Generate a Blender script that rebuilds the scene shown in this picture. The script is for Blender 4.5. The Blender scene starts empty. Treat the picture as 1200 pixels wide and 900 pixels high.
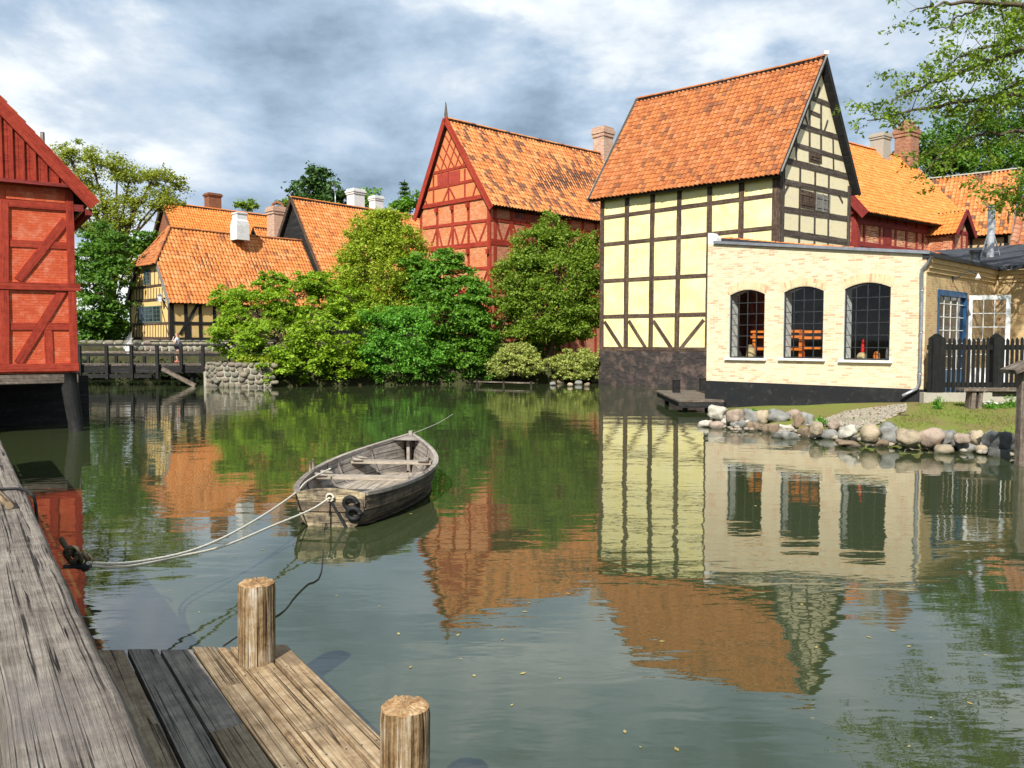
import bpy, bmesh, math, random
import numpy as np
from math import sin, cos, tan, atan, radians, pi, sqrt
from mathutils import Vector, Matrix, Quaternion
from mathutils import noise as mnoise

scene = bpy.context.scene
COL = scene.collection
random.seed(7)
RNG = np.random.default_rng(11)

# ------------------------------------------------------------------ camera
CAMZ = 2.5
FPX = 960.0                       # focal length in pixels of a 1200 px wide picture
PITCH = atan(52 / 960.0)          # camera looks slightly down
cd = bpy.data.cameras.new("camera")
cam = bpy.data.objects.new("camera", cd)
COL.objects.link(cam)
cam.location = (0, 0, CAMZ)
cam.rotation_euler = (pi / 2 - PITCH, 0, 0)
cd.sensor_width = 36.0
cd.lens = 36.0 * FPX / 1200.0
cd.clip_start = 0.05
cd.clip_end = 6000
scene.camera = cam

# ------------------------------------------------------------------ light
SUN_AZ = radians(18)              # sunlight travels away from the camera and to the right
SUN_EL = radians(41)
sd = bpy.data.lights.new("sun", 'SUN')
sd.energy = 5.0
sd.angle = radians(0.5)
sd.color = (1.0, 0.955, 0.88)
sun = bpy.data.objects.new("sun", sd)
COL.objects.link(sun)
sun.rotation_euler = Vector((sin(SUN_AZ) * cos(SUN_EL), cos(SUN_AZ) * cos(SUN_EL), -sin(SUN_EL))).to_track_quat('-Z', 'Y').to_euler()
sun.location = (-20, -30, 40)

def raydir(px, py):
    dx = (px - 600) / FPX; dy = (450 - py) / FPX
    return Vector((dx, cos(PITCH) + sin(PITCH) * dy, -sin(PITCH) + cos(PITCH) * dy))

world = bpy.data.worlds.new("World")
scene.world = world
world.use_nodes = True
def build_world():
    nt = world.node_tree; nt.nodes.clear(); N = nt.nodes; L = nt.links
    out = N.new('ShaderNodeOutputWorld'); bg = N.new('ShaderNodeBackground')
    bg.inputs['Strength'].default_value = 0.1
    sky = N.new('ShaderNodeTexSky'); sky.sky_type = 'NISHITA'; sky.sun_disc = False
    sky.sun_elevation = SUN_EL; sky.sun_rotation = radians(180 + 18)
    sky.air_density = 1.0; sky.dust_density = 0.6
    tc = N.new('ShaderNodeTexCoord')
    # flatten the direction onto a cloud layer: d / (z + k)
    sep = N.new('ShaderNodeSeparateXYZ'); L.new(tc.outputs['Generated'], sep.inputs[0])
    def m(op, a, b=None, c=None):
        n = N.new('ShaderNodeMath'); n.operation = op
        for i, v in enumerate((a, b, c)):
            if v is None: continue
            if isinstance(v, (int, float)): n.inputs[i].default_value = v
            else: L.new(v, n.inputs[i])
        return n.outputs[0]
    zz = m('ADD', m('ABSOLUTE', sep.outputs['Z']), 0.22)
    cx = m('DIVIDE', sep.outputs['X'], zz); cy = m('DIVIDE', sep.outputs['Y'], zz)
    comb = N.new('ShaderNodeCombineXYZ'); L.new(cx, comb.inputs[0]); L.new(cy, comb.inputs[1])
    def noise(vec, scale, detail, rough=0.55, dist=0.0, off=(0, 0, 0), sc=(1, 1, 1)):
        mp = N.new('ShaderNodeMapping'); mp.inputs['Location'].default_value = off; mp.inputs['Scale'].default_value = sc
        L.new(vec, mp.inputs[0])
        n = N.new('ShaderNodeTexNoise'); n.inputs['Scale'].default_value = scale
        n.inputs['Detail'].default_value = detail; n.inputs['Roughness'].default_value = rough
        n.inputs['Distortion'].default_value = dist
        L.new(mp.outputs[0], n.inputs['Vector']); return n.outputs['Fac']
    base = noise(comb.outputs[0], 0.9, 8, 0.56, 0.35, (3.1, 1.7, 0), (1.0, 0.8, 1))
    puff = noise(tc.outputs['Generated'], 3.4, 10, 0.56, 0.15, (0.3, 0.1, 0.45), (1, 1, 2.2))
    fine = noise(tc.outputs['Generated'], 2.3, 5, 0.6, 0.5, (5.3, 0, 0.2), (1, 1, 1.5))
    def blob(px, py, wid, amp):
        d = raydir(px, py).normalized()
        v = N.new('ShaderNodeVectorMath'); v.operation = 'DOT_PRODUCT'
        nm = N.new('ShaderNodeVectorMath'); nm.operation = 'NORMALIZE'; L.new(tc.outputs['Generated'], nm.inputs[0])
        L.new(nm.outputs[0], v.inputs[0]); v.inputs[1].default_value = d
        r = N.new('ShaderNodeMapRange'); r.interpolation_type = 'SMOOTHSTEP'
        r.inputs['From Min'].default_value = cos(wid); r.inputs['From Max'].default_value = 1.0
        r.inputs['To Min'].default_value = 0; r.inputs['To Max'].default_value = amp
        L.new(v.outputs['Value'], r.inputs['Value']); return r.outputs[0]
    pk = dict(scale=2.7, detail=11, rough=0.58, dist=0.1, sc=(1, 1, 2.1))
    puff = noise(tc.outputs['Generated'], off=(0.3, 0.1, 0.45), **pk)
    puff2 = noise(tc.outputs['Generated'], off=(0.345, 0.1, 0.36), **pk)
    relief = m('MULTIPLY', m('SUBTRACT', puff, puff2), 1.35)
    soft = N.new('ShaderNodeMapRange'); soft.interpolation_type = 'SMOOTHSTEP'
    soft.inputs['From Min'].default_value = 0.45; soft.inputs['From Max'].default_value = 0.58; soft.inputs['To Min'].default_value = -0.06; soft.inputs['To Max'].default_value = 0.085
    L.new(puff, soft.inputs['Value'])
    dens = m('ADD', m('MULTIPLY', m('SUBTRACT', base, 0.5), 0.55), m('ADD', m('ADD', soft.outputs[0], relief), 0.475))
    for (px, py, w, a) in SKYBLOBS:
        dens = m('ADD', dens, blob(px, py, w, a))
    ramp = N.new('ShaderNodeValToRGB'); e = ramp.color_ramp.elements
    e[0].position = 0.22; e[0].color = (0.215, 0.295, 0.39, 1)
    e[1].position = 0.40; e[1].color = (0.37, 0.485, 0.62, 1)
    for p, c in ((0.50, (0.48, 0.59, 0.725, 1)), (0.60, (0.62, 0.70, 0.79, 1)), (0.74, (0.85, 0.90, 0.94, 1)), (0.90, (1.0, 1.0, 1.0, 1))):
        x = e.new(p); x.color = c
    L.new(dens, ramp.inputs[0])
    mul = N.new('ShaderNodeVectorMath'); mul.operation = 'SCALE'; mul.inputs['Scale'].default_value = SKYGAIN
    L.new(ramp.outputs[0], mul.inputs[0])
    mx = N.new('ShaderNodeMix'); mx.data_type = 'RGBA'
    r2 = N.new('ShaderNodeMapRange'); r2.inputs['From Min'].default_value = 0.3; r2.inputs['From Max'].default_value = 0.52
    r2.inputs['To Min'].default_value = 0.72; r2.inputs['To Max'].default_value = 0.98
    L.new(fine, r2.inputs['Value']); L.new(r2.outputs[0], mx.inputs[0])
    L.new(sky.outputs[0], mx.inputs[6]); L.new(mul.outputs[0], mx.inputs[7])
    L.new(mx.outputs[2], bg.inputs['Color']); L.new(bg.outputs[0], out.inputs['Surface'])
SKYGAIN = 8.8
SKYBLOBS = [(40, 150, 0.24, 0.40), (170, 0, 0.34, -0.13), (-150, -60, 0.35, -0.16), (430, 30, 0.25, 0.10), (960, 60, 0.2, -0.07), (230, 120, 0.16, -0.08),
            (300, 150, 0.14, 0.07), (850, 60, 0.06, 0.10), (700, 130, 0.22, 0.03), (1080, 60, 0.30, -0.02),
            (290, 215, 0.10, 0.09), (390, 95, 0.14, -0.05), (470, 190, 0.14, 0.05)]
build_world()
scene.view_settings.view_transform = 'Standard'
scene.view_settings.look = 'None'
scene.view_settings.gamma = 1.0
scene.view_settings.use_curve_mapping = False
scene.view_settings.exposure = 0.42
try:
    scene.cycles.max_bounces = 7; scene.cycles.transparent_max_bounces = 12
    scene.cycles.caustics_reflective = False; scene.cycles.caustics_refractive = False
except Exception: pass

# ------------------------------------------------------------------ pixel <-> place helpers
CAM = Vector((0, 0, CAMZ))
def atD(px, py, D):
    r = raydir(px, py); return CAM + r * (D / r.y)
def atZ(px, py, z):
    r = raydir(px, py); return CAM + r * ((z - CAMZ) / r.z)

# ------------------------------------------------------------------ scene-graph helpers
ORG = {}
def tag(o, label=None, cat=None, group=None, kind=None):
    if label: o['label'] = label
    if cat: o['category'] = cat
    if group: o['group'] = group
    if kind: o['kind'] = kind
    return o
def thing(name, label, cat, loc=(0, 0, 0), group=None):
    o = bpy.data.objects.new(name, None); COL.objects.link(o)
    o.location = loc; o.empty_display_size = 0.2
    ORG[o.name] = Vector(loc)
    return tag(o, label, cat, group)

class MB:
    """collects faces; build() links them as ONE mesh object"""
    def __init__(s): s.v = []; s.f = []; s.uv = []; s.mi = []; s.sm = []
    def face(s, pts, uvs=None, mi=0, smooth=False):
        n = len(s.v); s.v.extend([tuple(p) for p in pts]); s.f.append(list(range(n, n + len(pts))))
        if uvs is None:
            a = Vector(pts[0]); b = Vector(pts[1]); ux = (b - a)
            nrm = ux.cross(Vector(pts[-1]) - a)
            ux = ux.normalized() if ux.length > 1e-9 else Vector((1, 0, 0))
            vx = nrm.cross(ux); vx = vx.normalized() if vx.length > 1e-9 else Vector((0, 0, 1))
            uvs = [((Vector(p) - a).dot(ux), (Vector(p) - a).dot(vx)) for p in pts]
        s.uv.extend(uvs); s.mi.append(mi); s.sm.append(smooth)
    def box(s, c, ax, ay, az, mi=0, uoff=None):
        """c centre, ax/ay/az half-extent vectors; uv u runs along ax"""
        c = Vector(c); ax = Vector(ax); ay = Vector(ay); az = Vector(az)
        if uoff is None: uoff = (random.random() * 40, random.random() * 40)
        if ax.cross(ay).dot(az) < 0: az = -az
        P = lambda i, j, k: c + ax * i + ay * j + az * k
        la, lb, lc = ax.length * 2, ay.length * 2, az.length * 2
        u0, v0 = uoff
        def q(a, b, cc, d, lu, lv, vo):
            s.face([a, b, cc, d], [(u0, v0 + vo), (u0 + lu, v0 + vo), (u0 + lu, v0 + vo + lv), (u0, v0 + vo + lv)], mi)
        q(P(-1, -1, 1), P(1, -1, 1), P(1, 1, 1), P(-1, 1, 1), la, lb, 0)
        q(P(-1, 1, -1), P(1, 1, -1), P(1, -1, -1), P(-1, -1, -1), la, lb, lb)
        q(P(-1, -1, -1), P(1, -1, -1), P(1, -1, 1), P(-1, -1, 1), la, lc, 2 * lb)
        q(P(1, 1, -1), P(-1, 1, -1), P(-1, 1, 1), P(1, 1, 1), la, lc, 2 * lb + lc)
        s.face([P(1, -1, -1), P(1, 1, -1), P(1, 1, 1), P(1, -1, 1)], [(u0, v0), (u0 + .01, v0 + lb), (u0 + .02, v0 + lb), (u0 + .02, v0)], mi)
        s.face([P(-1, 1, -1), P(-1, -1, -1), P(-1, -1, 1), P(-1, 1, 1)], [(u0, v0), (u0 + .01, v0 + lb), (u0 + .02, v0 + lb), (u0 + .02, v0)], mi)
    def bar(s, a, b, w, h, up=(0, 0, 1), mi=0):
        a = Vector(a); b = Vector(b); d = b - a; up = Vector(up)
        side = d.cross(up)
        if side.length < 1e-6: side = Vector((1, 0, 0))
        side.normalize(); u2 = side.cross(d).normalized()
        s.box((a + b) / 2, d / 2, side * w / 2, u2 * h / 2, mi)
    def tube(s, pts, rad, n=8, mi=0, cap=True, smooth=True):
        pts = [Vector(p) for p in pts]
        if not hasattr(rad, '__len__'): rad = [rad] * len(pts)
        rings = []; L = 0; ref = Vector((0.137, 0.31, 0.94))
        base = len(s.v)
        for i, p in enumerate(pts):
            t = (pts[min(i + 1, len(pts) - 1)] - pts[max(i - 1, 0)]).normalized()
            x = t.cross(ref)
            if x.length < 0.05: x = t.cross(Vector((1, 0, 0)))
            x.normalize(); y = t.cross(x)
            if i: L += (p - pts[i - 1]).length
            for k in range(n):
                a = 2 * pi * k / n
                s.v.append(tuple(p + (x * cos(a) + y * sin(a)) * rad[i]))
            rings.append(L)
        for i in range(len(pts) - 1):
            for k in range(n):
                a = base + i * n + k; b = base + i * n + (k + 1) % n
                s.f.append([a, b, b + n, a + n])
                c0 = k / n * 2 * pi * rad[0]; c1 = (k + 1) / n * 2 * pi * rad[0]
                s.uv.extend([(rings[i], c0), (rings[i], c1), (rings[i + 1], c1), (rings[i + 1], c0)])
                s.mi.append(mi); s.sm.append(smooth)
        if cap:
            for i, rev in ((0, False), (len(pts) - 1, True)):
                idx = [base + i * n + k for k in range(n)]
                if rev: idx = idx[::-1]
                s.f.append(idx[::-1] if False else idx); s.mi.append(mi); s.sm.append(False)
                s.uv.extend([(cos(2 * pi * k / n) * rad[i], sin(2 * pi * k / n) * rad[i]) for k in range(n)])
    def raw(s, V, F, UV=None, mi=0, smooth=False):
        n = len(s.v); s.v.extend([tuple(p) for p in V])
        for f in F:
            s.f.append([n + i for i in f]); s.mi.append(mi); s.sm.append(smooth)
            if UV is not None: s.uv.extend([UV[i] for i in f])
            else: s.uv.extend([(V[i][0], V[i][1]) for i in f])
    def build_each(s, name, mats, parent=None, k=6, label=None):
        out = []
        for i in range(0, len(s.f), k):
            m = MB(); c = sum(len(f) for f in s.f[:i])
            for f, mi, sm in zip(s.f[i:i + k], s.mi[i:i + k], s.sm[i:i + k]):
                m.face([s.v[j] for j in f], s.uv[c:c + len(f)], mi, sm); c += len(f)
            out.append(m.build(name, mats, parent, label))
        return out
    def build(s, name, mats, parent=None, label=None):
        root = parent
        while root is not None and root.parent is not None: root = root.parent
        off = ORG.get(root.name, Vector((0, 0, 0))) if root is not None else Vector((0, 0, 0))
        if root is not None and root.name not in ORG: off = Vector(root.location)
        me = bpy.data.meshes.new(name)
        me.from_pydata([(p[0] - off.x, p[1] - off.y, p[2] - off.z) for p in s.v], [], s.f)
        uvl = me.uv_layers.new(name='UVMap')
        uvl.data.foreach_set('uv', np.array(s.uv, dtype=np.float32).ravel())
        if not isinstance(mats, (list, tuple)): mats = [mats]
        for m in mats: me.materials.append(m)
        me.polygons.foreach_set('material_index', s.mi)
        me.polygons.foreach_set('use_smooth', s.sm)
        me.validate(); me.update()
        o = bpy.data.objects.new(name, me); COL.objects.link(o)
        if parent is not None: o.parent = parent
        if label: o['label'] = label
        return o

def np_mesh(name, V, nper, mats, parent=None, UV=None, smooth=False):
    """V (N*nper,3): separate polygons of nper corners each"""
    root = parent
    while root is not None and root.parent is not None: root = root.parent
    if root is not None: V = V - np.array(ORG.get(root.name, root.location))
    n = len(V) // nper
    me = bpy.data.meshes.new(name)
    me.vertices.add(len(V)); me.vertices.foreach_set('co', V.astype(np.float32).ravel())
    me.loops.add(len(V)); me.loops.foreach_set('vertex_index', np.arange(len(V), dtype=np.int32))
    me.polygons.add(n); me.polygons.foreach_set('loop_start', np.arange(0, len(V), nper, dtype=np.int32))
    try: me.polygons.foreach_set('loop_total', np.full(n, nper, dtype=np.int32))
    except Exception: pass
    if UV is not None:
        l = me.uv_layers.new(name='UVMap'); l.data.foreach_set('uv', UV.astype(np.float32).ravel())
    if not isinstance(mats, (list, tuple)): mats = [mats]
    for m in mats: me.materials.append(m)
    if smooth: me.polygons.foreach_set('use_smooth', [True] * n)
    me.update(); me.validate()
    o = bpy.data.objects.new(name, me); COL.objects.link(o)
    if parent is not None: o.parent = parent
    return o

def grid_mesh(name, V, F, mats, parent=None, UV=None, smooth=True):
    """V (n,3) numpy, F (m,4) numpy quads, UV per vertex"""
    root = parent
    while root is not None and root.parent is not None: root = root.parent
    if root is not None: V = V - np.array(ORG.get(root.name, root.location))
    me = bpy.data.meshes.new(name)
    me.vertices.add(len(V)); me.vertices.foreach_set('co', V.astype(np.float32).ravel())
    me.loops.add(F.size); me.loops.foreach_set('vertex_index', F.astype(np.int32).ravel())
    me.polygons.add(len(F)); me.polygons.foreach_set('loop_start', np.arange(0, F.size, 4, dtype=np.int32))
    try: me.polygons.foreach_set('loop_total', np.full(len(F), 4, dtype=np.int32))
    except Exception: pass
    if UV is not None:
        l = me.uv_layers.new(name='UVMap'); l.data.foreach_set('uv', UV[F.ravel()].astype(np.float32).ravel())
    if not isinstance(mats, (list, tuple)): mats = [mats]
    for m in mats: me.materials.append(m)
    me.polygons.foreach_set('use_smooth', [smooth] * len(F))
    me.update(); me.validate()
    o = bpy.data.objects.new(name, me); COL.objects.link(o)
    if parent is not None: o.parent = parent
    return o

# ------------------------------------------------------------------ materials
class NT:
    def __init__(s, name, rough=0.8, spec=0.3):
        s.m = bpy.data.materials.new(name); s.m.use_nodes = True
        s.t = s.m.node_tree; s.N = s.t.nodes; s.L = s.t.links
        s.b = s.N['Principled BSDF']; s.out = s.N['Material Output']
        s.b.inputs['Roughness'].default_value = rough
        s.b.inputs['Specular IOR Level'].default_value = spec
        s.tc = s.N.new('ShaderNodeTexCoord')
    def put(s, sock, v):
        if isinstance(v, (int, float)): sock.default_value = v
        elif isinstance(v, (tuple, list)):
            sock.default_value = tuple(v) + ((1,) if len(v) == 3 and len(sock.default_value) == 4 else ())
        else: s.L.new(v, sock)
    def math(s, op, a, b=0.0, c=None, clamp=False):
        n = s.N.new('ShaderNodeMath'); n.operation = op; n.use_clamp = clamp
        s.put(n.inputs[0], a); s.put(n.inputs[1], b)
        if c is not None: s.put(n.inputs[2], c)
        return n.outputs[0]
    def map(s, vec='UV', scale=(1, 1, 1), loc=(0, 0, 0), rot=(0, 0, 0)):
        n = s.N.new('ShaderNodeMapping'); n.inputs['Scale'].default_value = scale
        n.inputs['Location'].default_value = loc; n.inputs['Rotation'].default_value = rot
        s.L.new(s.tc.outputs[vec] if isinstance(vec, str) else vec, n.inputs[0]); return n.outputs[0]
    def noise(s, vec, scale=1, detail=4, rough=0.55, dist=0.0, color=False):
        n = s.N.new('ShaderNodeTexNoise'); n.inputs['Scale'].default_value = scale
        n.inputs['Detail'].default_value = detail; n.inputs['Roughness'].default_value = rough
        n.inputs['Distortion'].default_value = dist
        s.L.new(vec, n.inputs['Vector']); return n.outputs['Color' if color else 'Fac']
    def vor(s, vec, scale=1, feat='F1', out='Distance'):
        n = s.N.new('ShaderNodeTexVoronoi'); n.feature = feat; n.inputs['Scale'].default_value = scale
        s.L.new(vec, n.inputs['Vector']); return n.outputs[out]
    def white(s, vec):
        n = s.N.new('ShaderNodeTexWhiteNoise'); n.noise_dimensions = '3D'; s.L.new(vec, n.inputs['Vector']); return n.outputs['Value']
    def ramp(s, fac, stops, interp='LINEAR'):
        n = s.N.new('ShaderNodeValToRGB'); n.color_ramp.interpolation = interp; e = n.color_ramp.elements
        e[0].position = stops[0][0]; e[0].color = tuple(stops[0][1]) + (1,)
        e[1].position = stops[-1][0]; e[1].color = tuple(stops[-1][1]) + (1,)
        for p, c in stops[1:-1]: x = e.new(p); x.color = tuple(c) + (1,)
        s.L.new(fac, n.inputs[0]); return n.outputs[0]
    def rng(s, v, a, b, c=0.0, d=1.0, smooth=False):
        n = s.N.new('ShaderNodeMapRange'); n.inputs['From Min'].default_value = a; n.inputs['From Max'].default_value = b
        n.inputs['To Min'].default_value = c; n.inputs['To Max'].default_value = d
        if smooth: n.interpolation_type = 'SMOOTHSTEP'
        s.L.new(v, n.inputs['Value']); return n.outputs[0]
    def mix(s, f, a, b, mode='MIX'):
        n = s.N.new('ShaderNodeMix'); n.data_type = 'RGBA'; n.blend_type = mode
        s.put(n.inputs[0], f); s.put(n.inputs[6], a); s.put(n.inputs[7], b); return n.outputs[2]
    def bump(s, h, strength=0.5, dist=0.02, prev=None):
        n = s.N.new('ShaderNodeBump'); n.inputs['Strength'].default_value = strength; n.inputs['Distance'].default_value = dist
        s.L.new(h, n.inputs['Height'])
        if prev is not None: s.L.new(prev, n.inputs['Normal'])
        s.L.new(n.outputs[0], s.b.inputs['Normal']); return n.outputs[0]
    def color(s, c): s.put(s.b.inputs['Base Color'], c)

def mat_plain(name, c, rough=0.7, metal=0.0, var=0.25, scale=6.0, spec=0.3):
    t = NT(name, rough, spec); t.b.inputs['Metallic'].default_value = metal
    n = t.noise(t.map('Object'), scale, 5, 0.6)
    a = tuple(x * (1 - var) for x in c); b = tuple(min(1, x * (1 + var)) for x in c)
    t.color(t.ramp(n, [(0.3, a), (0.7, b)])); t.bump(n, 0.15, 0.01)
    return t.m

def mat_wood(name, stops, grain=(1.2, 26), crack=0.5, rough=0.8, bump=0.5, stain=None, dist=0.01):
    """u of the UV map runs along the grain (metres)"""
    t = NT(name, rough, 0.25)
    g1 = t.noise(t.map('UV', (grain[0], grain[1], 1)), 1.0, 7, 0.65, 0.6)
    g2 = t.noise(t.map('UV', (grain[0] * 0.35, grain[1] * 0.25, 1), (7, 3, 0)), 1.0, 4, 0.5)
    g3 = t.noise(t.map('UV', (grain[0] * 4.0, grain[1] * 4.5, 1), (1, 5, 0)), 1.0, 5, 0.7, 0.3)
    v = t.math('ADD', t.math('MULTIPLY', g1, 0.42), t.math('ADD', t.math('MULTIPLY', g2, 0.30), t.math('MULTIPLY', g3, 0.28)))
    g4 = t.noise(t.map('Object'), 7.0, 6, 0.7)
    v = t.math('ADD', t.math('MULTIPLY', t.math('SUBTRACT', v, 0.5), 1.75), t.math('ADD', t.math('MULTIPLY', t.math('SUBTRACT', g4, 0.5), 0.75), 0.5))
    col = t.ramp(v, stops)
    cr = t.noise(t.map('UV', (grain[0] * 0.9, grain[1] * 1.1, 1), (3, 9, 0)), 1.0, 3, 0.5, 0.9)
    crm = t.rng(cr, 0.33, 0.37, 1.0, 0.0)
    ck = t.noise(t.map('UV', (grain[0] * 0.55, grain[1] * 2.6, 1), (13, 2, 0)), 1.0, 2, 0.5, 0.5)
    crm = t.math('MAXIMUM', crm, t.rng(ck, 0.355, 0.39, 0.9, 0.0))
    kn = t.noise(t.map('Object'), 3.1, 2, 0.5)
    crm = t.math('MULTIPLY', crm, t.rng(kn, 0.28, 0.42))
    col = t.mix(t.math('MULTIPLY', crm, crack), col, tuple(x * 0.18 for x in stops[0][1]))
    if stain:
        sn = t.noise(t.map('Object'), stain[1], 4, 0.6)
        col = t.mix(t.rng(sn, 0.5, 0.68), col, stain[0])
    t.color(col)
    h = t.math('SUBTRACT', v, t.math('MULTIPLY', crm, 0.8))
    t.bump(h, bump, dist)
    return t.m

def mat_leaf(name, dark, light, yellow=None, trans=0.35):
    t = NT(name, 0.55, 0.25)
    g = t.N.new('ShaderNodeNewGeometry')
    r = g.outputs['Random Per Island']
    big = t.noise(t.map('Object'), 0.55, 3, 0.5)
    v = t.math('ADD', t.math('MULTIPLY', r, 0.55), t.math('MULTIPLY', big, 0.45))
    stops = [(0.12, dark), (0.75, light)]
    if yellow: stops.append((0.93, yellow))
    col = t.ramp(v, stops); t.color(col)
    tr = t.N.new('ShaderNodeBsdfTranslucent'); t.put(tr.inputs['Color'], t.mix(1.0, col, (1.4, 1.35, 0.6), 'MULTIPLY'))
    ms = t.N.new('ShaderNodeMixShader'); ms.inputs[0].default_value = trans
    t.L.new(t.b.outputs[0], ms.inputs[1]); t.L.new(tr.outputs[0], ms.inputs[2]); t.L.new(ms.outputs[0], t.out.inputs[0])
    return t.m

def mat_tile(name, cols, dark=(0.06, 0.035, 0.03), damt=0.12, dscale=0.5, moss=None, dirt=0.25):
    """UV counted in tiles"""
    t = NT(name, 0.72, 0.3)
    fl = t.N.new('ShaderNodeVectorMath'); fl.operation = 'FLOOR'
    t.L.new(t.map('UV', (1, 1, 1), (0.001, 0.001, 0)), fl.inputs[0])
    w = t.white(fl.outputs[0])
    n = len(cols)
    col = t.ramp(w, [((i + 0.5) / n, c) for i, c in enumerate(cols)])
    # streaky groups of darker, older tiles
    grp = t.noise(t.map(fl.outputs[0], (0.30, 0.13, 1)), 1.0, 3, 0.6, 0.3)
    w2 = t.white(t.map(fl.outputs[0], (1, 1, 1), (31, 17, 3)))
    thr = t.math('ADD', t.math('MULTIPLY', grp, 0.62), t.math('MULTIPLY', w2, 0.38))
    dm = t.rng(thr, 0.70 - damt, 0.74 - damt)
    col = t.mix(t.math('MULTIPLY', dm, dscale), col, dark)
    sp = t.noise(t.map('UV', (2.2, 2.0, 1)), 2.0, 6, 0.7)
    col = t.mix(t.rng(sp, 0.50, 0.75, 0, dirt), col, (0.07, 0.05, 0.035))
    col = t.mix(t.rng(sp, 0.25, 0.42, 0.22, 0), col, (0.55, 0.42, 0.30))
    if moss:
        mo = t.noise(t.map('Object'), 0.8, 4, 0.6)
        col = t.mix(t.rng(mo, 0.58, 0.66, 0, 0.8), col, moss)
    t.color(col); t.bump(sp, 0.25, 0.01)
    return t.m

def mat_brick(name, cols, mortar, bw=0.23, bh=0.072, ms=0.009, weather=None, wsc=1.3, bump=0.5, wr=(0.5, 0.7), wamt=0.8):
    """UV in metres; cols = [(position, colour)...] picked per brick"""
    t = NT(name, 0.85, 0.2)
    b = t.N.new('ShaderNodeTexBrick'); b.offset = 0.5; b.squash = 1
    b.inputs['Scale'].default_value = 1.0; b.inputs['Brick Width'].default_value = bw; b.inputs['Row Height'].default_value = bh
    b.inputs['Mortar Size'].default_value = ms; b.inputs['Mortar Smooth'].default_value = 0.3
    b.inputs['Color1'].default_value = (0, 0, 0, 1); b.inputs['Color2'].default_value = (1, 1, 1, 1); b.inputs['Mortar'].default_value = (0.5, 0.5, 0.5, 1)
    wob = t.noise(t.map('UV'), 3.0, 3, 0.5, color=True)
    uv = t.N.new('ShaderNodeVectorMath'); uv.operation = 'MULTIPLY_ADD'
    t.L.new(wob, uv.inputs[0]); uv.inputs[1].default_value = (0.012, 0.012, 0); t.L.new(t.map('UV'), uv.inputs[2])
    t.L.new(uv.outputs[0], b.inputs['Vector'])
    col = t.ramp(b.outputs['Color'], cols)
    fine = t.noise(t.map('UV'), 18, 5, 0.6)
    col = t.mix(t.rng(fine, 0.35, 0.7, 0, 0.35), col, tuple(x * 0.6 for x in cols[0][1]))
    col = t.mix(b.outputs['Fac'], col, mortar)
    if weather:
        w = t.noise(t.map('UV'), wsc, 6, 0.65, 0.3)
        col = t.mix(t.rng(w, wr[0], wr[1], 0, wamt), col, weather)
    t.color(col)
    h = t.math('SUBTRACT', t.math('MULTIPLY', fine, 0.4), t.math('MULTIPLY', b.outputs['Fac'], 0.6))
    t.bump(h, bump, 0.012)
    return t.m

def mat_plaster(name, c, stain, stain2=None, sc=1.2, a=0.5, b=0.75, amt=0.7, edge=None):
    t = NT(name, 0.9, 0.15)
    n = t.noise(t.map('UV'), sc, 7, 0.65, 0.2)
    f = t.noise(t.map('UV'), 14, 5, 0.6)
    col = t.mix(t.rng(n, a, b, 0, amt), c, stain)
    if stain2:
        n2 = t.noise(t.map('UV', (1, 1, 1), (5, 2, 0)), sc * 2.3, 6, 0.7)
        col = t.mix(t.rng(n2, 0.56, 0.72, 0, 0.75), col, stain2)
    col = t.mix(t.rng(f, 0.4, 0.75, 0, 0.18), col, tuple(x * 0.55 for x in c))
    t.color(col); t.bump(t.math('ADD', f, n), 0.3, 0.012)
    return t.m

M = {}
M['tile_orange'] = mat_tile('tile_orange', [(0.54, 0.165, 0.038), (0.62, 0.21, 0.05), (0.66, 0.25, 0.07), (0.57, 0.18, 0.042), (0.68, 0.30, 0.11)], damt=0.04, dscale=0.5)
M['tile_mottled'] = mat_tile('tile_mottled', [(0.52, 0.165, 0.042), (0.62, 0.23, 0.062), (0.66, 0.29, 0.10), (0.48, 0.145, 0.04)], dark=(0.11, 0.05, 0.035), damt=0.12, dscale=0.85)
M['tile_rust'] = mat_tile('tile_rust', [(0.34, 0.105, 0.032), (0.42, 0.14, 0.042), (0.49, 0.175, 0.05), (0.38, 0.12, 0.036), (0.47, 0.19, 0.075)], damt=0.06, dscale=0.5, dirt=0.4)
M['tile_new'] = mat_tile('tile_new', [(0.62, 0.19, 0.035), (0.70, 0.235, 0.05), (0.66, 0.21, 0.04), (0.74, 0.28, 0.07)], damt=-0.1, dscale=0.3, dirt=0.12)
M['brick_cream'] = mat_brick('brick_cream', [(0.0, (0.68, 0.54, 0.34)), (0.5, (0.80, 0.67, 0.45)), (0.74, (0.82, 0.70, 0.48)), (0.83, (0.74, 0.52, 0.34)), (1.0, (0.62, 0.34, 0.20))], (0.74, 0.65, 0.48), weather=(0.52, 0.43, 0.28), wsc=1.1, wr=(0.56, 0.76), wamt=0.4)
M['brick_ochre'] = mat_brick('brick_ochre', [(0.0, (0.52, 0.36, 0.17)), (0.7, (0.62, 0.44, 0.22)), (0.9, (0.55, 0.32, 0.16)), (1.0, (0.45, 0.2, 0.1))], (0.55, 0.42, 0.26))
M['brick_red'] = mat_brick('brick_red', [(0.0, (0.34, 0.09, 0.04)), (0.5, (0.50, 0.17, 0.08)), (0.8, (0.58, 0.25, 0.13)), (1.0, (0.42, 0.11, 0.05))], (0.60, 0.33, 0.22), weather=(0.62, 0.20, 0.09), wamt=0.5)
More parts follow.
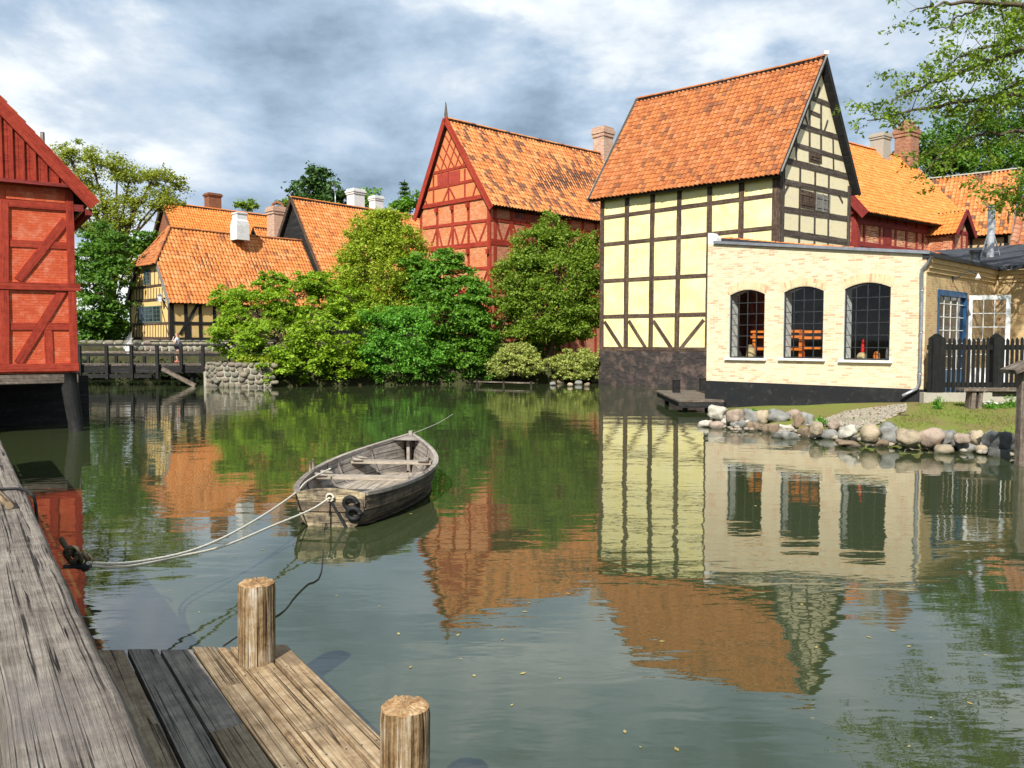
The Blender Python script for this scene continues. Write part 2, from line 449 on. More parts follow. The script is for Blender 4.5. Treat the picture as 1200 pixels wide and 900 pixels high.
M['brick_orange'] = mat_brick('brick_orange', [(0.0, (0.48, 0.11, 0.03)), (0.5, (0.62, 0.19, 0.06)), (0.8, (0.68, 0.30, 0.13)), (1.0, (0.42, 0.09, 0.03))], (0.68, 0.45, 0.28), weather=(0.62, 0.17, 0.05), wamt=0.6)
M['brick_paint'] = mat_brick('brick_paint', [(0.0, (0.54, 0.085, 0.034)), (0.5, (0.65, 0.13, 0.052)), (1.0, (0.60, 0.105, 0.042))], (0.50, 0.08, 0.035), bh=0.068, ms=0.007, weather=(0.70, 0.24, 0.14), wsc=3.5, wr=(0.50, 0.66), wamt=0.65, bump=0.9)
M['brick_chim'] = mat_brick('brick_chim', [(0.0, (0.42, 0.20, 0.12)), (0.5, (0.55, 0.33, 0.22)), (1.0, (0.60, 0.45, 0.34))], (0.52, 0.45, 0.36))
M['brick_brown'] = mat_brick('brick_brown', [(0.0, (0.20, 0.07, 0.035)), (1.0, (0.32, 0.12, 0.06))], (0.25, 0.13, 0.08))
M['brick_brown2'] = mat_brick('brick_brown2', [(0.0, (0.26, 0.085, 0.04)), (0.6, (0.40, 0.16, 0.08)), (1.0, (0.46, 0.26, 0.16))], (0.40, 0.28, 0.2), weather=(0.12, 0.08, 0.06), wamt=.7)
M['brick_black'] = mat_brick('brick_black', [(0.0, (0.028, 0.024, 0.024)), (1.0, (0.07, 0.055, 0.05))], (0.05, 0.045, 0.042), weather=(0.22, 0.15, 0.12), wsc=1.6, wr=(0.5, 0.72), wamt=0.75)
M['plaster_yellow'] = mat_plaster('plaster_yellow', (0.83, 0.73, 0.32), (0.86, 0.80, 0.50), (0.66, 0.50, 0.16), sc=1.2, a=0.4, b=0.65, amt=0.8)
M['plaster_old'] = mat_plaster('plaster_old', (0.82, 0.72, 0.46), (0.72, 0.66, 0.52), (0.40, 0.35, 0.27), sc=2.2, amt=0.9)
M['plaster_ochre'] = mat_plaster('plaster_ochre', (0.72, 0.50, 0.20), (0.78, 0.60, 0.30), (0.50, 0.26, 0.06), sc=1.0)
M['plaster_white'] = mat_plaster('plaster_white', (0.70, 0.70, 0.67), (0.42, 0.41, 0.38), (0.10, 0.10, 0.09), sc=1.6)
M['plaster_orange'] = mat_plaster('plaster_orange', (0.62, 0.22, 0.085), (0.68, 0.32, 0.16), (0.52, 0.15, 0.05), sc=1.8)
M['plinth_black'] = mat_plaster('plinth_black', (0.02, 0.021, 0.023), (0.05, 0.048, 0.045), (0.09, 0.08, 0.07), sc=1.5, a=0.5, b=0.8)
M['concrete'] = mat_plaster('concrete', (0.40, 0.37, 0.30), (0.30, 0.28, 0.23), (0.2, 0.18, 0.15), sc=2)
M['timber_dark'] = mat_wood('timber_dark', [(0.3, (0.035, 0.024, 0.018)), (0.5, (0.08, 0.05, 0.034)), (0.7, (0.17, 0.115, 0.08))], (1.0, 16), 0.5)
M['timber_grey'] = mat_wood('timber_grey', [(0.3, (0.06, 0.05, 0.04)), (0.5, (0.14, 0.11, 0.085)), (0.72, (0.28, 0.23, 0.18))], (1.0, 14), 0.5)
M['timber_red'] = mat_wood('timber_red', [(0.3, (0.21, 0.022, 0.012)), (0.5, (0.33, 0.038, 0.019)), (0.78, (0.44, 0.068, 0.032))], (0.8, 12), 0.35)
M['timber_maroon'] = mat_wood('timber_maroon', [(0.3, (0.16, 0.022, 0.02)), (0.5, (0.24, 0.035, 0.03)), (0.75, (0.30, 0.05, 0.04))], (0.8, 12), 0.3)
M['fence_black_shaded'] = mat_wood('fence_black_shaded', [(0.3, (0.006, 0.006, 0.006)), (0.6, (0.014, 0.014, 0.013)), (0.8, (0.035, 0.034, 0.032))], (0.9, 14), 0.3)  # black timber in a darker copy, with the dappled shade worked in
M['brick_rough'] = mat_brick('brick_rough', [(0.0, (0.30, 0.06, 0.02)), (0.45, (0.52, 0.13, 0.04)), (0.75, (0.62, 0.22, 0.08)), (1.0, (0.70, 0.42, 0.25))], (0.66, 0.48, 0.33), bw=.28, bh=.10, ms=.012, weather=(0.50, 0.13, 0.04), wamt=0.6)
M['timber_gable'] = mat_wood('timber_gable', [(0.3, (0.04, 0.03, 0.024)), (0.5, (0.085, 0.065, 0.05)), (0.75, (0.19, 0.155, 0.125))], (1.0, 14), 0.5)
M['timber_black'] = mat_wood('timber_black', [(0.3, (0.010, 0.010, 0.010)), (0.55, (0.022, 0.021, 0.020)), (0.75, (0.05, 0.047, 0.044))], (0.9, 14), 0.3)
M['fascia'] = mat_wood('fascia', [(0.3, (0.12, 0.11, 0.10)), (0.7, (0.30, 0.28, 0.25))], (1, 14), 0.4)
M['frame_green'] = mat_plain('frame_green', (0.10, 0.16, 0.13), 0.5, scale=9)
M['frame_red'] = mat_plain('frame_red', (0.36, 0.05, 0.03), 0.5)
M['frame_white'] = mat_plain('frame_white', (0.72, 0.72, 0.70), 0.45, var=0.12)
M['frame_blue'] = mat_plain('frame_blue', (0.02, 0.085, 0.20), 0.4, var=0.3)
M['iron'] = mat_plain('iron', (0.035, 0.037, 0.04), 0.45, var=0.3)
M['zinc'] = mat_plain('zinc', (0.36, 0.38, 0.41), 0.35, metal=0.6, var=0.2)
M['steel'] = mat_plain('steel', (0.50, 0.52, 0.55), 0.4, metal=0.4, var=0.15, scale=12)
M['felt'] = mat_plain('felt', (0.045, 0.048, 0.055), 0.8, var=0.4, scale=3)
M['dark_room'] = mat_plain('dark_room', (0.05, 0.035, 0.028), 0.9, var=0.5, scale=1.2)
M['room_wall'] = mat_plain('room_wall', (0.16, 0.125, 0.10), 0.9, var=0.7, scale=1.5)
M['cap_white'] = mat_plain('cap_white', (0.75, 0.74, 0.70), 0.6, var=0.2)
M['orange_wood'] = mat_plain('orange_wood', (0.75, 0.20, 0.03), 0.45, var=0.2)

def mat_glass(name, refl=0.12, tint=(0.9, 0.93, 0.92)):
    t = NT(name)
    tr = t.N.new('ShaderNodeBsdfTransparent'); tr.inputs[0].default_value = tint + (1,)
    gl = t.N.new('ShaderNodeBsdfGlossy'); gl.inputs['Roughness'].default_value = 0.03
    lw = t.N.new('ShaderNodeLayerWeight'); lw.inputs[0].default_value = 0.12
    f = t.math('ADD', t.math('MULTIPLY', lw.outputs['Fresnel'], 0.8), refl * 0.3, clamp=True)
    ms = t.N.new('ShaderNodeMixShader'); t.L.new(f, ms.inputs[0]); t.L.new(tr.outputs[0], ms.inputs[1]); t.L.new(gl.outputs[0], ms.inputs[2])
    t.L.new(ms.outputs[0], t.out.inputs[0]); return t.m
M['glass'] = mat_glass('glass')
def mat_pane():
    t = NT('pane_dark', 0.06, 0.6)
    t.color(t.ramp(t.noise(t.map('Object'), 2.5, 3), [(0.3, (0.012, 0.014, 0.016)), (0.7, (0.05, 0.055, 0.06))])); return t.m
M['pane'] = mat_pane()
# ------------------------------------------------------------------ building kit
class W:
    """a vertical wall plane between two points of the plan"""
    def __init__(s, a, b):
        s.a = Vector((a[0], a[1], 0)); s.b = Vector((b[0], b[1], 0)); d = s.b - s.a
        s.L = d.length; s.u = d.normalized(); s.n = Vector((s.u.y, -s.u.x, 0))
        if s.n.dot(Vector((0, 0, 0)) - s.a) < 0: s.n = -s.n
    def pt(s, u, z, off=0.0): p = s.a + s.u * u + s.n * off; p.z = z; return p
    def px(s, x, y, off=0.0):
        r = raydir(x, y); a = s.a + s.n * off; o = CAM.copy()
        t = (a - o).dot(s.n) / r.dot(s.n); p = o + r * t
        return ((p - s.a).dot(s.u), p.z)
    def poly(s, mb, pts, off=0.0, mi=0):
        mb.face([s.pt(u, z, off) for u, z in pts], [(u, z) for u, z in pts], mi)
    def slab(s, mb, pts, th=0.2, off=0.0, mi=0):
        s.poly(mb, pts, off, mi); s.poly(mb, pts[::-1], off - th, mi)
        for i in range(len(pts)):
            (u0, z0), (u1, z1) = pts[i], pts[(i + 1) % len(pts)]
            mb.face([s.pt(u0, z0, off), s.pt(u1, z1, off), s.pt(u1, z1, off - th), s.pt(u0, z0, off - th)],
                    [(0, z0 + u0), (0, z1 + u1 + .01), (th, z1 + u1), (th, z0 + u0 + .01)], mi)
    def beam(s, mb, p0, p1, w, proud=None, mi=0, wob=0.06, bow=0.0):
        if proud is None: proud = 0.022 + 0.02 * random.random()
        p0 = Vector(p0); p1 = Vector(p1); d = p1 - p0; L = d.length
        if L < 1e-4: return
        d.normalize(); q = Vector((-d.y, d.x)); n = max(2, int(L / 0.45))
        u0 = random.random() * 50; v0 = random.random() * 50; lo = []; hi = []
        for i in range(n + 1):
            t = i / n; c = p0 + d * L * t + q * (bow * sin(pi * t) + random.uniform(-.25, .25) * wob * w)
            h = w / 2 * (1 + random.uniform(-wob, wob)); lo.append(c - q * h); hi.append(c + q * h)
        for i in range(n):
            ua, ub = u0 + L * i / n, u0 + L * (i + 1) / n
            A, B, C, D = lo[i], lo[i + 1], hi[i + 1], hi[i]
            mb.face([s.pt(*A, proud), s.pt(*B, proud), s.pt(*C, proud), s.pt(*D, proud)], [(ua, v0), (ub, v0), (ub, v0 + w), (ua, v0 + w)], mi)
            mb.face([s.pt(*A, -.01), s.pt(*B, -.01), s.pt(*B, proud), s.pt(*A, proud)], [(ua, v0 - .04), (ub, v0 - .04), (ub, v0), (ua, v0)], mi)
            mb.face([s.pt(*D, proud), s.pt(*C, proud), s.pt(*C, -.01), s.pt(*D, -.01)], [(ua, v0 + w), (ub, v0 + w), (ub, v0 + w + .04), (ua, v0 + w + .04)], mi)
        for P, Q in ((lo[0], hi[0]), (lo[-1], hi[-1])):
            mb.face([s.pt(*P, -.01), s.pt(*P, proud), s.pt(*Q, proud), s.pt(*Q, -.01)], [(u0, v0), (u0 + .03, v0), (u0 + .03, v0 + w), (u0, v0 + w)], mi)
    def pbeam(s, mb, x0, y0, x1, y1, w, **k): s.beam(mb, s.px(x0, y0), s.px(x1, y1), w, **k)
    def hbeam(s, mb, u0, u1, z, w, **k): s.beam(mb, (u0, z), (u1, z), w, **k)
    def vbeam(s, mb, u, z0, z1, w, **k): s.beam(mb, (u, z0), (u, z1), w, **k)
    def pbox(s, mb, u0, u1, z0, z1, o0, o1, mi=0):
        """a box standing proud of the wall between offsets o0 and o1"""
        c = s.pt((u0 + u1) / 2, (z0 + z1) / 2, (o0 + o1) / 2)
        if (u1 - u0) >= (z1 - z0): mb.box(c, s.u * (u1 - u0) / 2, Vector((0, 0, (z1 - z0) / 2)), s.n * (o1 - o0) / 2, mi)
        else: mb.box(c, Vector((0, 0, (z1 - z0) / 2)), s.u * (u1 - u0) / 2, s.n * (o1 - o0) / 2, mi)

def window(w, root, u0, u1, z0, z1, fm, cols, rows, fw=0.06, proud=0.05, pane='pane', leaves=1, label=None):
    """frame with glazing bars; the pane is its sub-part"""
    f = MB(); g = MB()
    w.pbox(f, u0, u1, z0, z0 + fw, 0.0, proud); w.pbox(f, u0, u1, z1 - fw, z1, 0.0, proud)
    w.pbox(f, u0, u0 + fw, z0 + fw, z1 - fw, 0.0, proud - .002); w.pbox(f, u1 - fw, u1, z0 + fw, z1 - fw, 0.0, proud - .002)
    for k in range(1, leaves):
        uc = u0 + (u1 - u0) * k / leaves; w.pbox(f, uc - fw / 2, uc + fw / 2, z0 + fw, z1 - fw, 0.0, proud - .003)
    n = cols * leaves
    for k in range(1, n):
        if leaves > 1 and k % cols == 0: continue
        uc = u0 + (u1 - u0) * k / n; w.pbox(f, uc - .014, uc + .014, z0 + fw, z1 - fw, 0.004, proud - .012)
    for k in range(1, rows):
        zc = z0 + (z1 - z0) * k / rows; w.pbox(f, u0 + fw, u1 - fw, zc - .014, zc + .014, 0.004, proud - .010)
    fo = f.build('window', M[fm] if isinstance(fm, str) else fm, root, label)
    w.pbox(g, u0 + fw * .5, u1 - fw * .5, z0 + fw * .5, z1 - fw * .5, 0.006, 0.016)
    g.build('pane', M[pane], fo)
    return fo

def roof_plane(name, e0, e1, r1, r0, mat, parent, tw=0.235, tl=0.30, cut=None, K=5, sag=0.03, jit=0.006, th=0.10, amp=0.040, seed=1, label=None):
    """pantiles laid course by course between the eave e0-e1 and the ridge r0-r1; returns the part"""
    rng = np.random.default_rng(seed)
    e0, e1, r1, r0 = [np.array(v, float) for v in (e0, e1, r1, r0)]
    Le = max(np.linalg.norm(e1 - e0), np.linalg.norm(r1 - r0)); Ls = (np.linalg.norm(r0 - e0) + np.linalg.norm(r1 - e1)) / 2
    nu = max(1, int(round(Le / tw))); nv = max(1, int(round(Ls / tl)))
    nrm = np.cross(e1 - e0, r0 - e0); nrm /= np.linalg.norm(nrm)
    if nrm[2] < 0: nrm = -nrm
    I, J = np.meshgrid(np.arange(nu), np.arange(nv), indexing='ij'); I = I.ravel(); J = J.ravel()
    if cut is not None:
        ok = np.array([cut((i + .5) / nu, (j + .5) / nv) for i, j in zip(I, J)]); I = I[ok]; J = J[ok]
    nt = len(I)
    tt = np.linspace(0, 1, K + 1)
    prof = amp * (np.sin(2 * np.pi * tt - 0.6) + 0.35 * np.sin(4 * np.pi * tt))
    vr = np.array([-0.12, -0.10, 1.0]); hr = np.array([-0.01, 0.040, 0.004])
    S = (I[:, None, None] + tt[None, None, :] * 1.0) / nu + 0 * vr[None, :, None]
    Tt = (J[:, None, None] + vr[None, :, None]) / nv + 0 * tt[None, None, :]
    jx = rng.normal(0, 0.0016, (nt, 1, 1)) * (0.235 / tw); Tt = Tt + jx
    H = prof[None, None, :] + hr[None, :, None] + rng.normal(0, jit, (nt, 1, 1)) - sag * np.sin(np.pi * S) * np.sin(np.pi * np.clip(Tt, 0, 1)) \
        + 0.015 * np.sin(S * 17 + seed) * np.sin(Tt * 9)
    S4 = S[..., None]; T4 = Tt[..., None]
    P = (e0 * (1 - S4) + e1 * S4) * (1 - T4) + (r0 * (1 - S4) + r1 * S4) * T4 + nrm * H[..., None]
    U = I[:, None, None] + np.clip(tt, 0.01, 0.99)[None, None, :] + 0 * vr[None, :, None]
    Vv = J[:, None, None] + np.clip(vr, 0.02, 0.98)[None, :, None] + 0 * tt[None, None, :]
    UV = np.stack([U, Vv], -1).reshape(-1, 2); V = P.reshape(-1, 3)
    m = K + 1; base = np.arange(nt)[:, None, None] * (3 * m)
    r = np.arange(2)[None, :, None]; k = np.arange(K)[None, None, :]
    a = base + r * m + k
    F = np.stack([a, a + 1, a + 1 + m, a + m], -1).reshape(-1, 4)
    o = grid_mesh(name, V, F, mat, parent, UV, smooth=False)
    if label: o['label'] = label
    # underside boards and battens edge
    if th:
        d = MB()
        if cut is None:
            q = [Vector(v) for v in (e0, e1, r1, r0)]
            n = Vector(nrm)
            top = [p - n * (0.06 + 1.15 * sag) for p in q]; bot = [p - n * (0.08 + 1.15 * sag + th) for p in q]
            d.face(top); d.face(bot[::-1])
            for i in range(4): d.face([top[i], top[(i + 1) % 4], bot[(i + 1) % 4], bot[i]])
        d.build('roof_boards', M['timber_black'], parent)
    return o

def ridge_caps(a, b, mat, parent, r=0.13, L=0.38, seg=6, down=(0, 0, -1), name='ridge_cap', sag=0.03):
    a = Vector(a); b = Vector(b); n = max(1, int((b - a).length / L)); mb = MB(); d = (b - a) / n
    t = d.normalized(); side = t.cross(Vector((0, 0, 1))).normalized(); up = side.cross(t)
    for i in range(n):
        rr = r * random.uniform(.95, 1.06)
        s0 = Vector((0, 0, -sag * sin(pi * i / n))); s1 = Vector((0, 0, -sag * sin(pi * (i + 1) / n)))
        p0 = a + d * i + s0; p1 = a + d * (i + 1.12) + s1 + up * .015
        ring = lambda p, q: [p + side * cos(x) * q + up * (sin(x) * q * .8 - .03) for x in [pi * k / seg for k in range(seg + 1)]]
        A = ring(p0, rr * 1.06); B = ring(p1, rr * .94)
        for k in range(seg):
            mb.face([A[k], A[k + 1], B[k + 1], B[k]], [(i + .5, .3), (i + .5, .6), (i + .9, .6), (i + .9, .3)])
        mb.face(A, [(i + .5, .5)] * len(A))
    return mb.build(name, mat, parent)

def chimney(parent, p, w, d, h, ang, mat, capm=None, cap=True, pot=0, taper=0.0, name='chimney'):
    """p = middle of the foot"""
    c, s = cos(ang), sin(ang); X = Vector((c, s, 0)); Y = Vector((-s, c, 0)); Z = Vector((0, 0, 1)); p = Vector(p)
    mb = MB()
    def blk(z0, z1, ww, dd, mi=0):
        for (ax, bx, hw, hd) in ((X, Y, ww / 2, dd / 2), (-X, Y, ww / 2, dd / 2), (Y, X, dd / 2, ww / 2), (-Y, X, dd / 2, ww / 2)):
            q = p + ax * hw
            pts = [q - bx * hd + Z * z0, q + bx * hd + Z * z0, q + bx * hd + Z * z1, q - bx * hd + Z * z1]
            mb.face(pts, [(-hd, z0), (hd, z0), (hd, z1), (-hd, z1)], mi)
        for z in (z0, z1): mb.face([p + X * ww / 2 + Y * dd / 2 + Z * z, p - X * ww / 2 + Y * dd / 2 + Z * z, p - X * ww / 2 - Y * dd / 2 + Z * z, p + X * ww / 2 - Y * dd / 2 + Z * z], None, mi)
    blk(0, h * .82, w, d)
    blk(h * .82, h * .88, w * 1.12, d * 1.12); blk(h * .88 + .001, h * .94, w * 1.22, d * 1.22); blk(h * .94 + .001, h, w * 1.08, d * 1.08)
    o = mb.build(name, M[mat], parent)
    f = MB(); f.box(p + Z * (h + .006), X * w * .3, Y * d * .3, Z * .012); f.build('flue', M['dark_room'], o)
    if capm:
        q = MB(); q.box(p + Z * (h + .05), X * w * .58, Y * d * .58, Z * .03); q.build('cap', M[capm], o)
    return o

# ================================================================== SETTING: water, ground
def sdpoly(P, poly):
    """signed distance, negative inside"""
    d = np.full(len(P), 1e9); inside = np.zeros(len(P), bool); n = len(poly)
    for i in range(n):
        a = np.array(poly[i]); b = np.array(poly[(i + 1) % n]); e = b - a; w = P - a
        t = np.clip((w @ e) / (e @ e), 0, 1); q = w - t[:, None] * e; d = np.minimum(d, (q ** 2).sum(1))
        c = ((a[1] <= P[:, 1]) & (b[1] > P[:, 1])) | ((b[1] <= P[:, 1]) & (a[1] > P[:, 1]))
        with np.errstate(divide='ignore', invalid='ignore'):
            xi = a[0] + (P[:, 1] - a[1]) / (b[1] - a[1]) * e[0]
        inside ^= c & (P[:, 0] < xi)
    d = np.sqrt(d); return np.where(inside, -d, d)

POND = [(6, -9), (0.55, 0), (-6.75, 10.9), (-9.6, 15.2), (-19, 19), (-27, 30), (-30, 43), (-31, 51.5), (-16, 51.5), (-16.5, 44.2), (-15.5, 43.2), (-12.4, 43.1),
        (-8, 44.6), (-2.4, 45.6), (-1.0, 47), (3.5, 46.9), (6.2, 47.5), (9, 44.6), (14.2, 41.5), (14.5, 36), (9.5, 30.5), (7.0, 28.2), (6.5, 26.0), (6.2, 24.2), (7.45, 21.5), (8.5, 20.1), (10.5, 17.9), (13.2, 15.1),
        (19, 11), (30, 7), (34, -9)]
YA = (4.96, 46.2); YB = (12.75, 39.5); YC = (18.05, 44.2)
P1 = (6.85, 28.85); P2 = (11.92, 23.7); P3 = (16.55, 28.25)
def bank(P):
    x, y = P[:, 0], P[:, 1]
    h = np.full(len(P), 1.15)
    left = (x < -4) & (y > 52); h = np.where(left, 1.15 + 1.3 * np.clip((y - 53.2) / 0.8, 0, 1), h)
    h = np.where((y > 60), 2.45, h)
    lawn = (x > 3) & (y < 38) & (y > 9)
    sd = sdpoly(P, POND)
    h = np.where(lawn, np.minimum(np.clip(.10 + (x - 6.9) * .125, .06, .72), .26 + .11 * np.clip(sd, 0, 6)), h)
    h = np.where((y < 17) & (x < 0), 0.9, h)
    h = np.where(y < -6, 0.9, h)
    return h, sd
def ground_h(x, y):
    P = np.array([[x, y]]); h, sd = bank(P); return float(h[0])
def build_ground():
    xs = np.concatenate([-np.geomspace(1800, 34, 22), np.arange(-33.5, 33.6, 0.4), np.geomspace(34, 1800, 22)])
    ys = np.concatenate([-np.geomspace(400, 10, 10), np.arange(-9.6, 62, 0.4), np.geomspace(62.4, 3000, 26)])
    X, Y = np.meshgrid(xs, ys, indexing='ij'); P = np.stack([X.ravel(), Y.ravel()], 1)
    h, sd = bank(P)
    k = np.clip((sd + 0.05) / 0.35, 0, 1); k = k * k * (3 - 2 * k)
    nz = np.array([mnoise.noise(Vector((p[0] * .6, p[1] * .6, 3))) for p in P]) * 0.05
    z = -1.2 + (h + nz + 1.2) * k
    V = np.column_stack([P, z]); nx, ny = X.shape
    i, j = np.meshgrid(np.arange(nx - 1), np.arange(ny - 1), indexing='ij'); a = (i * ny + j).ravel()
    F = np.column_stack([a, a + ny, a + ny + 1, a + 1])
    t = NT('ground_mat', 0.95, 0.1)
    n1 = t.noise(t.map('Object'), 0.8, 6, 0.65, 0.3); n2 = t.noise(t.map('Object'), 9.0, 6, 0.7)
    v = t.math('ADD', t.math('MULTIPLY', n1, 0.6), t.math('MULTIPLY', n2, 0.4))
    lawn = t.ramp(v, [(0.38, (0.20, 0.14, 0.075)), (0.47, (0.19, 0.17, 0.055)), (0.55, (0.16, 0.20, 0.04)), (0.66, (0.24, 0.26, 0.06))])
    soil = t.ramp(v, [(0.35, (0.030, 0.024, 0.016)), (0.5, (0.05, 0.05, 0.022)), (0.66, (0.065, 0.085, 0.028))])
    sp = t.N.new('ShaderNodeSeparateXYZ'); t.L.new(t.tc.outputs['Object'], sp.inputs[0])
    yard = t.math('MULTIPLY', t.rng(sp.outputs['X'], 3.0, 4.0), t.math('MULTIPLY', t.rng(sp.outputs['Y'], 36.0, 38.0, 1, 0), t.rng(sp.outputs['Y'], 8.0, 9.0)))
    t.color(t.mix(yard, soil, lawn))
    t.bump(n2, 0.7, 0.04)
    g = grid_mesh('ground', V, F, t.m, None, P * 1.0); tag(g, kind='structure')
build_ground()

def build_water():
    t = NT('water_mat', 0.02, 0.5)
    t.b.inputs['IOR'].default_value = 1.62
    t.color((0.038, 0.050, 0.020)); t.b.inputs['Roughness'].default_value = 0.015
    t.b.inputs['Specular IOR Level'].default_value = 0.9
    calm = t.noise(t.map('Object'), 0.11, 3, 0.5)
    cm = t.rng(calm, 0.35, 0.65, 0.45, 1.0)
    w1 = t.noise(t.map('Object', (0.55, 1.1, 1)), 0.9, 2, 0.45, 0.25)
    w2 = t.noise(t.map('Object', (0.75, 2.0, 1), (4, 1, 0), (0, 0, 0.08)), 2.2, 2, 0.5, 0.35)
    w3 = t.noise(t.map('Object', (1.0, 2.4, 1), (9, 2, 0), (0, 0, -0.12)), 6.0, 2, 0.5)
    h = t.math('ADD', t.math('MULTIPLY', w1, 1.0), t.math('ADD', t.math('MULTIPLY', w2, 0.26), t.math('MULTIPLY', w3, 0.045)))
    b = t.N.new('ShaderNodeBump'); b.inputs['Distance'].default_value = 0.10
    t.L.new(t.math('MULTIPLY', cm, 0.125), b.inputs['Strength']); t.L.new(h, b.inputs['Height']); t.L.new(b.outputs[0], t.b.inputs['Normal'])
    mb = MB(); mb.face([(-60, -9.4, 0), (40, -9.4, 0), (40, 56, 0), (-60, 56, 0)])
    o = mb.build('water', t.m); tag(o, kind='structure')
build_water()

# ================================================================== YELLOW GRANARY
def yellow_house():
    Wf = W(YA, YB); Wg = W(YB, YC)
    root = thing('warehouse', 'tall yellow half-timbered warehouse with steep orange tile roof rising from the water', 'warehouse', (YA[0], YA[1], 0))
    ze = 10.75; zr = 16.55; zp = Wf.px(703, 410.4)[1]
    zt = ze + .2
    mb = MB(); Wf.slab(mb, [(0, zp), (Wf.L, zp), (Wf.L, zt), (0, zt)], 0.25)
    mb.build('wall', M['plaster_yellow'], root, 'bright yellow plastered wall facing the pond')
    mb = MB(); Lg = Wg.L
    Wg.slab(mb, [(.0, zp), (Lg, zp), (Lg, ze), (Lg / 2, zr - .15), (0, ze)], 0.25)
    # back walls closing the volume
    D = Vector((YA[0] + YC[0] - YB[0], YA[1] + YC[1] - YB[1], 0))
    mb.build('wall', M['plaster_old'], root, 'weathered pale gable wall with stained plaster')
    mb = MB(); A = Vector((*YA, 0)); C = Vector((*YC, 0))
    for p, q in ((C, D),):
        mb.face([p + Vector((0, 0, zp)), q + Vector((0, 0, zp)), q + Vector((0, 0, ze)), p + Vector((0, 0, ze))])
    mid = (A + D) / 2
    mb.face([A + Vector((0, 0, zp)), D + Vector((0, 0, zp)), D + Vector((0, 0, ze)), mid + Vector((0, 0, zr - .15)), A + Vector((0, 0, ze))])
    mb.build('wall', M['plaster_yellow'], root)
    # plinth
    mb = MB()
    Wf.slab(mb, [(-.05, -.6), (Wf.L + .05, -.6), (Wf.L + .05, zp), (-.05, zp)], 0.4, 0.05)
    Wg.slab(mb, [(0.06, -.6), (Lg, -.6), (Lg, zp), (0.06, zp)], 0.4, 0.05)
    mb.face([A + Vector((0, 0, -.6)), D + Vector((0, 0, -.6)), D + Vector((0, 0, zp)), A + Vector((0, 0, zp))])
    mb.build('plinth', M['brick_black'], root)
    # timbers of the pond side
    mb = MB(); T = {}
    for (xt, yt, xb, yb) in ((706.5, 240, 705, 408), (735, 240, 733.5, 408), (765, 235, 762.5, 408), (796.5, 225, 793, 408), (832, 225, 827, 400), (869.3, 215, 866, 300), (911, 215, 911, 290)):
        ut, ub = Wf.px(xt, yt)[0], Wf.px(xb, yb)[0]
        if xt > 900: ut = ub = Wf.L - .17
        if xt > 800 and xt < 900: ub = ut - .03
        if xt < 708: ut = ub = .11
        Wf.beam(mb, (ut, ze + .1), (ub, zp + .1), 0.36 if xt > 900 else 0.275, mi=0)
    for (x0, y0, x1, y1) in ((706, 255.5, 911, 228), (706, 287, 911, 266.5), (707.4, 329.5, 826.5, 322.8), (707.4, 371.3, 826.5, 367.8)):
        a = Wf.px(x0, y0); b = Wf.px(x1, y1); sl = (b[1] - a[1]) / (b[0] - a[0])
        if x1 < 900: sl *= .3
        Wf.beam(mb, (0.05, a[1]), (Wf.L - .1, a[1] + sl * Wf.L), 0.215, proud=0.018 + random.random() * .006)
    Wf.hbeam(mb, 0, Wf.L, zp + .09, 0.22, proud=0.06)
    for b in ((708.3, 376.7, 728, 407.4), (736.8, 375.8, 756.3, 407.4), (765.6, 375.8, 786.6, 407.8), (824.8, 374.9, 798, 408)):
        Wf.pbeam(mb, *b, 0.20, proud=0.014)
    mb.build('timber_frame', M['timber_dark'], root)
    # timbers of the gable
    mb = MB(); g = Wg
    kz = lambda z: 1.0 if z <= ze else max(0.0, (zr - .15 - z) / (zr - .15 - ze))
    def ucl(p): return (min(max(p[0], .05), Lg - .05), p[1])
    for (x0, y0, x1, y1, w) in ((947.2, 113.5, 964.8, 120, .2), (935.4, 146.7, 975.5, 159, .22), (927.5, 168.4, 981.5, 184.3, .2), (949.9, 131.5, 960.7, 135.9, .16),
                                (919.5, 188, 987, 205.3, .28), (915, 212, 989, 227.3, .24), (915, 244.7, 989, 256, .26), (915, 272, 989, 283.3, .28)):
        a = g.px(x0, y0); b = g.px(x1, y1); sl = (b[1] - a[1]) / (b[0] - a[0]); zm = (a[1] + b[1]) / 2; k = kz(zm - w / 2)
        if w > .17:
            ua, ub = Lg / 2 * (1 - k) + .02, Lg / 2 * (1 + k) - .02
            a, b = (ua, a[1] + sl * (ua - a[0])), (ub, a[1] + sl * (ub - a[0]))
        g.beam(mb, a, b, w * 1.15)
    for (x0, y0, x1, y1, w) in ((948.6, 116, 948.6, 190, .18), (962, 122, 962, 192, .18), (933, 152, 933, 190, .14), (976, 162, 976.8, 203, .14), (937.7, 193, 936, 300, .17),
                                (955.3, 198, 954, 300, .17), (971.3, 203, 970, 300, .17)):
        g.pbeam(mb, x0, y0, x1, y1, w, proud=.02)
    g.vbeam(mb, .2, zp, ze, .42, proud=.05); g.vbeam(mb, Lg - .15, zp, ze - .1, .3, proud=.05)
    for b in ((942, 130.8, 947, 148), (970, 141, 965.8, 154), (950.6, 100.5, 954.6, 112.7), (960.7, 102, 957, 115), (924, 217, 917.8, 229), (982.7, 228.7, 987.5, 238)):
        g.pbeam(mb, *b, 0.14, proud=.015)
    for zz in (2.6, 4.2, 5.6): g.hbeam(mb, .1, Lg - .1, zz, .2)
    mb.build('timber_frame', M['timber_gable'], root)
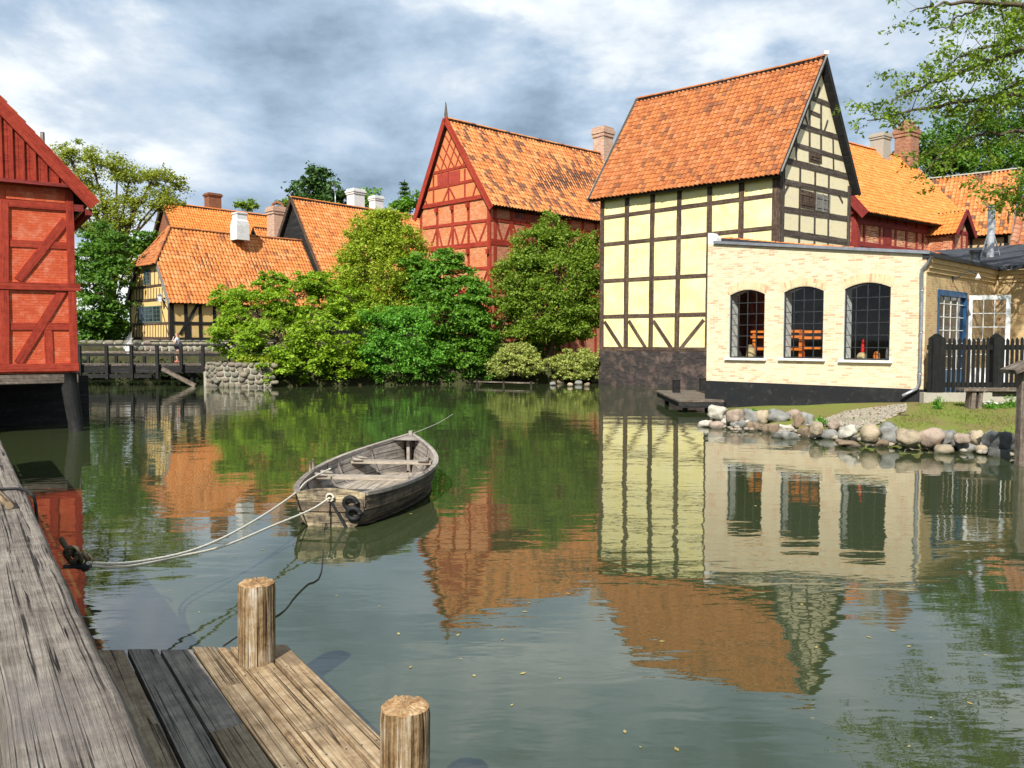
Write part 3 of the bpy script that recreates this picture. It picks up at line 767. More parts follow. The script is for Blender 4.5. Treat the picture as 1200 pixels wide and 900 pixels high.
    # hatches
    def hatch(x0, y0, x1, y1, m, lab):
        a = g.px(x0, y0); b = g.px(x1, y1); h = MB(); n = 4
        for k in range(n):
            u0 = a[0] + (b[0] - a[0]) * k / n + .01; u1 = a[0] + (b[0] - a[0]) * (k + 1) / n - .01
            g.pbox(h, u0, u1, b[1], a[1], 0.0, 0.035 + .005 * (k % 2))
        g.pbox(h, a[0], b[0], b[1] + .12, b[1] + .22, 0.036, 0.06); g.pbox(h, a[0], b[0], a[1] - .25, a[1] - .15, 0.036, 0.06)
        h.build('shutter', M[m], root, lab)
    hatch(950, 177, 960.5, 192.5, 'timber_dark', 'dark wooden hatch under the gable top')
    hatch(938, 222, 953.6, 246, 'timber_dark', 'brown closed shutter'); hatch(956.5, 226.5, 969.5, 249, 'fascia', 'grey framed shutter')
    f = MB(); a = g.px(955.8, 226); b = g.px(970.6, 250)
    for u0 in (a[0] - .05, (a[0] + b[0]) / 2 - .04, b[0] - .03): g.pbox(f, u0, u0 + .07, b[1], a[1], .05, .085)
    f.build_each('shutter_frame', M['fascia'], root)
    # roof
    u = Wf.u; v = Wg.u; oh = 0.32; sd_ = 0.30
    E0 = A - u * oh - v * .55; E1 = Vector((*YB, 0)) + u * sd_ - v * .55
    R0 = A - u * oh + v * Lg / 2; R1 = Vector((*YB, 0)) + u * sd_ + v * Lg / 2
    zlow = ze - .38 * (zr - ze) / (Lg / 2) + .02
    for p in (E0, E1): p.z = zlow + .15
    R0.z = zr; R1.z = zr + .05
    roof_plane('roof', E0, E1, R1, R0, M['tile_rust'], root, seed=3, sag=.08, tw=.245, tl=.31)
    B0 = D - u * oh + v * .38; B1 = C + u * sd_ + v * .38
    for p in (B0, B1): p.z = zlow + .15
    roof_plane('roof', B1, B0, R0, R1, M['tile_rust'], root, seed=4, K=3)
    ridge_caps(R0 + Vector((0, 0, .03)), R1 + Vector((0, 0, .03)), M['tile_rust'], root, sag=.07)
    # barge boards
    mb = MB()
    for (e, r) in ((E1, R1), (B1, R1), (E0, R0), (B0, R0)):
        sgn = 1 if e in (E1, B1) else -1
        off = u * (0.03 * sgn)
        mb.bar(e + off - Vector((0, 0, .10)), r + off - Vector((0, 0, .06)), 0.05, 0.26)
    mb.build_each('barge_board', M['timber_black'], root)
    mb = MB()
    for (e, r) in ((E1, R1), (E0, R0)):
        off = u * (0.06 * (1 if e is E1 else -1))
        mb.bar(e + off + Vector((0, 0, .06)), r + off + Vector((0, 0, .10)), 0.14, 0.05)
    mb.build_each('verge_board', M['fascia'], root)
    mb = MB(); mb.box(R1 + Vector((0, 0, .16)), (.12, 0, 0), (0, .12, 0), (0, 0, .09)); mb.build('ridge_end', M['cap_white'], root)
    # rafters tails
yellow_house()

# ================================================================== BRICK ANNEX
def arch_pts(u0, u1, zs, rise, n=10):
    return [(u0 + (u1 - u0) * k / n, zs + rise * (1 - (2 * k / n - 1) ** 2)) for k in range(n + 1)]
def annex():
    w = W(P1, P2); s = W(P2, P3)
    root = thing('brick_workshop', 'low cream brick workshop with three arched grid windows beside the pond', 'workshop', (P1[0], P1[1], 0))
    zp = 1.06; L = w.L
    ztop = lambda u: 5.86 + (4.95 - 5.86) * u / L
    wins = []
    for (xa, ya, xb, yb, yt) in ((854.8, 344, 895.8, 419.5, 339.5), (918, 340, 964.7, 420, 335.5), (989, 337, 1043, 422, 331)):
        ua = w.px(xa, 380)[0]; ub = w.px(xb, 380)[0]; zsill = w.px((xa + xb) / 2, yb)[1]
        zs = w.px((xa + xb) / 2, (ya + yt) / 2 + 2.2)[1]; zt = w.px((xa + xb) / 2, yt)[1]
        wins.append((ua, ub, zsill, zt - .17, .17))
    zsill = sum(x[2] for x in wins) / 3; 
    mb = MB(); edges = [0.0]
    def quad(u0, u1, za0, za1, zb0, zb1):
        w.poly(mb, [(u0, za0), (u1, za1), (u1, zb1), (u0, zb0)])
    cur = 0.0; th = 0.55
    for (ua, ub, z0, zs, rise) in wins:
        quad(cur, ua, zp, zp, ztop(cur), ztop(ua))
        quad(ua, ub, zp, zp, z0, z0)
        A = arch_pts(ua, ub, zs, rise)
        for k in range(len(A) - 1):
            (u0, a0), (u1, a1) = A[k], A[k + 1]; quad(u0, u1, a0, a1, ztop(u0), ztop(u1))
            mb.face([w.pt(u0, a0), w.pt(u1, a1), w.pt(u1, a1, -th), w.pt(u0, a0, -th)], [(u0, 0), (u1, 0), (u1, th), (u0, th)], 1)
        for uu, dz in ((ua, zs), (ub, zs)):
            mb.face([w.pt(uu, z0), w.pt(uu, dz), w.pt(uu, dz, -th), w.pt(uu, z0, -th)], None, 1)
        mb.face([w.pt(ua, z0), w.pt(ub, z0), w.pt(ub, z0, -th), w.pt(ua, z0, -th)], None, 1)
        cur = ub
    quad(cur, L, zp, zp, ztop(cur), ztop(L))
    # end cheeks, top of the parapet and inside face
    mb.face([w.pt(0, zp), w.pt(0, ztop(0)), w.pt(0, ztop(0), -th), w.pt(0, zp, -th)])
    w.poly(mb, [(0, ztop(0)), (L, ztop(L)), (L, ztop(L) + .0), (0, ztop(0) + .0)], -th)
    mb.face([w.pt(0, ztop(0)), w.pt(L, ztop(L)), w.pt(L, ztop(L), -th), w.pt(0, ztop(0), -th)])
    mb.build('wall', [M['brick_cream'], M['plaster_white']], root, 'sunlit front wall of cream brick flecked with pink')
    # soldier-course arches
    mb = MB()
    for (ua, ub, z0, zs, rise) in wins:
        n = 17
        for k in range(n):
            t = (k + .5) / n; u = ua - .1 + (ub - ua + .2) * t; q = (2 * t - 1)
            zz = zs + rise * (1 - q * q); c = w.pt(u, zz + .14, 0.003)
            dx = Vector((q * .35, 1)).normalized()
            up = w.u * dx.x + Vector((0, 0, dx.y)); sdv = w.u * dx.y - Vector((0, 0, dx.x))
            mb.box(c, up * .125, sdv * ((ub - ua + .2) / n / 2 - .006), w.n * .006)
    AB = mb; ABM = ( mat_brick('arch_brick', [(0.0, (0.74, 0.55, 0.32)), (0.7, (0.82, 0.64, 0.40)), (0.85, (0.68, 0.40, 0.24)), (1.0, (0.60, 0.30, 0.17))], (0.7, 0.58, 0.4), bw=.5, bh=.1, ms=.002))
    AB.build_each('window_arch', ABM, root, k=6 * 17)
    # plinth
    mb = MB(); w.slab(mb, [(-.03, -.5), (L + .03, -.5), (L + .03, zp), (-.03, zp)], .4, .035)
    mb.face([w.pt(-.03, -.5, .03), w.pt(-.03, zp, .03), w.pt(-.03, zp, -6), w.pt(-.03, -.5, -6)])
    mb.build('plinth', M['plinth_black'], root)
    # coping
    mb = MB()
    u0, u1 = -.03, L + .10
    mb.bar(w.pt(u0 + .30, ztop(.3) + .05, -.13), w.pt(u1, ztop(L) + .04, -.13), .46, .09); mb.build('coping', M['zinc'], root)
    mb = MB(); w.slab(mb, [(0, ztop(0) - .02), (.34, ztop(.34) - .02), (.34, ztop(0) + .16), (.16, ztop(0) + .34), (0, ztop(0) + .36)], .3, 0.004); mb.build('parapet_end', M['cap_white'], root)
    # windows
    for (ua, ub, z0, zs, rise) in wins:
        fr = MB(); o1, o0 = -.05, -.085
        gz = lambda u: zs + rise * (1 - (2 * (u - ua) / (ub - ua) - 1) ** 2)
        n = 4
        A = arch_pts(ua, ub, zs, rise, 10)
        for k in range(10):
            fr.bar(w.pt(A[k][0], A[k][1] - .02, -.065), w.pt(A[k + 1][0], A[k + 1][1] - .02, -.065), .05, .045, up=w.n)
        w.pbox(fr, ua, ua + .045, z0, zs, o0 - .004, o1); w.pbox(fr, ub - .045, ub, z0, zs, o0 - .004, o1); w.pbox(fr, ua + .045, ub - .045, z0, z0 + .05, o0 - .004, o1)
        for k in range(1, n):
            u = ua + (ub - ua) * k / n; w.pbox(fr, u - .013, u + .013, z0 + .05, gz(u) - .03, o0 + .004, o1 - .003)
        for k in range(1, 6):
            z = z0 + (zs + rise * .6 - z0) * k / 6; w.pbox(fr, ua + .045, ub - .045, z - .012, z + .012, o0 + .001, o1 - .005)
        fo = fr.build('window', M['iron'], root)
        g = MB(); poly = [(ua + .02, z0 + .02), (ub - .02, z0 + .02)] + [(p[0], p[1] - .01) for p in arch_pts(ua, ub, zs, rise, 10)[::-1]]
        w.poly(g, poly, -.0685); g.build('pane', M['glass'], fo)
        sl = MB(); w.pbox(sl, ua - .12, ub + .1, z0 - .075, z0 - .004, -.05, .11); sl.build('sill', M['cap_white'], fo)
    # room inside
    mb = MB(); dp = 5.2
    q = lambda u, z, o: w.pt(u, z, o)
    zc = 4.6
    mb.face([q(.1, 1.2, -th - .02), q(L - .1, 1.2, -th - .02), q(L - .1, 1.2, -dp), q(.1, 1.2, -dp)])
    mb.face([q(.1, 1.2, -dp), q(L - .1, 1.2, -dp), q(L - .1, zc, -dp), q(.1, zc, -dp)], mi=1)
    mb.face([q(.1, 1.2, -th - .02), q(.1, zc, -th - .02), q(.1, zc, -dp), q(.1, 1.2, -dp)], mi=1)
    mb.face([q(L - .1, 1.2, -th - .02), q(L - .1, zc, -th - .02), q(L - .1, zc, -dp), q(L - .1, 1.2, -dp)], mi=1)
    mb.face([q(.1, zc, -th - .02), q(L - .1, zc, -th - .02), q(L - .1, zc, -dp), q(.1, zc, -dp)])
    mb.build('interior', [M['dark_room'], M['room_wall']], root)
    # side wall with doorway
    mb = MB(); zs_ = lambda u: 4.95
    ud0, zd1 = s.px(1099, 342); ud1, _ = s.px(1133, 342); _, zd1 = s.px(1115, 341)
    sw = lambda u0, u1, a, b: s.poly(mb, [(u0, a), (u1, a), (u1, b), (u0, b)])
    sw(0, ud0, .3, 4.7); sw(ud0, ud1, zd1, 4.7); sw(ud1, s.L, .3, 4.7)
    for uu in (ud0, ud1): mb.face([s.pt(uu, .3), s.pt(uu, zd1), s.pt(uu, zd1, -.25), s.pt(uu, .3, -.25)])
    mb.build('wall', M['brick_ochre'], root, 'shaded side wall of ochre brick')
    mb = MB()
    s.pbox(mb, .02, s.L, 4.44, 4.56, 0, .05); s.pbox(mb, .02, s.L, 4.562, 4.70, 0, .10); s.pbox(mb, .02, s.L, 4.702, 4.84, 0, .15)
    mb.build('cornice', M['brick_ochre'], root)
    mb = MB(); s.pbox(mb, -.05, s.L + .1, 4.842, 4.96, -.1, .24); mb.build('gutter', M['iron'], root)
    # door frame (blue) with glazed leaf and an opened white glazed leaf
    fr = MB(); fw = .12
    s.pbox(fr, ud0, ud0 + fw, .85, zd1, -.10, .03); s.pbox(fr, ud1 - fw, ud1, .85, zd1, -.10, .03); s.pbox(fr, ud0 + fw, ud1 - fw, zd1 - .17, zd1, -.10, .032)
    s.pbox(fr, ud0 + fw, ud1 - fw, .85, 1.55, -.09, -.02)
    d = fr.build('door', M['frame_blue'], root, 'blue wooden door frame with glazed panes')
    g = MB()
    for k in range(1, 4):
        u = ud0 + fw + (ud1 - ud0 - 2 * fw) * k / 4; s.pbox(g, u - .012, u + .012, 1.55, zd1 - .17, -.07, -.035)
    for k in range(0, 6):
        z = 1.58 + (zd1 - .2 - 1.58) * k / 5.5; s.pbox(g, ud0 + fw, ud1 - fw, z - .012, z + .012, -.069, -.036)
    g.build('glazing_bars', M['frame_white'], d)
    g = MB(); s.poly(g, [(ud0 + fw, 1.5), (ud1 - fw, 1.5), (ud1 - fw, zd1 - .1), (ud0 + fw, zd1 - .1)], -.055); g.build('pane', M['pane'], d)
    # opened white leaf: hinged at ud1, swung out over the yard
    hinge = s.pt(ud1 + .02, 0, .06)
    x_end = atD(1183, 400, 0.01)
    # direction chosen so the leaf stands out from the wall
    dirv = Vector((0.985, -0.17, 0)); 
    r = raydir(1183, 400); A2 = hinge
    t = (A2.x * dirv.y - A2.y * dirv.x) / (r.x * dirv.y - r.y * dirv.x); wid = (Vector((r.x * t, r.y * t, 0)) - Vector((A2.x, A2.y, 0))).length
    ld = W((A2.x, A2.y), (A2.x + dirv.x * wid, A2.y + dirv.y * wid))
    zt = ld.px(1150, 346)[1]; f = MB(); a = .11
    ld.pbox(f, 0, a, .95, zt, -.025, .025); ld.pbox(f, wid - a * 1.3, wid, .95, zt, -.025, .025); ld.pbox(f, a, wid - a * 1.3, zt - .14, zt, -.024, .024); ld.pbox(f, a, wid - a * 1.3, .95, 1.6, -.024, .024)
    for k in range(1, 3):
        u = a + (wid - a * 2.3) * k / 3; ld.pbox(f, u - .013, u + .013, 1.6, zt - .14, -.015, .015)
    for k in range(1, 5):
        z = 1.6 + (zt - .14 - 1.6) * k / 5; ld.pbox(f, a, wid - a * 1.3, z - .012, z + .012, -.014, .014)
    lf = f.build('door_leaf', M['frame_white'], root, 'white glazed door leaf swung open')
    g = MB(); ld.poly(g, [(a, 1.6), (wid - a * 1.3, 1.6), (wid - a * 1.3, zt - .14), (a, zt - .14)], 0.0); g.build('pane', M['glass'], lf)
    # curtain inside
    # swan-neck lamp over the door
    u, z = s.px(1116, 326); lp = MB()
    pts = [s.pt(u, z, 0), s.pt(u + .02, z, .12), s.pt(u + .1, z + .16, .3), s.pt(u + .2, z + .2, .45), s.pt(u + .3, z + .12, .58)]
    lp.tube(pts, .018, 6); lp.box(s.pt(u, z, .02), s.u * .05, Vector((0, 0, .07)), s.n * .02)
    lo = lp.build('wall_lamp', M['iron'], root)
    lp = MB(); c = s.pt(u + .33, z + .05, .62); lp.tube([c + Vector((0, 0, .09)), c, c - Vector((0, 0, .07))], [.02, .045, .08], 10); lp.build('lamp_shade', M['frame_white'], lo)
    # downpipe on the front corner
    dp_ = MB(); up_ = L - .07
    pts = [w.pt(up_ + .25, 4.85, .12), w.pt(up_ + .12, 4.66, .12), w.pt(up_ - .02, 4.52, .10), w.pt(up_, 3.5, .10), w.pt(up_, 2.2, .10), w.pt(up_, 1.25, .10), w.pt(up_ - .06, 1.08, .14), w.pt(up_ - .42, .86, .22)]
    dp_.tube(pts, .045, 10)
    for z in (3.9, 2.7, 1.5): dp_.tube([w.pt(up_, z, .1), w.pt(up_, z + .05, .1)], .055, 10)
    dp_.build('downpipe', M['zinc'], root)
    # roofs: a tongue of pantiles, and dark felt behind
    e1 = w.pt(0.32, ztop(0) + .16, -.35); e1b = w.pt(0.32, ztop(0) + .16, -6.2)
    f1 = w.pt(5.2, 5.26, -.35); f1b = w.pt(5.2, 5.26, -6.2)
    roof_plane('roof', f1, f1b, e1b, e1, M['tile_orange'], root, K=5, seed=8, sag=0, tw=.24, tl=.34, label='tongue of orange pantiles behind the parapet')
    mb = MB()
    mb.bar(e1 + Vector((0, 0, -.09)) + w.n * .03, f1 + Vector((0, 0, -.09)) + w.n * .03, .05, .22); mb.build('verge_board', M['iron'], root)
    mb = MB(); c0 = w.pt(0, 4.9, -.34); 
    # felt roof rising gently away from the side wall
    a0 = s.pt(-.1, 4.97, .26); a1 = s.pt(s.L + .1, 4.97, .26); b1 = s.pt(s.L + .1, 5.12, -5.5); b0 = s.pt(-.1, 5.12, -5.5)
    a0 = w.pt(L + .2, 4.97, -.33)
    a1 = w.pt(L + .2, 4.97, -s.L - .4); b1 = w.pt(4.6, 5.08, -s.L - .4); b0 = w.pt(4.6, 5.08, -.33)
    mb.face([a0, a1, b1, b0]); mb.face([p - Vector((0, 0, .1)) for p in (a0, a1, b1, b0)])
    mb.build('roof', M['felt'], root, 'dark felt roof')
    # wing to the right
    e = W(P3, (P3[0] + w.u.x * 6, P3[1] + w.u.y * 6)); 
    mb = MB(); e.slab(mb, [(0.0, .3), (6, .3), (6, 4.7), (0.0, 4.7)], .3)
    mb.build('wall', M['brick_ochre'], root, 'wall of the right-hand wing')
    mb = MB(); e.pbox(mb, .16, 6, 4.44, 4.56, 0, .05); e.pbox(mb, .16, 6, 4.562, 4.70, 0, .10); e.pbox(mb, .16, 6, 4.702, 4.84, 0, .15)
    mb.build('cornice', M['brick_ochre'], root)
    mb = MB(); 
    p = [e.pt(-.3, 4.98, .32), e.pt(6.2, 4.98, .32), e.pt(6.2, 6.25, -5.5), e.pt(-3.8, 6.25, -5.5)]
    mb.face(p); mb.face([x - Vector((0, 0, .13)) for x in p][::-1]); mb.face([p[0], p[1], p[1] - Vector((0, 0, .13)), p[0] - Vector((0, 0, .13))]); 
    mb.build('roof', M['felt'], root, 'dark felt roof of the wing')
    # vent and steel flue on the roof
    c = atD(1143, 300, 29.6); v = MB(); v.tube([c + Vector((0, 0, -.5)), c + Vector((0, 0, .12)), c + Vector((0, 0, .121)), c + Vector((0, 0, .2))], [.17, .17, .21, .21], 16); v.build('roof_vent', M['zinc'], root)
    c = atD(1160.5, 298, 30.4); top = atD(1160.5, 243, 30.4).z; v = MB(); z0 = c.z - .5; pts = []; rr = []
    k = 0; z = z0
    while z < top - .1:
        pts += [Vector((c.x, c.y, z)), Vector((c.x, c.y, z + .27)), Vector((c.x, c.y, z + .275)), Vector((c.x, c.y, z + .30))]; rr += [.125, .125, .130, .130]; z += .305
    v.tube(pts, rr, 20, smooth=False); fl = v.build('steel_flue', M['steel'], root)
    v = MB(); v.tube([(c.x, c.y, top - .08), (c.x, c.y, top - .02)], [.07, .07], 10); v.tube([(c.x, c.y, top), (c.x, c.y, top + .05)], [.16, .13], 14); v.build('rain_cap', M['zinc'], fl)
    v = MB()
    for sx in (-.42, .42):
        v.bar((c.x + sx, c.y, c.z - .3), (c.x + sx * .25, c.y, c.z + .75), .035, .035)
    for z in (.1, .4): v.bar((c.x - .36 + z * .3, c.y - .01, c.z + z), (c.x + .36 - z * .3, c.y - .01, c.z + z), .03, .03)
    v.build('strut', M['zinc'], fl)
    return root, wins, w
ANNEX, AWINS, AW = annex()

def indoor_things():
    w = AW; L = w.L
    # shelving of orange timber behind the left and middle window; bench behind the third
    def rack(name, lab, cat, u0, u1, off, z0, zt, rails, posts, boxes=True, grp=None):
        t = thing(name, lab, cat, w.pt((u0 + u1) / 2, z0, off), grp)
        p = MB()
        for k in range(posts):
            u = u0 + (u1 - u0) * k / (posts - 1); w.pbox(p, u - .05, u + .05, z0, zt, off - .05, off + .05)
        p.build('post', M['orange_wood'], t)
        for z in rails:
            r = MB(); w.pbox(r, u0 - .1, u1 + .1, z - .045, z + .045, off + .051, off + .10); r.build('rail', M['orange_wood'], t)
        r = MB(); w.pbox(r, u0 - .1, u1 + .1, rails[0] - .42, rails[0] - .36, off - .4, off + .3); r.build('shelf', M['orange_wood'], t)
        return t
    a, b, c = AWINS
    z = a[2]
    rack('bench_rack', 'orange timber rack seen through the left window', 'rack', a[0] + .35, a[1] + .75, -1.1, 1.25, z + .95, (z + .30, z + .72, z + .9), 3)
    rack('bench_rack', 'orange timber rack seen through the middle window', 'rack', b[0] + .15, b[1] + .35, -1.1, 1.25, z + .95, (z + .35, z + .68, z + .88), 3)
    t = thing('workbench', 'dark workbench cluttered with pots behind the right window', 'workbench', w.pt((c[0] + c[1]) / 2, 1.2, -.9))
    m = MB(); w.pbox(m, c[0] - .2, c[1] + .3, z - .05, z + .02, -1.3, -.5); m.build('bench_top', M['timber_grey'], t)
    m = MB()
    for u in (c[0], c[1] + .1): w.pbox(m, u - .04, u + .04, 1.22, z - .06, -1.2, -.6)
    m.build('leg', M['timber_grey'], t)
    def pot(lab, u, r, h, m, zz=z + .02, off=-.75, name='pot', cat='pot'):
        p = MB(); q = w.pt(u, zz, off); p.tube([q, q + Vector((0, 0, h * .3)), q + Vector((0, 0, h * .7)), q + Vector((0, 0, h))], [r * .7, r, r * .8, r * .5], 12)
        tag(p.build(name, M[m]), lab, cat)
    M['red_paint'] = mat_plain('red_paint', (0.65, 0.02, 0.02), 0.4); M['straw'] = mat_plain('straw', (0.5, 0.38, 0.2), 0.8)
    pot('tall red canister standing at the left of the right window', c[0] + .30, .07, .62, 'red_paint', name='canister', cat='canister')
    pot('small orange jar in the middle of the right window', c[0] + .72, .11, .24, 'orange_wood')
    pot('squat straw-coloured basket low in the right window', c[0] + .35, .16, .2, 'straw', off=-.55, name='basket', cat='basket')
    pot('pale bottle on the bench in the right window', c[0] + 1.05, .06, .34, 'cap_white', name='bottle', cat='bottle')
    pot('straw-coloured crate low in the left window', a[0] + .38, .17, .55, 'straw', zz=z - .1, off=-.8, name='basket', cat='basket')
    # bright pendant lamps
    for wi, lab in ((a, 'white pendant lamp hanging behind the left window'), (b, 'white pendant lamp hanging behind the middle window')):
        p = MB(); q = w.pt(wi[1] - .15, z + 1.30, -1.5)
        p.tube([q + Vector((0, 0, 1.6)), q + Vector((0, 0, .1))], .008, 6); p.tube([q + Vector((0, 0, .09)), q + Vector((0, 0, .03)), q], [.03, .1, .13], 12)
        tag(p.build('pendant_lamp', M['cap_white']), lab, 'lamp', 'white lamps inside the workshop')
indoor_things()
# ================================================================== RED GABLED HOUSE (middle)
def red_house():
    G1 = (-6.07, 56.0); G2 = (-1.34, 51.4)
    g = W(G1, G2); v = Vector((.725, .69, 0)); LL = 17.5
    G3 = (G2[0] + v.x * LL, G2[1] + v.y * LL)
    s = W(G2, G3); Lg = g.L; zb = 1.1
    root = thing('red_gabled_house', 'tall red half-timbered house with lattice gable and a mottled orange roof behind the round tree', 'house', (G1[0], G1[1], 0))
    ze = 11.0; zr = 16.75; apx = g.px(526, 140)[0]
    mb = MB(); g.slab(mb, [(0, zb), (Lg, zb), (Lg, ze), (apx, zr - .2), (0, ze)], .25)
    mb.build('wall', M['brick_orange'], root)
    # upper gable plaster sits a little proud
    z3 = g.px(529, 237)[1]
    mb = MB(); zz = z3 + .1; k = (zr - .2 - zz) / (zr - .2 - ze)
    g.slab(mb, [(apx - apx * k, zz), (apx + (Lg - apx) * k, zz), (apx, zr - .25)], .1, .06); mb.build('gable_panel', M['plaster_orange'], root)
    mb = MB(); s.slab(mb, [(0.01, zb), (LL, zb), (LL, ze + .1), (0.01, ze + .1)], .25); mb.build('wall', M['brick_red'], root)
    mb = MB(); A = Vector((*G1, 0)); D = A + v * LL; C = Vector((*G3, 0))
    mb.face([A + Vector((0, 0, zb)), D + Vector((0, 0, zb)), D + Vector((0, 0, ze)), A + Vector((0, 0, ze))])
    m2 = (C + D) / 2; mb.face([C + Vector((0, 0, zb)), D + Vector((0, 0, zb)), D + Vector((0, 0, ze)), m2 + Vector((0, 0, zr - .2)), C + Vector((0, 0, ze))])
    mb.build('wall', M['brick_red'], root)
    mb = MB()
    H = [(505.3, 204, 549.3, 194, .18), (498, 223.3, 558.7, 210.7, .18), (490, 243.8, 568, 230, .26), (496, 267.3, 571, 258, .19), (497, 293, 572, 285.3, .3), (499, 318, 573, 314, .2), (499, 343, 573, 341, .2), (499, 372, 573, 371, .26)]
    for (x0, y0, x1, y1, w) in H:
        pr = .10 if y0 < 244 else .045
        a = g.px(x0, y0); b = g.px(x1, y1); g.beam(mb, (max(a[0], -.02), a[1]), (min(b[0], Lg), b[1]), w, proud=pr + random.random() * .01)
    V = [(509, 206, 509, 240, .13), (526.7, 201, 526.7, 237, .13), (545.7, 198, 545.7, 233, .13)]
    for b in V: g.pbeam(mb, *b, proud=.095)
    for (x, w) in ((493.6, .2), (512.7, .19), (530.7, .19), (549.3, .19), (573.2, .3)):
        g.pbeam(mb, x, 236, x + .3, 392, w, proud=.04 + random.random() * .004)
    for b in ((496, 226.7, 501.3, 240), (526.7, 221, 520, 237), (528, 221.3, 534, 233), (560, 213.3, 555.3, 230)): g.pbeam(mb, *b, .12, proud=.09)
    for b in ((512, 269, 506, 288), (513.3, 268, 518.7, 290), (530.7, 265, 525.5, 287), (532.7, 268, 538, 288), (548, 264, 541, 287), (550.7, 263, 560, 285.5), (570.7, 260, 561.3, 285.5),
              (572, 317, 562, 341), (552, 345, 545, 371), (555, 345, 563, 371), (572, 317, 563, 341), (553, 318, 560, 341), (514, 345, 508, 371)):
        g.pbeam(mb, *b, .14, proud=.034)
    # lattice of the gable top
    ztop = zr - .3; zl = g.px(527, 199)[1]
    kk = lambda z: (zr - .2 - z) / (zr - .2 - ze)
    ul = lambda z: apx - apx * kk(z); ur = lambda z: apx + (Lg - apx) * kk(z)
    # two families of rods, parallel to the two rakes
    wl = ur(zl) - ul(zl); n = 5
    for i in range(1, n):
        b0 = ul(zl) + wl * i / n
        f = 1 - i / n; zt_ = zl + (ztop - zl) * f
        g.beam(mb, (b0, zl), (ur(zt_), zt_), .085, proud=.085)
        f = i / n; zt_ = zl + (ztop - zl) * f
        g.beam(mb, (b0, zl), (ul(zt_), zt_), .085, proud=.089)
    mb.build('timber_frame', M['timber_red'], root)
    # brackets under the beams
    mb = MB()
    for x in (512.7, 530.7, 549.3, 573):
        for (y) in (240, 291):
            u, z = g.px(x, y + (0 if y > 250 else (531 - x) * .17)); g.pbox(mb, u - .09, u + .09, z - .36, z - .05, .05, .22)
    mb.build_each('bracket', M['timber_red'], root)
    # shutters
    a = g.px(513.3, 217.5); b = g.px(540.7, 202)
    z0, z1 = a[1] - .1, a[1] + 1.0
    for k in range(2):
        h = MB(); u0 = a[0] + (b[0] - a[0]) * k / 2 + .04; u1 = a[0] + (b[0] - a[0]) * (k + 1) / 2 - .04; slope = (b[1] - a[1]) * 0
        for j in range(4):
            q0 = u0 + (u1 - u0) * j / 4; q1 = u0 + (u1 - u0) * (j + 1) / 4 - .01
            g.pbox(h, q0, q1, g.px(520, 220)[1] - .0, g.px(520, 220)[1] + .92, .05, .09 + .004 * (j % 2))
        h.build('shutter', M['frame_red'], root)
    # long side timbers
    mb = MB(); top = ze + .1
    for (x, w) in ((580, .26), (599.3, .24), (617.7, .22), (636, .22), (654, .22), (667.8, .22), (683, .22), (698.3, .22), (716, .22)):
        u = s.px(x, 260)[0]; s.vbeam(mb, u, zb, top, w, proud=.03 + random.random() * .006)
    zr1 = s.px(580, 257)[1]; zr2 = s.px(580, 283.5)[1]; z4 = s.px(580, 314)[1]; z5 = s.px(580, 341)[1]
    for (z, w) in ((zr1, .2), (zr2, .34), (z4, .2), (z5, .2), (1.4, .3)): s.hbeam(mb, 0, LL, z, w, proud=.045 + random.random() * .005)
    us = [s.px(x, 260)[0] for x in (580, 599.3, 617.7, 636, 654, 667.8, 683, 698.3)]
    for i in range(len(us) - 1):
        a, b = us[i], us[i + 1]; m = (a + b) / 2
        s.beam(mb, (a + .08, zr1 - .1), (m - .1, zr2 + .15), .15, proud=.024); s.beam(mb, (b - .08, zr1 - .1), (m + .1, zr2 + .15), .15, proud=.026)
        s.beam(mb, (a + .08, z5 - .1), (m - .1, z5 - 1.8), .15, proud=.024)
    mb.build('timber_frame', M['timber_red'], root)
    for (xa, xb) in ((602, 615.2), (619.9, 632.3), (656, 666)):
        ua = s.px(xa, 250)[0]; ub = s.px(xb, 250)[0]; window(s, root, ua, ub, zr1 + .18, zr1 + .86, 'frame_red', 1, 1, leaves=2, proud=.055)
    # roof
    u = g.u; zl_ = ze - .45 * (zr - ze) / (Lg / 2)
    Bv = Vector((*G2, 0)); oh = .30
    E0 = Bv + u * .45 - v * oh; E1 = C + u * .45 + v * oh; R0 = A + u * apx - v * oh; R1 = (C + D) / 2 + v * oh
    E0.z = E1.z = ze - .18; R0.z = R1.z = zr + .05
    roof_plane('roof', E0, E1, R1, R0, M['tile_mottled'], root, seed=21, sag=.08, tw=.27, tl=.34)
    F0 = A - u * .45 - v * oh; F1 = D - u * .45 + v * oh; F0.z = F1.z = ze - .18
    roof_plane('roof', F0, F1, R1, R0, M['tile_mottled'], root, seed=22, K=3, sag=.03)
    ridge_caps(R0 + v * .2 + Vector((0, 0, .04)), R1 + Vector((0, 0, .04)), M['tile_mottled'], root, sag=.06)
    mb = MB()
    for e in (E0, F0): mb.bar(e - v * .04 - Vector((0, 0, .25)), R0 - v * .04 + Vector((0, 0, -.02)), .07, .36)
    mb.build_each('barge_board', M['timber_red'], root)
    mb = MB(); q = R0 + v * .06
    mb.tube([q - Vector((0, 0, .2)), q + Vector((0, 0, .2)), q + Vector((0, 0, .9)), q + Vector((-.02, 0, 1.05))], [.09, .12, .05, .02], 8); mb.build('finial', M['timber_grey'], root)
    # chimney at the ridge
    c = atD(706.5, 200, 64.2); c.z = 14.6
    top = atD(706.5, 150, 64.2).z
    chimney(root, c, 1.1, 1.1, top - c.z, .75, 'brick_chim')
red_house()

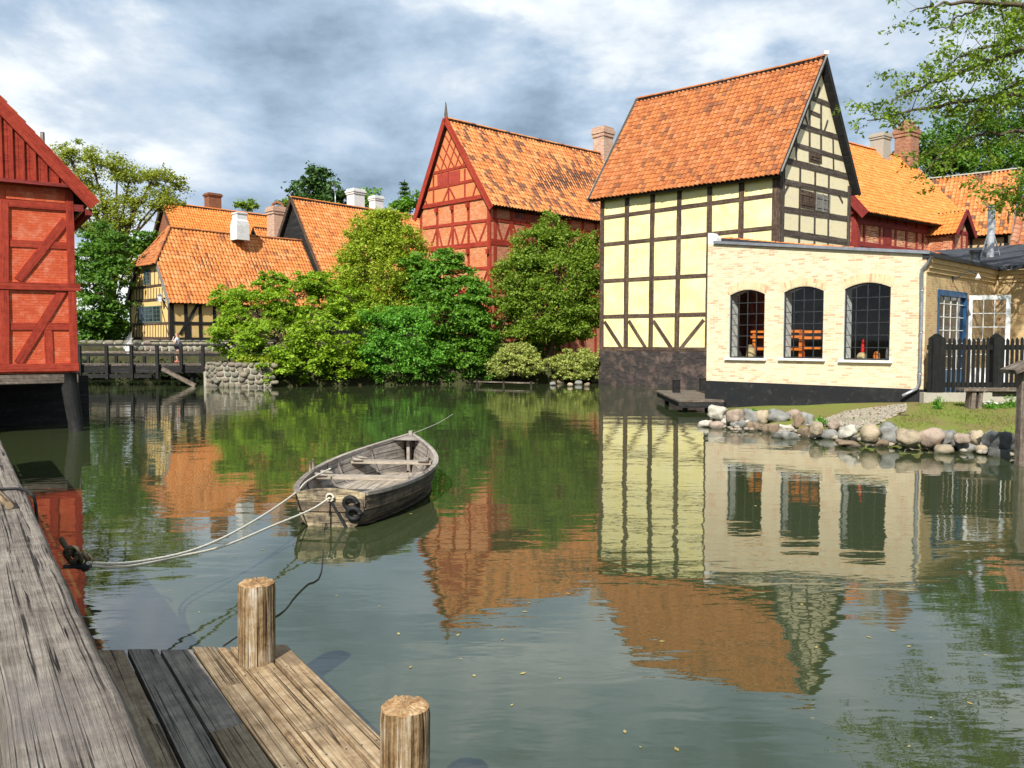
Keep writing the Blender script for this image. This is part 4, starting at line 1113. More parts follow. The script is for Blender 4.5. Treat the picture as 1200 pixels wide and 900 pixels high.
# ================================================================== RED HOUSE AT THE LEFT EDGE, standing over the water
def left_house():
    Cn = Vector((-11.9, 22.4, 0)); u = Vector((.83, .56, 0)).normalized()
    A = Cn - u * 8.2; w = W((A.x, A.y), (Cn.x, Cn.y)); L = w.L
    back = Vector((-u.y, u.x, 0))
    root = thing('red_boathouse', 'red half-timbered house on piles over the water at the left edge', 'house', (Cn.x, Cn.y, 0))
    zb = w.px(60, 432)[1] - .12; zt = w.px(80, 222)[1]
    mb = MB(); w.slab(mb, [(0, zb), (L, zb), (L, zt + .3), (0, zt + .3)], .25); mb.build('wall', M['brick_paint'], root)
    s = W((Cn.x, Cn.y), (Cn.x + back.x * 11, Cn.y + back.y * 11))
    mb = MB(); mb.face([s.pt(0, zb), s.pt(11, zb), s.pt(11, zt + .3), s.pt(0, zt + .3)]); 
    q = A + back * 11; mb.face([A + Vector((0, 0, zb)), q + Vector((0, 0, zb)), q + Vector((0, 0, zt)), A + Vector((0, 0, zt))])
    r = Cn + back * 11; mb.face([q + Vector((0, 0, zb)), r + Vector((0, 0, zb)), r + Vector((0, 0, zt + .3)), q + Vector((0, 0, zt + .3))]); mb.build('wall', M['brick_paint'], root)
    mb = MB()
    P = lambda *a, **k: w.pbeam(mb, *a, **k)
    P(80.8, 226, 87, 431, .185, proud=.07); P(4, 236, 5.5, 431, .21, proud=.06)
    uL = w.px(5, 300)[0]
    for du in (1.75, 3.4, 5.0): w.vbeam(mb, uL - du, zb, zt, .2, proud=.05)
    def H(x0, y0, x1, y1, wd, pr):
        a = w.px(x0, y0); b = w.px(x1, y1); sl = (b[1] - a[1]) / (b[0] - a[0]) * .4; w.beam(mb, (0, b[1] - sl * b[0]), b, wd, proud=pr, wob=.04)
    H(0, 239, 80, 243, .19, .052); H(10, 285.8, 80, 288, .18, .03); H(0, 334.6, 94, 337, .19, .085); H(12.7, 383, 82, 382.5, .2, .032); H(0, 430.7, 92, 430, .21, .09)
    P(77, 258, 21, 328, .2, proud=.042); P(73, 341, 21, 425, .2, proud=.042); P(56.5, 387, 58, 426, .2, proud=.028)
    P(72, 0 + 300, 72, 300.5, .01)
    mb.build('timber_frame', M['timber_red'], root)
    # boarded gable, overhanging a little
    zg = w.px(40, 214)[1]; slope = (w.px(0, 121)[1] - w.px(108, 236)[1]) / (w.px(108, 236)[0] - w.px(0, 121)[0])
    uk, zk = w.px(108, 236); ur = L / 2; zr = zk + slope * (uk - ur)
    mb = MB(); off = .20; n = 34
    z_at = lambda uu: (zk - .12 + slope * (uk - uu)) if uu > ur else (zk - .12 + slope * (uk - 2 * ur + uu))
    ue = L - .02
    for k in range(n):
        u0 = ue * k / n; u1 = ue * (k + 1) / n - .008
        if (k + 1) * ue / n > 0: 
            pts = [(u0, zg), (u1, zg), (u1, max(zg + .02, z_at(u1))), (u0, max(zg + .02, z_at(u0)))]
            w.slab(mb, pts, .03, off + .004 * (k % 2))
    mb.build('gable_boards', M['timber_red'], root)
    mb = MB()
    for x in (1.5, 14, 27.5, 40.5, 53.5, 66.5, -12, -25, -38, -51):
        u0 = w.px(x, 200, off)[0]
        if z_at(u0) - zg > .1: w.pbox(mb, u0 - .035, u0 + .035, zg, z_at(u0), off + .005, off + .045)
    mb.build('cover_strip', M['timber_red'], root)
    mb = MB(); w.pbox(mb, 0, ue + .02, zg - .09, zg - .002, -.02, off + .10); mb.build('gable_sill', M['timber_maroon'], root)
    mb = MB(); w.pbox(mb, w.px(7, 231)[0], w.px(76, 231)[0], w.px(40, 235.5)[1], w.px(40, 226)[1], 0.0, .06); mb.build('plaster_panel', M['brick_paint'], root)
    # barge board and roof
    ove = .34
    E = w.pt(uk + .02, zk + .02, ove); R = w.pt(ur, zr, ove); F = w.pt(2 * ur - uk, zk, ove)
    mb = MB()
    for e in (E, F): mb.bar(e - Vector((0, 0, .17)), R - Vector((0, 0, .17)), .05, .33); 
    mb.build_each('barge_board', M['timber_red'], root)
    E2 = E + back * 11.6; R2 = R + back * 11.6; F2 = F + back * 11.6
    up = Vector((0, 0, .04))
    roof_plane('roof', E + up, E2 + up, R2 + up, R + up, M['tile_rust'], root, seed=31, K=4)
    roof_plane('roof', F + up, F2 + up, R2 + up, R + up, M['tile_rust'], root, seed=32, K=3)
    mb = MB(); mb.bar(E + Vector((0, 0, -.34)) + back * .2 - u * .12, E2 + Vector((0, 0, -.34)) - u * .12, .16, .16)
    p = w.pt(L + .1, w.px(90, 244)[1], -.02); mb.box(p, u * .16, back * .08, Vector((0, 0, .09)))
    mb.build('wall_plate', M['timber_maroon'], root)
    # chimney-like post seen over the rake
    c = atD(50, 170, 27.5); mb = MB(); mb.box(c, (.05, 0, 0), (0, .05, 0), (0, 0, .42)); mb.build('vent_post', M['fascia'], root)
    # underside and piles
    mb = MB(); q = [A + back * 0, Cn, Cn + back * 11, A + back * 11]
    mb.box((A + Cn) / 2 + back * 5.5 + Vector((0, 0, zb - .16)), u * (L / 2 - .05), back * 5.4, Vector((0, 0, .15))); mb.build('floor_deck', M['timber_black'], root)
    mb = MB(); w.pbox(mb, -.05, L + .02, zb - .27, zb - .02, -.2, .03); mb.build('ground_beam', M['timber_grey'], root)
    for (x, d, zz) in ((-1, 0, 0),):
        pass
    b = atD(87.5, 500, 22.3); t = atD(78, 440, 22.3)
    mb = MB(); mb.tube([(b.x + .05, 22.35, -1.0), (b.x, 22.35, .25), (t.x + .03, 22.4, 1.2), (t.x, 22.45, zb - .03)], [.17, .19, .22, .26], 12); mb.build('pile', M['timber_black'], root)
    for k in range(1, 3):
        pp = Cn - u * (2.6 * k) + back * .3
        mb = MB(); mb.tube([(pp.x, pp.y, -1), (pp.x, pp.y, zb - .2)], .18, 10); mb.build('pile', M['timber_black'], root)
    mb = MB(); mb.box(Cn - u * 4 + back * 3.0 + Vector((0, 0, .3)), u * 4.6, back * .15, Vector((0, 0, 1.1))); mb.build('dark_back_sheet', M['timber_black'], root)  # black sheet added to keep the gap under the house dark
left_house()

# ================================================================== YELLOW COTTAGE (left, behind the footbridge)
def simple_gable_house(root, A, u, v, Lg, LL, zb, ze, zr, tilem, wallm, oh=.3, eo=.4, seed=1, tw=.25, tl=.33, gable_m=None, K=4, barge=None, back=True):
    """A = near-left corner, u across the gable, v along the ridge"""
    A = Vector((A[0], A[1], 0)); Z = Vector((0, 0, 1))
    B = A + u * Lg; C = B + v * LL; D = A + v * LL; mid = (A + B) / 2
    mb = MB()
    mb.face([B + Z * zb, C + Z * zb, C + Z * ze, B + Z * ze], [(0, zb), (LL, zb), (LL, ze), (0, ze)]); mb.face([A + Z * zb, D + Z * zb, D + Z * ze, A + Z * ze], [(0, zb), (LL, zb), (LL, ze), (0, ze)])
    mb.build('wall', M[wallm], root)
    mb = MB()
    for p, q in ((A, B), (D, C)):
        m = (p + q) / 2; mb.face([p + Z * zb, q + Z * zb, q + Z * ze, m + Z * (zr - .15), p + Z * ze], [(0, zb), (Lg, zb), (Lg, ze), (Lg / 2, zr), (0, ze)])
    mb.build_each('gable_wall', M[gable_m or wallm], root, k=1)
    dz = eo * (zr - ze) / (Lg / 2)
    E0 = B + u * eo - v * oh + Z * (ze - dz + .1); E1 = C + u * eo + v * oh + Z * (ze - dz + .1); R0 = mid - v * oh + Z * zr; R1 = mid + v * (LL + oh) + Z * zr
    F0 = A - u * eo - v * oh + Z * (ze - dz + .1); F1 = D - u * eo + v * oh + Z * (ze - dz + .1)
    roof_plane('roof', E0, E1, R1, R0, M[tilem], root, seed=seed, tw=tw, tl=tl, K=K)
    roof_plane('roof', F0, F1, R1, R0, M[tilem], root, seed=seed + 1, tw=tw, tl=tl, K=3)
    ridge_caps(R0 + Z * .03, R1 + Z * .03, M[tilem], root)
    if barge:
        mb = MB()
        for (e, r, s) in ((E0, R0, -1), (F0, R0, -1), (E1, R1, 1), (F1, R1, 1)): mb.bar(e + v * (.03 * s) - Z * .1, r + v * (.03 * s) - Z * .06, .05, .28)
        mb.build_each('barge_board', M[barge], root)
    return A, B, C, D, E0, R0, R1

def cottage():
    Cl = (-28.1, 60.5); Cr = (-23.3, 56.0); g = W(Cl, Cr); v = Vector((.68, .73, 0)).normalized(); LL = 12.6
    s = W(Cr, (Cr[0] + v.x * LL, Cr[1] + v.y * LL)); Lg = g.L; Z = Vector((0, 0, 1))
    root = thing('cottage', 'low yellow half-timbered cottage with half-hipped orange roof beyond the footbridge', 'cottage', (Cr[0], Cr[1], 2.3))
    zb = 2.45; ze = s.px(215, 349)[1]; zh = g.px(178, 311)[1]; zr = 10.55
    ul = g.px(158.8, 315)[0]; urr = g.px(186.5, 309)[0]; mu = Lg / 2
    z_l = g.px(153.7, 353)[1]
    mb = MB(); g.slab(mb, [(0, zb), (Lg, zb), (Lg, ze), (urr + .1, zh), (ul, zh), (0, z_l)], .25); mb.build('wall', M['plaster_ochre'], root)
    mb = MB(); s.slab(mb, [(0, zb), (LL, zb), (LL, ze + .1), (0, ze + .1)], .25); A = Vector((*Cl, 0)); D = A + v * LL; B = Vector((*Cr, 0)); C = B + v * LL
    mb.face([A + Z * zb, D + Z * zb, D + Z * ze, A + Z * ze]); mb.face([C + Z * zb, D + Z * zb, D + Z * ze, (C + D) / 2 + Z * (zr - .2), C + Z * ze])
    mb.build('wall', M['plaster_ochre'], root)
    X = lambda x: 140 + x / 6.925
    Y = lambda y: 280 + y / 6.925
    mb = MB()
    for (x0, y0, x1, y1, w) in ((108, 402, 357, 371, .16), (95, 507, 372, 487, .18), (93, 694, 412, 682, .15), (93, 808, 412, 812, .26)):
        a = g.px(X(x0), Y(y0)); b = g.px(X(x1), Y(y1)); g.beam(mb, (max(0, a[0]), a[1]), (min(Lg, b[0]), b[1]), w, proud=.04)
    thin = []
    for x in (132, 162, 254, 287, 320): thin.append((x, 250, x, 385))
    for x in (345,): thin.append((x, 300, x, 372))
    for x in range(118, 356, 23): thin.append((x, 398, x, 500))
    for x in range(118, 400, 22): thin.append((x, 690, x, 808))
    for x in (148, 345): thin.append((x, 508, x, 690))
    for (x0, y0, x1, y1) in thin: g.pbeam(mb, X(x0), Y(y0), X(x1), Y(y1), .075, proud=.025)
    for b in ((150, 510, 110, 795), (338, 545, 402, 795), (355, 500, 408, 600)): g.pbeam(mb, X(b[0]), Y(b[1]), X(b[2]), Y(b[3]), .09, proud=.02)
    g.vbeam(mb, .09, zb, z_l, .18, proud=.045); g.vbeam(mb, Lg - .12, zb, ze, .24, proud=.05)
    g.beam(mb, (0, z_l), (ul, zh), .14, proud=.05)
    mb.build('timber_frame', M['timber_dark'], root)
    a = g.px(X(202), Y(378)); b = g.px(X(248), Y(240)); window(g, root, a[0], b[0], a[1] + .05, b[1], 'frame_green', 2, 4)
    a = g.px(X(155), Y(682)); b = g.px(X(335), Y(528)); window(g, root, a[0], b[0], a[1], b[1] - .1, 'frame_green', 2, 4, leaves=3, fw=.08)
    mb = MB()
    zr2 = s.px(210, Y(682))[1]
    s.vbeam(mb, .1, zb, ze, .3, proud=.05)
    for x in (538, 655, 770, 900): s.vbeam(mb, s.px(X(x), Y(600))[0], zb, ze, .24, proud=.04)
    s.hbeam(mb, 0, LL, zr2, .2, proud=.046); s.hbeam(mb, 0, LL, ze - .08, .26, proud=.06); s.hbeam(mb, 0, LL, zb + .1, .2, proud=.06)
    s.pbeam(mb, X(640), Y(520), X(490), Y(775), .2, proud=.055)
    s.pbeam(mb, X(568), Y(690), X(570), Y(800), .2, proud=.035)
    mb.build('timber_frame', M['timber_black'], root)
    # roofs: long slope, hip end, far slope
    eo = .35; dz = eo * (zr - ze) / (Lg / 2)
    E0 = B + g.u * eo - v * .2 + Z * (ze - dz + .2); E1 = C + g.u * eo + v * .2 + Z * (ze - dz + .2)
    R0 = (A + B) / 2 - v * .2 + Z * zr; R1 = (C + D) / 2 + v * .2 + Z * zr
    fh = (zh + .1 - E0.z) / (zr - E0.z); ridge_in = 1.75 / (R1 - R0).length
    def cut(a, b): return not (b > fh and a < ridge_in * (b - fh) / (1 - fh))
    Rr = R0 + v * 1.75
    roof_plane('roof', E0, E1, R1, R0, M['tile_orange'], root, seed=41, cut=cut, tw=.27, tl=.34, th=0)
    F0 = A - g.u * eo - v * .2 + Z * (ze - dz + .2); F1 = D - g.u * eo + v * .2 + Z * (ze - dz + .2)
    roof_plane('roof', F0, F1, R1, R0, M['tile_orange'], root, seed=42, cut=cut, K=3, th=0)
    h0 = F0.lerp(R0, fh) - v * .25 - g.u * .1 - Z * .1; h1 = E0.lerp(R0, fh) - v * .25 + g.u * .1 - Z * .1
    cc = lambda a, b: abs(a - .5) < .5 * (1 - b) + .02
    roof_plane('roof', h0, h1, Rr + g.u * (h1 - h0).length / 2, Rr - g.u * (h1 - h0).length / 2, M['tile_rust'], root, seed=43, cut=cc, tw=.25, tl=.3, th=0, label='small brown hip over the gable')
    ridge_caps(h1, Rr + Z * .05, M['tile_rust'], root); ridge_caps(h0, Rr + Z * .05, M['tile_rust'], root); ridge_caps(Rr + Z * .04, R1 + Z * .04, M['tile_rust'], root)
    mb = MB(); mb.face([E0 - Z * .08, E1 - Z * .08, R1 - Z * .08, Rr - Z * .08, E0.lerp(R0, fh) - Z * .08]); mb.face([F0 - Z * .08, F1 - Z * .08, R1 - Z * .08, Rr - Z * .08, F0.lerp(R0, fh) - Z * .08])
    mb.face([h0 - Z * .07, h1 - Z * .07, Rr - Z * .07]); mb.build('roof_boards', M['timber_black'], root)
    mb = MB(); mb.bar(E0 - Z * .12 - v * .02, E0.lerp(R0, fh) - Z * .12 - v * .02, .05, .26); mb.bar(F0 - Z * .12 - v * .02, F0.lerp(R0, fh) - Z * .12 - v * .02, .05, .26); mb.build_each('barge_board', M['fascia'], root)
    # white chimney with blackened stones
    c = atD(281, 270, 62.5); top = atD(281, 249, 62.5).z
    ch = MB(); n = Vector((0, 0, 1)); zz = c.z - .75
    prof = [(0, .78), (1.5, .76), (2.0, .70), (2.2, .60), (2.75, .58), (2.8, .66), (2.95, .66), (3.0, .5)]
    k = (top - zz) / 3.0; rings = [[Vector((c.x, c.y, zz + h * k)) + (g.u * a + v * b) * r * .66 for a, b in ((-1, -1), (1, -1), (1, 1), (-1, 1))] for h, r in prof]
    for i in range(len(rings) - 1):
        for j in range(4): ch.face([rings[i][j], rings[i][(j + 1) % 4], rings[i + 1][(j + 1) % 4], rings[i + 1][j]], [(j, prof[i][0]), (j + 1, prof[i][0]), (j + 1, prof[i + 1][0]), (j, prof[i + 1][0])])
    ch.face(rings[-1]); ch.build('chimney', M['plaster_white'], root, 'whitewashed stepped chimney with dark stains')
    # lantern on a bracket
    u0, z0 = g.px(X(370), Y(480)); lt = MB(); p = g.pt(Lg - .05, z0 - .55, .05); q = g.pt(u0, z0 + .25, .35); c = g.pt(u0, z0, .35)
    lt.tube([p, q], .02, 5); lt.tube([g.pt(Lg - .05, z0 + .25, .05), q], .02, 5)
    for a, b in ((-1, -1), (1, -1), (1, 1), (-1, 1)): lt.tube([c + Vector((a * .12, b * .12, -.28)), c + Vector((a * .16, b * .16, .14))], .014, 4)
    lt.tube([c + Z * .14, c + Z * .30], [.24, .04], 4); lt.tube([c - Z * .31, c - Z * .27], [.16, .17], 4)
    lo = lt.build('lantern', M['zinc'], root); gl = MB(); gl.tube([c - Z * .27, c + Z * .13], [.14, .19], 4, smooth=False); gl.build('lantern_glass', M['cap_white'], lo)
cottage()

def back_houses():
    # house behind the cottage with the brown chimney
    u = Vector((.73, -.68, 0)); v = Vector((.68, .73, 0))
    R = atD(193, 237.5, 76); root = thing('back_house', 'house with wide orange roof and brown chimney behind the yellow cottage', 'house', (R.x, R.y, 2.4))
    Lg = 8.4; A = R - u * Lg / 2; simple_gable_house(root, A, u, v, Lg, 15, 2.4, R.z - 6.2, R.z, 'tile_new', 'brick_brown', seed=51, gable_m='brick_brown', barge='timber_dark')
    c = atD(249.5, 240, 80); c.z -= .8; chimney(root, c, 1.25, 1.0, atD(249, 227, 80).z - c.z, .8, 'brick_brown')
    # small roof and brick chimney
    R = atD(300, 266, 74); root = thing('small_back_house', 'low orange roof with a flared brick chimney between cottage and black gable', 'house', (R.x, R.y, 2.4))
    A = R - u * 3; simple_gable_house(root, A, u, v, 6, 9, 2.4, R.z - 4, R.z, 'tile_orange', 'brick_brown', seed=55)
    c = atD(325.5, 276, 73); c.z -= 1.2; top = atD(325.5, 243, 73).z
    ch = chimney(root, c, 1.35, 1.2, top - c.z, .8, 'brick_chim', taper=.1)
    m = MB(); q = Vector((c.x, c.y, top)); m.tube([q + Vector((-.5, 0, 0)), q + Vector((-.35, 0, .3)), q + Vector((0, 0, .45)), q + Vector((.35, 0, .3)), q + Vector((.5, 0, 0))], .13, 6); m.build('chimney_hood', M['brick_brown'], ch)
    # black boarded gable house
    R = atD(344.6, 231.5, 68); v2 = Vector((.66, .75, 0)); u2 = Vector((.75, -.66, 0))
    root = thing('black_gabled_house', 'house with black boarded gable and orange roof behind the waterside bushes', 'house', (R.x, R.y, 2.4))
    Lg = 9.4; A = R - u2 * Lg / 2; simple_gable_house(root, A, u2, v2, Lg, 15.5, 2.4, R.z - 7.6, R.z, 'tile_orange', 'timber_black', seed=61, gable_m='timber_black', barge='timber_dark', tw=.27, tl=.35)
    for (x, yb, yt, d, w, m, lab) in ((417, 242, 222, 75, 1.15, 'plaster_white', 'broad white chimney'), (441, 246, 230, 79, .95, 'plaster_white', 'narrow white chimney')):
        c = atD(x, yb, d); c.z -= 1.2; o = chimney(root, c, w, w, atD(x, yt, d).z - c.z, .8, m); o['label'] = lab
    m = MB(); c = atD(393, 240, 72); m.tube([c, c + Vector((0, 0, 1.9))], .05, 6); m.tube([c + Vector((0, 0, 1.2)), c + Vector((0, 0, 1.25))], .16, 8); m.build('aerial', M['zinc'], root)
back_houses()

# ================================================================== RED HOUSE ON THE RIGHT (behind the workshop)
def right_houses():
    v = Vector((.795, .606, 0)); n = Vector((-.606, .795, 0))
    E = atD(1014, 244, 47.0); A = Vector((E.x, E.y, 0)) + n * .5; LL = 13.4; Z = Vector((0, 0, 1)); hw = 4.2
    root = thing('maroon_house', 'long dark red half-timbered house with clean orange roof and two chimneys behind the brick workshop', 'house', (A.x, A.y, 2))
    s = W((A.x, A.y), (A.x + v.x * LL, A.y + v.y * LL)); zb = 2; ze = E.z + .1; zr = atD(984, 163.5, 53.4).z
    mb = MB(); s.slab(mb, [(0, zb), (LL, zb), (LL, ze), (0, ze)], .25); mb.build('wall', M['brick_rough'], root)
    B = A + n * hw * 2; g = W((B.x, B.y), (A.x, A.y)); Lg = g.L
    mb = MB(); g.slab(mb, [(0, zb), (Lg, zb), (Lg, ze), (Lg / 2, zr - .2), (0, ze)], .25)
    C = A + v * LL; D = B + v * LL; mb.face([C + Z * zb, D + Z * zb, D + Z * ze, (C + D) / 2 + Z * (zr - .2), C + Z * ze]); mb.face([B + Z * zb, D + Z * zb, D + Z * ze, B + Z * ze])
    mb.build('wall', M['brick_rough'], root)
    # red gable boards
    zz = atD(1000, 240, 48).z
    mb = MB(); z0 = ze - .35; g.slab(mb, [(0, z0), (Lg, z0), (Lg, z0 + .2), (Lg / 2, zr - .1), (0, z0 + .2)], .12, .2); mb.build('gable_boards', M['timber_maroon'], root)
    X = lambda x: 980 + x / 9; Y = lambda y: 210 + y / 9
    mb = MB(); zr1 = s.px(X(320), Y(460))[1]; zr2 = s.px(X(320), Y(690))[1]
    # upper storey boards in shade
    s.pbox(mb, .2, LL, zr1 + .1, ze, .0, .03)
    for x in (460, 545, 630, 740, 850): s.vbeam(mb, s.px(X(x), Y(420))[0], zr1, ze, .2, proud=.09)
    for x in (290, 455, 620, 735, 845, 910): s.vbeam(mb, s.px(X(x), Y(620))[0], zb, zr1, .2, proud=.05)
    for x in (1090, 1130, 1160): s.vbeam(mb, s.px(x, 280)[0], zb, ze, .24, proud=.05)
    s.hbeam(mb, 0, LL, zr1, .24, proud=.10); s.hbeam(mb, 0, LL, zr2, .28, proud=.06); s.vbeam(mb, .14, zb, ze, .34, proud=.07)
    s.hbeam(mb, 0, LL, zr2 - 1.6, .2)
    g.hbeam(mb, 0, Lg, g.px(1000, 255)[1], .3, proud=.05); g.hbeam(mb, 0, Lg, g.px(1000, 286)[1], .3, proud=.05); g.vbeam(mb, Lg - .14, zb, z0, .3, proud=.06)
    mb.build('timber_frame', M['timber_maroon'], root)
    a = s.px(X(492), Y(690)); b = s.px(X(578), Y(512)); m = MB(); s.pbox(m, a[0], b[0], zr2 + .1, zr1 - .15, .0, .06); m.build('shutter', M['timber_maroon'], root, 'closed red shutter')
    e = .75; dz = e * (zr - ze) / hw
    E0 = A - n * e - v * .35 + Z * (ze - dz * .35); E1 = C - n * e + v * .35 + Z * (ze - dz * .35)
    R0 = A + n * hw - v * .35 + Z * zr; R1 = C + n * hw + v * .35 + Z * zr
    F0 = B + n * e - v * .35 + Z * (ze - dz * .35); F1 = D + n * e + v * .35 + Z * (ze - dz * .35)
    roof_plane('roof', E0, E1, R1, R0, M['tile_new'], root, seed=71, tw=.24, tl=.31, sag=.02)
    roof_plane('roof', F0, F1, R1, R0, M['tile_new'], root, seed=72, K=3)
    ridge_caps(R0 + Z * .03, R1 + Z * .03, M['tile_new'], root, sag=.01); ridge_caps(E1 + Z * .02, R1 + Z * .02, M['tile_new'], root, r=.12, sag=0, name='verge_tiles')
    mb = MB()
    for q, r in ((E0, R0), (F0, R0)): mb.bar(q - v * .05 - Z * .2, r - v * .05 - Z * .2, .06, .5)
    mb.build_each('barge_board', M['timber_maroon'], root)
    # small cross gable
    p0 = s.px(1088, 270)[0]; p1 = p0 + 2.0; c = (p0 + p1) / 2; out = 1.5; zt = zr2 + 2.6
    m = MB()
    zw = zr1 + .1
    m.face([s.pt(p0, zb, out), s.pt(p1, zb, out), s.pt(p1, zw, out), s.pt(c, zt - .1, out), s.pt(p0, zw, out)], [(0, 0), (2.6, 0), (2.6, zw - zb), (1.3, zt - zb), (0, zw - zb)])
    for uu in (p0, p1): m.face([s.pt(uu, zb, 0), s.pt(uu, zb, out), s.pt(uu, zw, out), s.pt(uu, zw, 0)])
    m.build('porch', M['brick_rough'], root)
    ps = W((s.pt(p0, 0, out).x, s.pt(p0, 0, out).y), (s.pt(p1, 0, out).x, s.pt(p1, 0, out).y)); m = MB()
    ps.vbeam(m, .12, zb, zw, .24, proud=.04); ps.vbeam(m, ps.L - .12, zb, zw, .24, proud=.04); ps.vbeam(m, ps.L * .6, zb, zw, .2, proud=.04); ps.hbeam(m, 0, ps.L, zr2 + 1.2, .2, proud=.05)
    m.build('porch_timber', M['timber_maroon'], root)
    q = lambda uu, z, o: s.pt(uu, z, o)
    lo = zw - .32; 
    roof_plane('porch_roof', q(p0 - .35, lo, out + .35), q(p0 - .35, lo, -.3), q(c, zt, -.6), q(c, zt, out + .35), M['tile_new'], root, seed=75, th=.06, sag=0)
    roof_plane('porch_roof', q(p1 + .35, lo, out + .35), q(p1 + .35, lo, -.3), q(c, zt, -.6), q(c, zt, out + .35), M['tile_new'], root, seed=76, th=.06, sag=0)
    m = MB()
    for uu in (p0 - .35, p1 + .35): m.bar(q(uu, lo - .1, out + .4), q(c, zt - .1, out + .4), .05, .32)
    m.build_each('porch_barge_board', M['timber_maroon'], root)
    # chimneys
    c = atD(1062, 186, 58.5); c.z -= 1.6; top = atD(1062, 150, 58.5).z
    ch = chimney(root, c, 1.15, 1.15, top - c.z, .65, 'brick_brown2'); m = MB(); qq = Vector((c.x, c.y, top))
    for k in range(9):
        a = pi * k / 8; p = qq + Vector((cos(a) * .62, 0, sin(a) * .42)); 
    m.tube([qq + Vector((cos(pi * k / 8) * .5, 0, sin(pi * k / 8) * .42)) for k in range(9)], .14, 8); m.tube([qq + Vector((0, -.3, 0)), qq + Vector((0, .45, 0))], .42, 12)
    m.build('chimney_hood', M['brick_brown2'], ch)
    c = atD(1031.5, 180, 56.5); c.z -= 1.0; chimney(root, c, .95, .95, atD(1031, 157, 56.5).z - c.z, .65, 'concrete')
    # next house to the right
    u2 = Vector((.79, -.61, 0)); n2 = Vector((.61, .79, 0))
    R1 = atD(1191, 197, 59.3); L2 = 7.5; R0 = R1 - u2 * L2
    root = thing('far_right_house', 'house with patchy orange roof and small ochre gable right of the dark red house', 'house', (R1.x, R1.y, 2))
    hw = 4.0; zr = R1.z - .05; ze = 10.2
    A = R1 - n2 * (hw - .5); A.z = 0; B = A - u2 * L2
    w = W((B.x, B.y), (A.x, A.y)); m = MB(); w.slab(m, [(0, 2), (w.L, 2), (w.L, ze), (0, ze)], .2)
    g2 = W((A.x, A.y), (A.x + n2.x * 7, A.y + n2.y * 7)); g2.slab(m, [(0, 2), (7, 2), (7, ze), (3.5, zr - .2), (0, ze)], .2)
    m.build('wall', M['brick_ochre'], root)
    m = MB()
    for k in range(8): w.vbeam(m, .1 + k * (w.L - .2) / 7, 2, ze, .18)
    w.hbeam(m, 0, w.L, 7.6, .2); w.hbeam(m, 0, w.L, ze - .5, .35, proud=.1)
    for k in range(5): g2.vbeam(m, .1 + k * 6.8 / 4, 2, ze + 1, .18)
    for z in (7.6, ze - .3, ze + 1.6): g2.hbeam(m, 0 if z < ze else 1, 7 if z < ze else 6, z, .18)
    for k in range(6): w.beam(m, (w.L - .3 - k * .45, 8.1), (w.L - k * .45 + .1, 9.1), .1, proud=.12)
    m.build('timber_frame', M['timber_black'], root)
    E0 = B - n2 * .6 - u2 * .3 + Z * (ze - .5); E1 = A - n2 * .6 + u2 * .3 + Z * (ze - .5)
    RA = B + n2 * 3.5 - u2 * .3 + Z * zr; RB = A + n2 * 3.5 + u2 * .3 + Z * zr
    roof_plane('roof', E0, E1, RB, RA, M['tile_mottled2'], root, seed=81, tw=.26, tl=.34)
    F0 = B + n2 * 7.6 - u2 * .3 + Z * (ze - .5); F1 = A + n2 * 7.6 + u2 * .3 + Z * (ze - .5)
    roof_plane('roof', F0, F1, RB, RA, M['tile_mottled2'], root, seed=82, K=3); ridge_caps(RA, RB, M['concrete'], root)
    m = MB(); m.bar(E1 + u2 * .04 - Z * .08, RB + u2 * .04 - Z * .08, .05, .26); m.build('barge_board', M['fascia'], root)
    # near roof at the right edge
    root = thing('edge_house', 'roof of large weathered tiles cut off by the right edge', 'house', (22.4, 36, 1))
    E = atD(1178, 303, 33.5); R = atD(1196, 232, 37.0); d = Vector((.80, -.60, 0))
    E2 = E + d * 6; R2 = R + d * 6
    roof_plane('roof', E, E2, R2, R, M['tile_rust2'], root, seed=91, tw=.30, tl=.36, amp=.045, jit=.012, sag=0)
    m = MB(); bk = Vector((R.x - E.x, R.y - E.y, 0)).normalized()
    a = E + d * .3 + bk * .4; b = E2 + bk * .4; m.face([Vector((a.x, a.y, 1)), Vector((b.x, b.y, 1)), Vector((b.x, b.y, E.z)), Vector((a.x, a.y, E.z))])
    c = R + d * .3; m.face([Vector((a.x, a.y, 1)), Vector((c.x, c.y, 1)), Vector((c.x, c.y, R.z - .1)), Vector((a.x, a.y, E.z))])
    m.build('wall', M['brick_ochre'], root)
    m = MB(); f0 = R + Vector((R.x - E.x, R.y - E.y, 0)); f0.z = E.z; f1 = f0 + d * 6; m.face([R, R2, f1, f0]); m.face([Vector((p.x, p.y, zz)) for p, zz in ((f0, 1), (f1, 1), (f1, E.z), (f0, E.z))]); m.build('roof_back', M['tile_rust2'], root)
M['tile_mottled2'] = mat_tile('tile_patchy', [(0.52, 0.17, 0.045), (0.60, 0.23, 0.07), (0.62, 0.27, 0.10)], dark=(0.08, 0.06, 0.05), damt=0.08, dscale=0.8)
M['tile_rust2'] = mat_tile('tile_big', [(0.34, 0.12, 0.05), (0.46, 0.18, 0.08), (0.40, 0.20, 0.12)], damt=0.04, dscale=0.6, dirt=.5)
right_houses()
